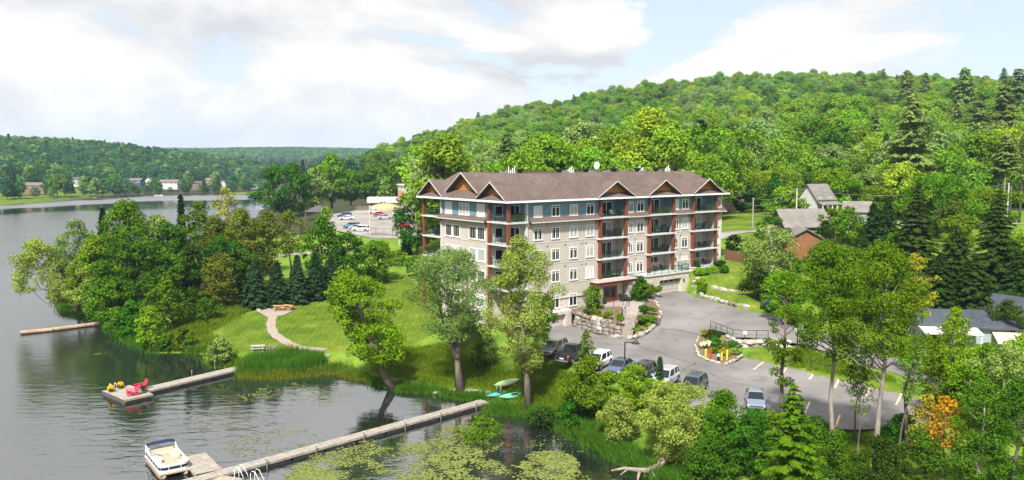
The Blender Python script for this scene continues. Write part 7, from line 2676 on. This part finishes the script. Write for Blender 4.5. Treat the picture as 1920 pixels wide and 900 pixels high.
k_ = 0
for zf, z, lst in [(bed_z, 5.4, [(1141, 597, .75, 1.0, 'leaf_bright', 'bright yellow shrub in the bed left of the steps', None), (1162, 601, .7, .9, 'leaf_maple', 'light green shrub at the left handrail of the steps', None), (1120, 590, .8, .7, 'leaf_olive', 'brown-green low shrub under the small round tree', None),
                                 (1150, 608, .6, .5, 'leaf_green', 'low green shrub in the middle of the boulder bed', None), (1160, 620, .7, .5, 'ground_cover', 'yellow ground cover at the lower end of the boulder bed', None), (1103, 588, .7, .6, 'leaf_dark', 'dark low shrub at the wall left of the small tree', None),
                                 (1128, 601, 1.0, .3, 'ground_cover', 'yellow ground cover along the top of the boulders', None), (1113, 597, .9, .3, 'ground_cover', 'yellow ground cover near the garage pillar', None), (1143, 611, .9, .3, 'ground_cover', 'yellow ground cover above the right boulders', None)]),
                   (bed2_z, 5.4, [(1207, 583, .9, .7, 'leaf_green', 'low dark green shrub under the small tree by the steps', None), (1222, 584, .7, .6, 'leaf_maple', 'low shrub at the top of the kerbed bed', None), (1205, 600, .8, .6, 'leaf_olive', 'reddish-green shrub in the middle of the kerbed bed', None),
                                  (1218, 602, .9, .6, 'leaf_maple', 'green shrub along the driveway kerb', None), (1204, 612, 1.0, .5, 'leaf_green', 'spreading green plant in the kerbed bed', None), (1195, 622, .9, .35, 'grass_blade', 'tuft of grass at the lower tip of the kerbed bed', None), (1216, 613, .7, .5, 'leaf_bright', 'light plant near the lower kerb', None)]),
                   (isl_z, 4.6, [(1338, 638, 1.1, 1.25, 'leaf_dark', 'dark clipped round shrub on the island bed', None), (1341, 651, 1.0, 1.3, 'leaf_green', 'green clipped round shrub on the island bed', None), (1322, 652, .75, .8, 'leaf_sage', 'left white-flowering hydrangea on the island bed', 'flower_white'),
                                 (1332, 651, .75, .85, 'leaf_sage', 'right white-flowering hydrangea on the island bed', 'flower_white'), (1341, 663, .8, .6, 'leaf_maple', 'green plant behind the red bollard', None), (1360, 655, .7, .7, 'leaf_olive', 'brownish shrub at the right of the island bed', None),
                                 (1360, 666, .9, .6, 'leaf_yellow', 'yellow-green plant behind the tall yellow bollard', None), (1376, 655, .9, .9, 'leaf_green', 'green shrub against the grey stone wall', None), (1380, 663, .8, .6, 'leaf_sage', 'pale shrub at the right tip of the island bed', None), (1322, 630, .7, .8, 'leaf_yellow', 'yellow grassy plant at the upper tip of the island bed', None)])]:
    for px, py, r_, h, m, lb, fl in lst:
        k_ += 1
        shrub('garden_plant', lb, bed_at(px, py, zf, z), r_, h, m, None, k_, fl)
for px, py, r_, h, m, lb in [(1306, 506, .8, 1.6, 'leaf_dark', 'dark upright shrub at the corner of the garage terrace'), (1311, 518, 1.0, 1.1, 'leaf_bright', 'bright clipped shrub, left of three below the right terrace'), (1325, 516, .95, 1.1, 'leaf_bright', 'bright clipped shrub, middle of three below the right terrace'), (1337, 513, .9, 1.1, 'leaf_bright', 'bright clipped shrub, right of three below the right terrace'),
                             (1315, 537, .95, 1.0, 'leaf_bright', 'upper of two round shrubs beside the garage wall'), (1315, 549, 1.0, 1.1, 'leaf_maple', 'lower of two round shrubs beside the garage wall'), (1350, 500, 1.0, 1.0, 'leaf_dark', 'dark shrub at the building corner'), (1357, 513, 1.1, 1.1, 'leaf_green', 'green shrub in front of the dark corner shrub'), (1434, 580, .9, .9, 'leaf_olive', 'reddish brown shrub beside the green bin')]:
    q = G(px, py)
    k_ += 1
    shrub('garden_shrub', lb, q, r_, h, m, None, k_)
for pos, lb in FLOWER_POTS:
    o = shrub('flower_pot', lb, pos, .38, .8, 'leaf_maple', None, int(pos[0] * 7) % 50, 'flower_yellow')
    MB().tube([(0, 0, 0), (0, 0, .38)], [.2, .27], 12).build('pot', 'pot_dark', o)
    o.location = pos
rng_ = np.random.default_rng(4)
cl, rr = gen_clumps(rng_, .35, .35, .8, 'dome', 8, .18)
v, ti = crown_leaves(rng_, cl, rr, .12, 300)
link('flowers', raw_mesh('flowers', v, 4, 'leaf_dark', ti), GREENPOT)
for s, t, lb in ((17.0, -.9, 'dark pot with a plant left of the entrance door'), (20.95, -.95, 'dark pot with a plant between the entrance chairs')):
    o = shrub('flower_pot', lb, BL(s, t, LZ), .38, 1.0, 'leaf_dark', None, 5)
    MB().tube([(0, 0, 0), (0, 0, .42)], [.2, .26], 12).build('pot', 'pot_dark', o)


# --- grass, reeds, lily pads: growth nobody could count
def scatter(poly, n, rng):
    poly = np.array(poly)
    lo, hi = poly.min(0), poly.max(0)
    out = np.empty((0, 2))
    while len(out) < n:
        p = rng.uniform(lo, hi, (n * 2, 2))
        out = np.r_[out, p[inside(p[:, 0], p[:, 1], poly)]]
    return out[:n]


def blades(name, label, polys, n, hgt, wid, m, seed, lean=.35, minz=None, cat=None, clump=0.0, jit=.35):
    rng = np.random.default_rng(seed)
    areas = [abs(sum(a[0] * b[1] - b[0] * a[1] for a, b in zip(p, p[1:] + p[:1]))) / 2 for p in polys]
    pts = np.concatenate([scatter(p, max(3, int(n * a / sum(areas))), rng) for p, a in zip(polys, areas)])
    pts = pts + rng.normal(size=pts.shape) * jit
    z = H(pts[:, 0], pts[:, 1])
    ok = z > (-.6 if minz is None else minz)
    pts, z = pts[ok], z[ok]
    k = len(pts)
    hh = hgt * rng.uniform(.55, 1.25, k)
    if clump:
        hh *= 1 + clump * np.sin(pts[:, 0] * .9 + 1.3 * np.sin(pts[:, 1] * .7)) * np.sin(pts[:, 1] * .8)
    a = rng.uniform(0, 6.283, k)
    d = np.c_[np.cos(a), np.sin(a), np.zeros(k)]
    b = np.c_[pts, np.maximum(z, -.3)]
    tip = b + np.c_[rng.normal(size=(k, 2)) * lean * hh[:, None] * .6, hh]
    v = np.empty((k, 3, 3))
    v[:, 0] = b - d * wid; v[:, 1] = b + d * wid; v[:, 2] = tip
    o = link(name, raw_mesh(name, v.reshape(-1, 3), 3, m, rng.random(k)))
    tag(o, label, kind='stuff')


W2 = lambda l: [tuple(P(*q)[:2]) for q in l]
blades('reed_bed', 'tall green reeds beside the landing of the walkway dock', [W2([(448, 704, 0), (452, 686, .3), (480, 676, .5), (540, 671, .7), (600, 672, .8), (606, 690, .3), (560, 700, .1)])], 15000, 1.5, .05, 'reed', 1, .4, clump=.28)
blades('marsh_plants', 'yellowish marsh plants along the foot of the reeds', [W2([(448, 712, 0), (450, 700, 0), (560, 697, 0), (640, 690, .2), (690, 708, .2), (690, 716, 0), (600, 706, 0), (520, 713, 0)])], 7000, .7, .07, 'reed_yellow', 2, .5)
blades('shore_grass', 'long dark green grass on the bank above the lily pads', [W2([(1040, 800, .2), (1060, 780, 1), (1130, 800, 1.4), (1210, 850, 1.4), (1250, 885, 1), (1210, 888, 0), (1160, 868, 0), (1110, 840, 0)]), W2([(915, 775, .2), (915, 755, .6), (960, 760, 1), (1010, 775, 1), (985, 780, .1)]), W2([(1225, 900, 0), (1290, 880, 1), (1360, 900, 1), (1300, 930, .4)])], 20000, .85, .055, 'reed', 3, .7)
blades('meadow_grass', 'rough meadow grass on the bank between the shore and the cars', [W2([(920, 745, .8), (930, 690, 2.4), (1010, 668, 3.6), (1090, 700, 3.6), (1200, 745, 3.4), (1130, 800, 1.6), (1060, 785, 1.2), (990, 770, .6)]), W2([(745, 705, .7), (700, 690, .8), (720, 655, 1.8), (880, 640, 3), (940, 690, 2), (930, 722, 1.2), (830, 716, 1)])], 42000, .48, .05, 'grass_blade', 4, .8, 0.05, clump=.5)
blades('meadow_grass', 'tall grass of the meadow left of the picnic lawn', [W2([(290, 655, .4), (330, 600, 1.6), (300, 540, 2.8), (340, 520, 3.2), (470, 585, 2.3), (390, 620, 1.6), (430, 650, 1), (390, 660, .5)]), W2([(386, 684, .2), (384, 664, .3), (440, 655, 1), (446, 690, .2)])], 26000, .62, .06, 'grass_blade', 5, .7, 0.05, clump=.5)
blades('meadow_grass', 'rough grass strip between the thin trees and the parking lot', [W2([(1330, 780, 3.8), (1450, 800, 3.8), (1600, 810, 3.8), (1740, 800, 3.8), (1760, 860, 2.5), (1500, 870, 2.3), (1330, 850, 2)]), W2([(1500, 655, 4.6), (1600, 695, 4.2), (1690, 720, 4.1), (1600, 712, 4.1), (1480, 685, 4.2)]), W2([(1660, 655, 5.2), (1740, 660, 5.2), (1830, 700, 4.6), (1750, 690, 4.7)])], 20000, .42, .045, 'grass_blade', 6, .8, 0.05, clump=.4)
blades('shore_grass', 'grass fringe along the path to the long dock', [W2([(745, 735, 0), (750, 712, .7), (830, 728, .9), (905, 735, .8), (905, 752, .1), (860, 748, 0), (800, 737, 0)])], 9000, .5, .05, 'reed', 7, .7)
blades('lawn_blades', 'short mown grass of the picnic lawn', [[tuple(q) for q in LAWNS[0]]], 30000, .10, .05, 'grass_blade', 8, 1.0, 0.3)


def shore_fringe():
    rng = np.random.default_rng(31)
    V = []; TI = []
    for k in range(4, 29):
        a, b = LAKE[k], LAKE[k + 1]
        d = b - a
        ln_ = np.hypot(*d)
        n_ = np.array((d[1], -d[0])) / ln_
        if inside(np.array([(a + b)[0] / 2 + n_[0] * .5]), np.array([(a + b)[1] / 2 + n_[1] * .5]), LAKE)[0]: n_ = -n_
        m = int(ln_ * 170)
        t = rng.random(m)
        off = rng.normal(size=m) * .55 + .55
        p = a + d * t[:, None] + n_ * off[:, None]
        clump = np.sin(p[:, 0] * 1.1 + 2 * np.sin(p[:, 1] * .8)) * .5 + .6
        keep = rng.random(m) < np.clip(clump + .25, 0, 1)
        p, clump = p[keep], clump[keep]
        m = len(p)
        z = np.maximum(H(p[:, 0], p[:, 1]), -.15)
        hh = rng.uniform(.25, .75, m) * (.5 + clump)
        an = rng.uniform(0, 6.283, m)
        w = np.c_[np.cos(an), np.sin(an), np.zeros(m)] * .055
        base = np.c_[p, z]
        tip = base + np.c_[rng.normal(size=(m, 2)) * .3 * hh[:, None], hh]
        v = np.empty((m, 3, 3)); v[:, 0] = base - w; v[:, 1] = base + w; v[:, 2] = tip
        V.append(v.reshape(-1, 3)); TI.append(rng.random(m))
    o = link('bank_grass', raw_mesh('bank_grass', np.concatenate(V), 3, 'reed', np.concatenate(TI)))
    tag(o, 'uneven fringe of grass and sedge along the waterline', kind='stuff')


shore_fringe()


def lilies():
    rng = np.random.default_rng(21)
    V = []
    TI = []
    patches = []
    def patch(px, py, rx, ry, n, big=1.0):
        c = np.array(P(px, py, 0)[:2])
        rxw = rx / FPX * c[1]
        ryw = ry / FPX * c[1] / .30
        patches.append((c, rxw, ryw, int(n * 2.0), big))
    for q in [(1030, 870, 58, 22, 900, 1), (975, 868, 22, 8, 200, 1), (700, 868, 150, 40, 2600, .9), (600, 885, 70, 20, 900, .9), (820, 862, 90, 36, 900, 1), (880, 822, 70, 30, 650, 1), (890, 880, 60, 18, 450, 1), (1060, 895, 60, 12, 260, 1), (940, 895, 70, 12, 200, 1),
              (520, 830, 90, 26, 420, .8), (470, 745, 40, 8, 170, .9), (540, 730, 60, 14, 330, .9), (600, 745, 60, 16, 160, .8), (420, 790, 80, 16, 160, .7), (180, 664, 22, 3, 60, .7), (205, 641, 15, 3, 40, .7), (120, 610, 40, 3, 60, .7), (1000, 835, 120, 20, 120, .8)]:
        patch(*q)
    for c, rx, ry, n, big in patches:
        a = rng.uniform(0, 6.283, n); r_ = rng.random(n) ** .6
        x = c[0] + rx * r_ * np.cos(a); y = c[1] + ry * r_ * np.sin(a)
        # thin out with a patchy pattern
        fld = np.sin(.62 * x + 1.6 * np.sin(.45 * y + .3)) * np.sin(.58 * y + .9 * np.sin(.5 * x)) + .55 * np.sin(1.9 * x + 1.1 * np.sin(1.3 * y)) * np.sin(1.7 * y)
        keep = (fld + rng.normal(size=n) * .38 + (.45 if big == 1 and n > 800 else 0)) > .05
        x, y = x[keep], y[keep]
        s = rng.uniform(.06, .14, len(x)) * big
        for k in range(len(x)):
            ang = rng.uniform(0, 6.283)
            th = ang + np.linspace(.25, 6.03, 7)
            z = .012 + rng.uniform(0, .012)
            tl = rng.normal(size=2) * .05
            px_ = s[k] * np.cos(th); py_ = s[k] * np.sin(th)
            V.append(np.c_[x[k] + px_, y[k] + py_, z + px_ * tl[0] + py_ * tl[1]])
            TI.append(rng.random())
    v = np.concatenate(V)
    ok = ~np.repeat(False, len(v))
    o = link('lily_pads', raw_mesh('lily_pads', v, 7, 'lily', TI))
    tag(o, 'mats of yellow-green lily pads floating beside the long dock', kind='stuff')


lilies()

# --- forest
rngF = np.random.default_rng(99)


def proto_crown(style, leafm, h, R_, zb, leaf, cover, rc, seed, look='leaf', aspect=.65, lobes=.2):
    rng = np.random.default_rng(seed)
    z0 = h * zb
    A = math.pi * R_ * (h - z0) / 2
    tot = int(cover * A / (.48 * leaf * leaf))
    cl, rr = gen_clumps(rng, R_, z0 + R_ * rc * .5, h - R_ * rc * .5, style, 85, R_ * rc, lobes)
    v, ti = crown_leaves(rng, cl, rr, leaf, tot, aspect, .75, look)
    return raw_mesh('crown', v, 4, leafm, ti)


def proto_conifer(leafm, h, R_, leaf, seed, gap=0.1, power=.85, zb=.12, droop=.28):
    rng = np.random.default_rng(seed)
    v, ti = conifer_leaves(rng, h, R_, h * zb, leaf, droop, .85, gap, power)
    return raw_mesh('crown', v, 4, leafm, ti)


TRM = {}


def trunk_mesh(h, m='bark'):
    key = (round(h), m)
    if key not in TRM:
        TRM[key] = MB().tube([(0, 0, -.5), (.1, 0, h * .4), (0, 0, h * .8)], [h * .016, h * .012, .05], 6).mesh('trunk', m, True)
    return TRM[key]


foliage('hill_maple', (0.200, 0.390, 0.038), 0.018, 0.20)
foliage('hill_bright', (0.300, 0.500, 0.045), 0.018, 0.18)
foliage('hill_sage', (0.250, 0.400, 0.160), 0.018, 0.18)
foliage('hill_dark', (0.105, 0.230, 0.045), 0.018, 0.22)
PROTO = []     # (crown mesh, height, description)
for i, (stl, zb) in enumerate((('round', .22), ('oval', .2), ('dome', .25), ('round', .3))):
    for m, nm in (('hill_maple', 'mid green'), ('hill_bright', 'yellow-green'), ('hill_sage', 'grey-green'), ('hill_dark', 'dark green')):
        hh = 15 + (i % 3) * 1.2
        PROTO.append((proto_crown(stl, m, hh, 6.4 + .6 * (i % 2), zb * .6, .44, 5.2, .25, 300 + i * 4 + len(PROTO)), hh, f'{nm} leafy tree'))
NDEC = len(PROTO)
PROTO.append((proto_conifer('forest_needle', 19, 3.6, .85, 401), 19, 'dark conifer'))
PROTO.append((proto_conifer('leaf_palefir', 17, 4.2, .95, 402, .1), 17, 'pale spruce'))
PROTO.append((proto_conifer('leaf_pine', 23, 5.2, 1.0, 403, .45, .6, .35, .12), 23, 'ragged white pine'))
PROTO.append((proto_conifer('forest_needle', 15, 3.0, .8, 404, .15), 15, 'dark conifer'))


def pix(x, y, z):
    dz = z - CAMZ
    f = y * CP - dz * SP
    return 960 + FPX * x / f, 450 - FPX * (y * SP + dz * CP) / f


def forest_points():
    pts = []
    y = 168.0
    while y < 800:
        sp = 8.4 if y < 300 else 8.8
        x = -260.0
        while x < 640:
            px_ = 960 + FPX * x / y
            if -60 < px_ - 0 < 2060:
                pts.append((x + rngF.uniform(-.45, .45) * sp, y + rngF.uniform(-.45, .45) * sp))
            x += sp
        y += sp * (.95 if y < 400 else 1.15)
    p = np.array(pts)
    z = H(p[:, 0], p[:, 1])
    f = p[:, 1] * CP - (z - CAMZ) * SP
    px_ = 960 + FPX * p[:, 0] / f
    py_ = 450 - FPX * (p[:, 1] * SP + (z - CAMZ) * CP) / f
    lim = np.interp(px_, [600, 690, 700, 760, 800, 830, 1340, 1360, 1470, 1490, 1630, 1650, 1800, 1920, 2100], [0, 0, 366, 372, 345, 480, 480, 403, 400, 372, 385, 425, 420, 400, 400])
    ok = (py_ < lim) & (px_ > 690) & (z > 1)
    ok &= ~inside(p[:, 0], p[:, 1], FLOT_XY)
    road = np.array([q[:2] for q in road_pts])
    ok &= seg_dist(p[:, 0], p[:, 1], road, False) > 7
    for bx, by, br in ((cpos[0], cpos[1], 9), (lp[0], lp[1], 12), (hr[0], hr[1], 8), (hl[0], hl[1], 8)):
        ok &= np.hypot(p[:, 0] - bx, p[:, 1] - by) > br
    ok &= inside(p[:, 0], p[:, 1], np.array([(-400, 160), (900, 160), (900, 900), (-400, 900)]))
    # keep the view of the church and the white house open
    ok &= ~((px_ > 745) & (px_ < 828) & (p[:, 1] < 400))
    ok &= ~((px_ > 1500) & (px_ < 1556) & (p[:, 1] < 205))
    # drop what lies behind the crest
    return p[ok], z[ok], px_[ok], py_[ok]


fp, fz_, fpx, fpy = forest_points()
order = np.argsort(fp[:, 1])
IND = 300
CROWN_OBJ = {}
nsing = 0
rest = []
for q in order:
    x, y = fp[q]; z = fz_[q]
    # crest and left shoulder carry more conifers
    pc = .018 + (.07 if fpx[q] < 900 and y > 520 else 0) + (.07 if fpx[q] > 1650 else 0)
    if rngF.random() < pc:
        k = NDEC + int(rngF.choice(4, p=[.2, .1, .1, .6] if fpx[q] < 1500 else [.2, .3, .4, .1]))
    else:
        s = rngF.random() + .30 * math.sin(x * .021 + 1.0) * math.cos(y * .017)
        mi = 0 if s < .50 else 1 if s < .67 else 2 if s < .86 else 3
        k = int(rngF.integers(4)) * 4 + mi
    sc = float(np.clip(rngF.lognormal(0.04, .22), .65, 1.5)) * (1.0 if y < 420 else .84)
    top = pix(x, y, z + PROTO[k][1] * sc)[1]
    if nsing < IND and 690 < fpx[q] < 1960:
        # skip what the building hides entirely
        if 830 < fpx[q] < 1340 and top > 322: continue
        nsing += 1
        o = empty('hillside_tree' if k < NDEC else 'hillside_conifer', (x, y, z - .2), rngF.uniform(0, 6.28))
        o.scale = (sc * rngF.uniform(.92, 1.1), sc * rngF.uniform(.92, 1.1), sc)
        c = link('crown', PROTO[k][0], o)
        link('trunk', trunk_mesh(PROTO[k][1]), o)
        where = 'at the foot of the hill' if y < 215 else 'on the lower slope of the hill'
        side = 'behind the building' if fpx[q] < 1350 else 'right of the building'
        tag(o, f'{PROTO[k][2]} {where} {side}', 'tree', f'{PROTO[k][2]}s {where} {side}')
        if k not in CROWN_OBJ: CROWN_OBJ[k] = c
    else:
        rest.append((x, y, z, k, sc))


def instance_wood(name, label, pts, keys, crown_objs):
    """one object: many trees of a wood that reads as a mass, set on points with geometry nodes"""
    keys = [k for k in keys if k in crown_objs]
    n = len(pts)
    me = bpy.data.meshes.new(name)
    me.vertices.add(n)
    me.vertices.foreach_set('co', np.array([p[:3] for p in pts], np.float32).ravel())
    rg = np.random.default_rng(5)
    a1 = me.attributes.new('idx', 'INT', 'POINT'); a1.data.foreach_set('value', np.array([keys.index(p[3]) if p[3] in keys else rg.integers(len(keys)) for p in pts], np.int32))
    a2 = me.attributes.new('siz', 'FLOAT', 'POINT'); a2.data.foreach_set('value', np.array([p[4] for p in pts], np.float32))
    a3 = me.attributes.new('turn', 'FLOAT_VECTOR', 'POINT'); a3.data.foreach_set('vector', np.c_[np.zeros((n, 2)), rg.uniform(0, 6.28, n)].astype(np.float32).ravel())
    o = link(name, me)
    ng = bpy.data.node_groups.new(name, 'GeometryNodeTree')
    ng.interface.new_socket('Geometry', in_out='INPUT', socket_type='NodeSocketGeometry')
    ng.interface.new_socket('Geometry', in_out='OUTPUT', socket_type='NodeSocketGeometry')
    gi = ng.nodes.new('NodeGroupInput'); go = ng.nodes.new('NodeGroupOutput')
    jn = ng.nodes.new('GeometryNodeJoinGeometry')
    for k in reversed(keys):
        oi = ng.nodes.new('GeometryNodeObjectInfo')
        oi.transform_space = 'ORIGINAL'
        oi.inputs['Object'].default_value = crown_objs[k]
        oi.inputs['As Instance'].default_value = True
        ng.links.new(oi.outputs['Geometry'], jn.inputs[0])
    ip = ng.nodes.new('GeometryNodeInstanceOnPoints')
    ip.inputs['Pick Instance'].default_value = True

    def att(nm, ty):
        a = ng.nodes.new('GeometryNodeInputNamedAttribute'); a.data_type = ty
        a.inputs['Name'].default_value = nm
        return a.outputs['Attribute']
    ng.links.new(gi.outputs[0], ip.inputs['Points'])
    ng.links.new(jn.outputs[0], ip.inputs['Instance'])
    ng.links.new(att('idx', 'INT'), ip.inputs['Instance Index'])
    ng.links.new(att('siz', 'FLOAT'), ip.inputs['Scale'])
    ng.links.new(att('turn', 'FLOAT_VECTOR'), ip.inputs['Rotation'])
    ng.links.new(ip.outputs[0], go.inputs[0])
    md = o.modifiers.new('trees', 'NODES')
    md.node_group = ng
    tag(o, label, kind='stuff')
    return o


instance_wood('hillside_forest', 'dense summer forest covering the upper hill behind the building', rest, range(len(PROTO)), CROWN_OBJ)
# white pines standing above the crest at the right
for lb, px, py, d, top, w in [('tall ragged white pine on the crest, left of three', 1698, 200, 420, 128, 44), ('tall ragged white pine on the crest, middle of three', 1806, 215, 400, 124, 66), ('tall ragged white pine on the crest at the right edge', 1905, 225, 380, 128, 90),
                              ('pale broad spruce in the forest above the white house', 1706, 330, 238, 232, 70), ('broad white pine below the crest pines', 1830, 300, 300, 182, 90), ('dark brownish pine in the forest behind the right gable', 1312, 330, 226, 222, 72),
                              ('pale spruce in the forest right of the yellow-green tree', 1790, 345, 215, 275, 60), ('bare-trunked pine over the road at the right edge', 1880, 410, 184, 250, 60)]:
    x, y, _ = D(px, py, d)
    z = h1(x, y)
    zt = D(px, top, d)[2]
    m = 'leaf_palefir' if 'spruce' in lb else ('leaf_fir' if 'brownish' in lb else 'leaf_pine')
    conifer('white_pine' if 'pine' in lb else 'pale_spruce', lb, (x, y, z), max(14, zt - z), w / 2 / FPX * d, m, zb=.35 if 'bare' not in lb else .6, leaf=.0042 * d, droop=.12 if 'pine' in lb else .3, gap=.42 if 'pine' in lb else .08, power=.55 if 'pine' in lb else .8, barkm='pale_bark' if 'bare' in lb else 'bark')
for k, px in enumerate((1868, 1893, 1912)):
    x, y, _ = D(px, 400, 190 + 4 * k)
    conifer('bare_pine', ['thin pale-trunked pine, left of three at the right edge', 'thin pale-trunked pine, middle of three at the right edge', 'thin pale-trunked pine, right of three at the right edge'][k], (x, y, h1(x, y)), 19 + k, 1.9, 'leaf_pine', zb=.55, leaf=.7, gap=.4, power=.5, barkm='pale_bark')
T('yellow-green maple above the white house', 1560, 392, 308, 100, 'leaf_bright', 'round', dist=205, zb=.05)
T('pale grey-green tree right of the yellow-green maple', 1625, 398, 316, 75, 'leaf_sage', 'oval', dist=200, zb=.05)
T('wide dark-shaded maple in the middle of the lower forest', 1530, 360, 215, 150, 'leaf_maple', 'dome', dist=262, zb=.1, rc=.2, leaf=.7)
T('light tree in front of the pale power pole', 1470, 408, 345, 60, 'leaf_bright', 'round', dist=178, zb=.03)
T('spruce-like dark tree at the forest edge above the lawn', 1452, 405, 322, 60, 'leaf_green', 'cone', dist=188, zb=.03)
T('green tree at the forest edge beside the building corner', 1395, 402, 330, 66, 'leaf_green', 'oval', dist=198, zb=.03)

# --- far shore and its hill
FPROTO = []
for i, (stl, m, nm) in enumerate((('round', 'farshore_leaf', 'round green tree'), ('oval', 'farshore_leaf', 'tall green tree'), ('dome', 'hill_sage', 'pale green tree'), ('round', 'hill_dark', 'dark green tree'))):
    FPROTO.append((proto_crown(stl, m, 14, 5.4, .12, 1.0, 4.2, .28, 500 + i), 14, nm))
FPROTO.append((proto_conifer('forest_needle', 17, 3.6, 1.3, 510), 17, 'dark conifer'))
FOBJ = {}
shore = [(8, 362, 545, 20, 0, 1.0), (28, 366, 530, 22, 4, 1.0), (36, 362, 560, 14, 1, 1.0), (93, 368, 560, 24, 1, 1.15), (108, 371, 555, 26, 3, 1.2), (122, 366, 570, 22, 0, 1.25), (133, 362, 600, 16, 4, .9), (158, 363, 640, 18, 2, 1.0), (178, 368, 575, 34, 2, 1.0), (192, 367, 580, 20, 0, 1.0), (215, 366, 600, 30, 3, 1.2), (232, 365, 600, 20, 0, 1.0),
         (248, 362, 610, 18, 2, .8), (273, 360, 630, 12, 0, .75), (292, 361, 635, 16, 3, .95), (346, 360, 640, 16, 0, .9), (352, 361, 650, 16, 3, .95), (383, 361, 650, 14, 4, .8), (402, 352, 690, 14, 2, 1.2), (410, 361, 650, 14, 4, .85), (436, 357, 690, 18, 1, 1.1), (462, 360, 655, 12, 0, .7), (474, 350, 720, 16, 1, 1.0), (330, 340, 720, 14, 1, 1.0), (60, 340, 640, 20, 3, 1.3), (302, 338, 740, 14, 1, 1.0)]
shore += [(float(px), 0, float(d), 0, int(k), float(sc_)) for px, d, k, sc_ in [(46, 540, 0, .55), (76, 545, 2, .5), (140, 590, 0, .6), (150, 585, 3, .7), (165, 600, 0, .5), (203, 590, 1, .8), (224, 600, 2, .7), (240, 605, 3, .6), (262, 620, 0, .6), (283, 630, 1, .7), (305, 650, 0, .4), (336, 650, 3, .7), (362, 655, 2, .6), (374, 660, 0, .5), (392, 665, 1, .8), (425, 668, 0, .7), (446, 660, 3, .8), (455, 672, 0, .7), (480, 672, 3, .6), (494, 680, 0, .8), (15, 528, 3, .8), (-8, 520, 1, .9)]]
for px, py, d, w, k, s in shore:
    x, y, z = D(px, py, d)
    z = max(.2, h1(x, y))
    o = empty('lakeside_tree', (x, y, z - .2), rngF.uniform(0, 6))
    o.scale = (s, s, s)
    c = link('crown', FPROTO[k][0], o)
    link('trunk', trunk_mesh(14, 'pale_bark' if k == 2 else 'bark'), o)
    tag(o, f'{FPROTO[k][2]} standing on the far shore between the houses', 'tree', f'{FPROTO[k][2]}s on the far shore')
    FOBJ.setdefault(k, c)
lf = []
y = 560.0
while y < 1250:
    x = -900.0
    while x < 60:
        xx, yy = x + rngF.uniform(-4, 4), y + rngF.uniform(-4, 4)
        px_ = 960 + FPX * xx / yy
        if -120 < px_ < 760:
            lf.append((xx, yy))
        x += 9.0
    y += 9.0 if y < 850 else 11.0
lf = np.array(lf)
lz = H(lf[:, 0], lf[:, 1])
f = lf[:, 1] * CP - (lz - CAMZ) * SP
lpx = 960 + FPX * lf[:, 0] / f
lpy = 450 - FPX * (lf[:, 1] * SP + (lz - CAMZ) * CP) / f
lim = np.interp(lpx, [-100, 0, 120, 260, 400, 500, 760], [352, 352, 349, 346, 346, 349, 349])
ok = (lz > 1.0) & (lpy < lim)
for e_ in fs:
    hx, hy, _ = at_d(e_[2], e_[3], e_[4])
    ok &= ~((np.abs(lf[:, 0] - hx) < e_[5] * .62) & (lf[:, 1] < hy + 9) & (lf[:, 1] > hy - 60))
L4 = [(a, b_, c - .3, int(rngF.choice(5, p=[.36, .28, .14, .19, .03])), rngF.uniform(.75, 1.2)) for (a, b_), c in zip(lf[ok], lz[ok])]
instance_wood('lakeside_forest', 'dark green forest covering the hill across the lake', L4, range(5), FOBJ)
# far hill at the end of the lake
dh = []
for _ in range(9000):
    d = rngF.uniform(1950, 2850)
    px_ = rngF.uniform(300, 860)
    x, y = D(px_, 300, d)[:2]
    dh.append((x, y))
dh = np.array(dh)
dz = H(dh[:, 0], dh[:, 1])
L5 = [(a, b_, c - 1, int(rngF.integers(4)), rngF.uniform(.9, 1.4)) for (a, b_), c in zip(dh, dz) if c > 3 and not (1.0 < 0)]
instance_wood('distant_forest', 'hazy blue-green forest on the hill at the end of the lake', L5, range(4), FOBJ)

# ------------------------------------------------------------------ haze
mh_, nt_, out_ = nodemat('haze')
pv_ = nt_.nodes.new('ShaderNodeVolumePrincipled')
pv_.inputs['Color'].default_value = (0.52, 0.75, 1.0, 1)
pv_.inputs['Density'].default_value = HAZE_D
pv_.inputs['Anisotropy'].default_value = 0.0
nt_.links.new(pv_.outputs[0], out_.inputs['Volume'])
hz_ = MB().box(-2700, 2700, -420, 4000, -5.0, 132.0).build('haze', 'haze')
tag(hz_, 'thin blue summer haze over the lake valley', kind='stuff')
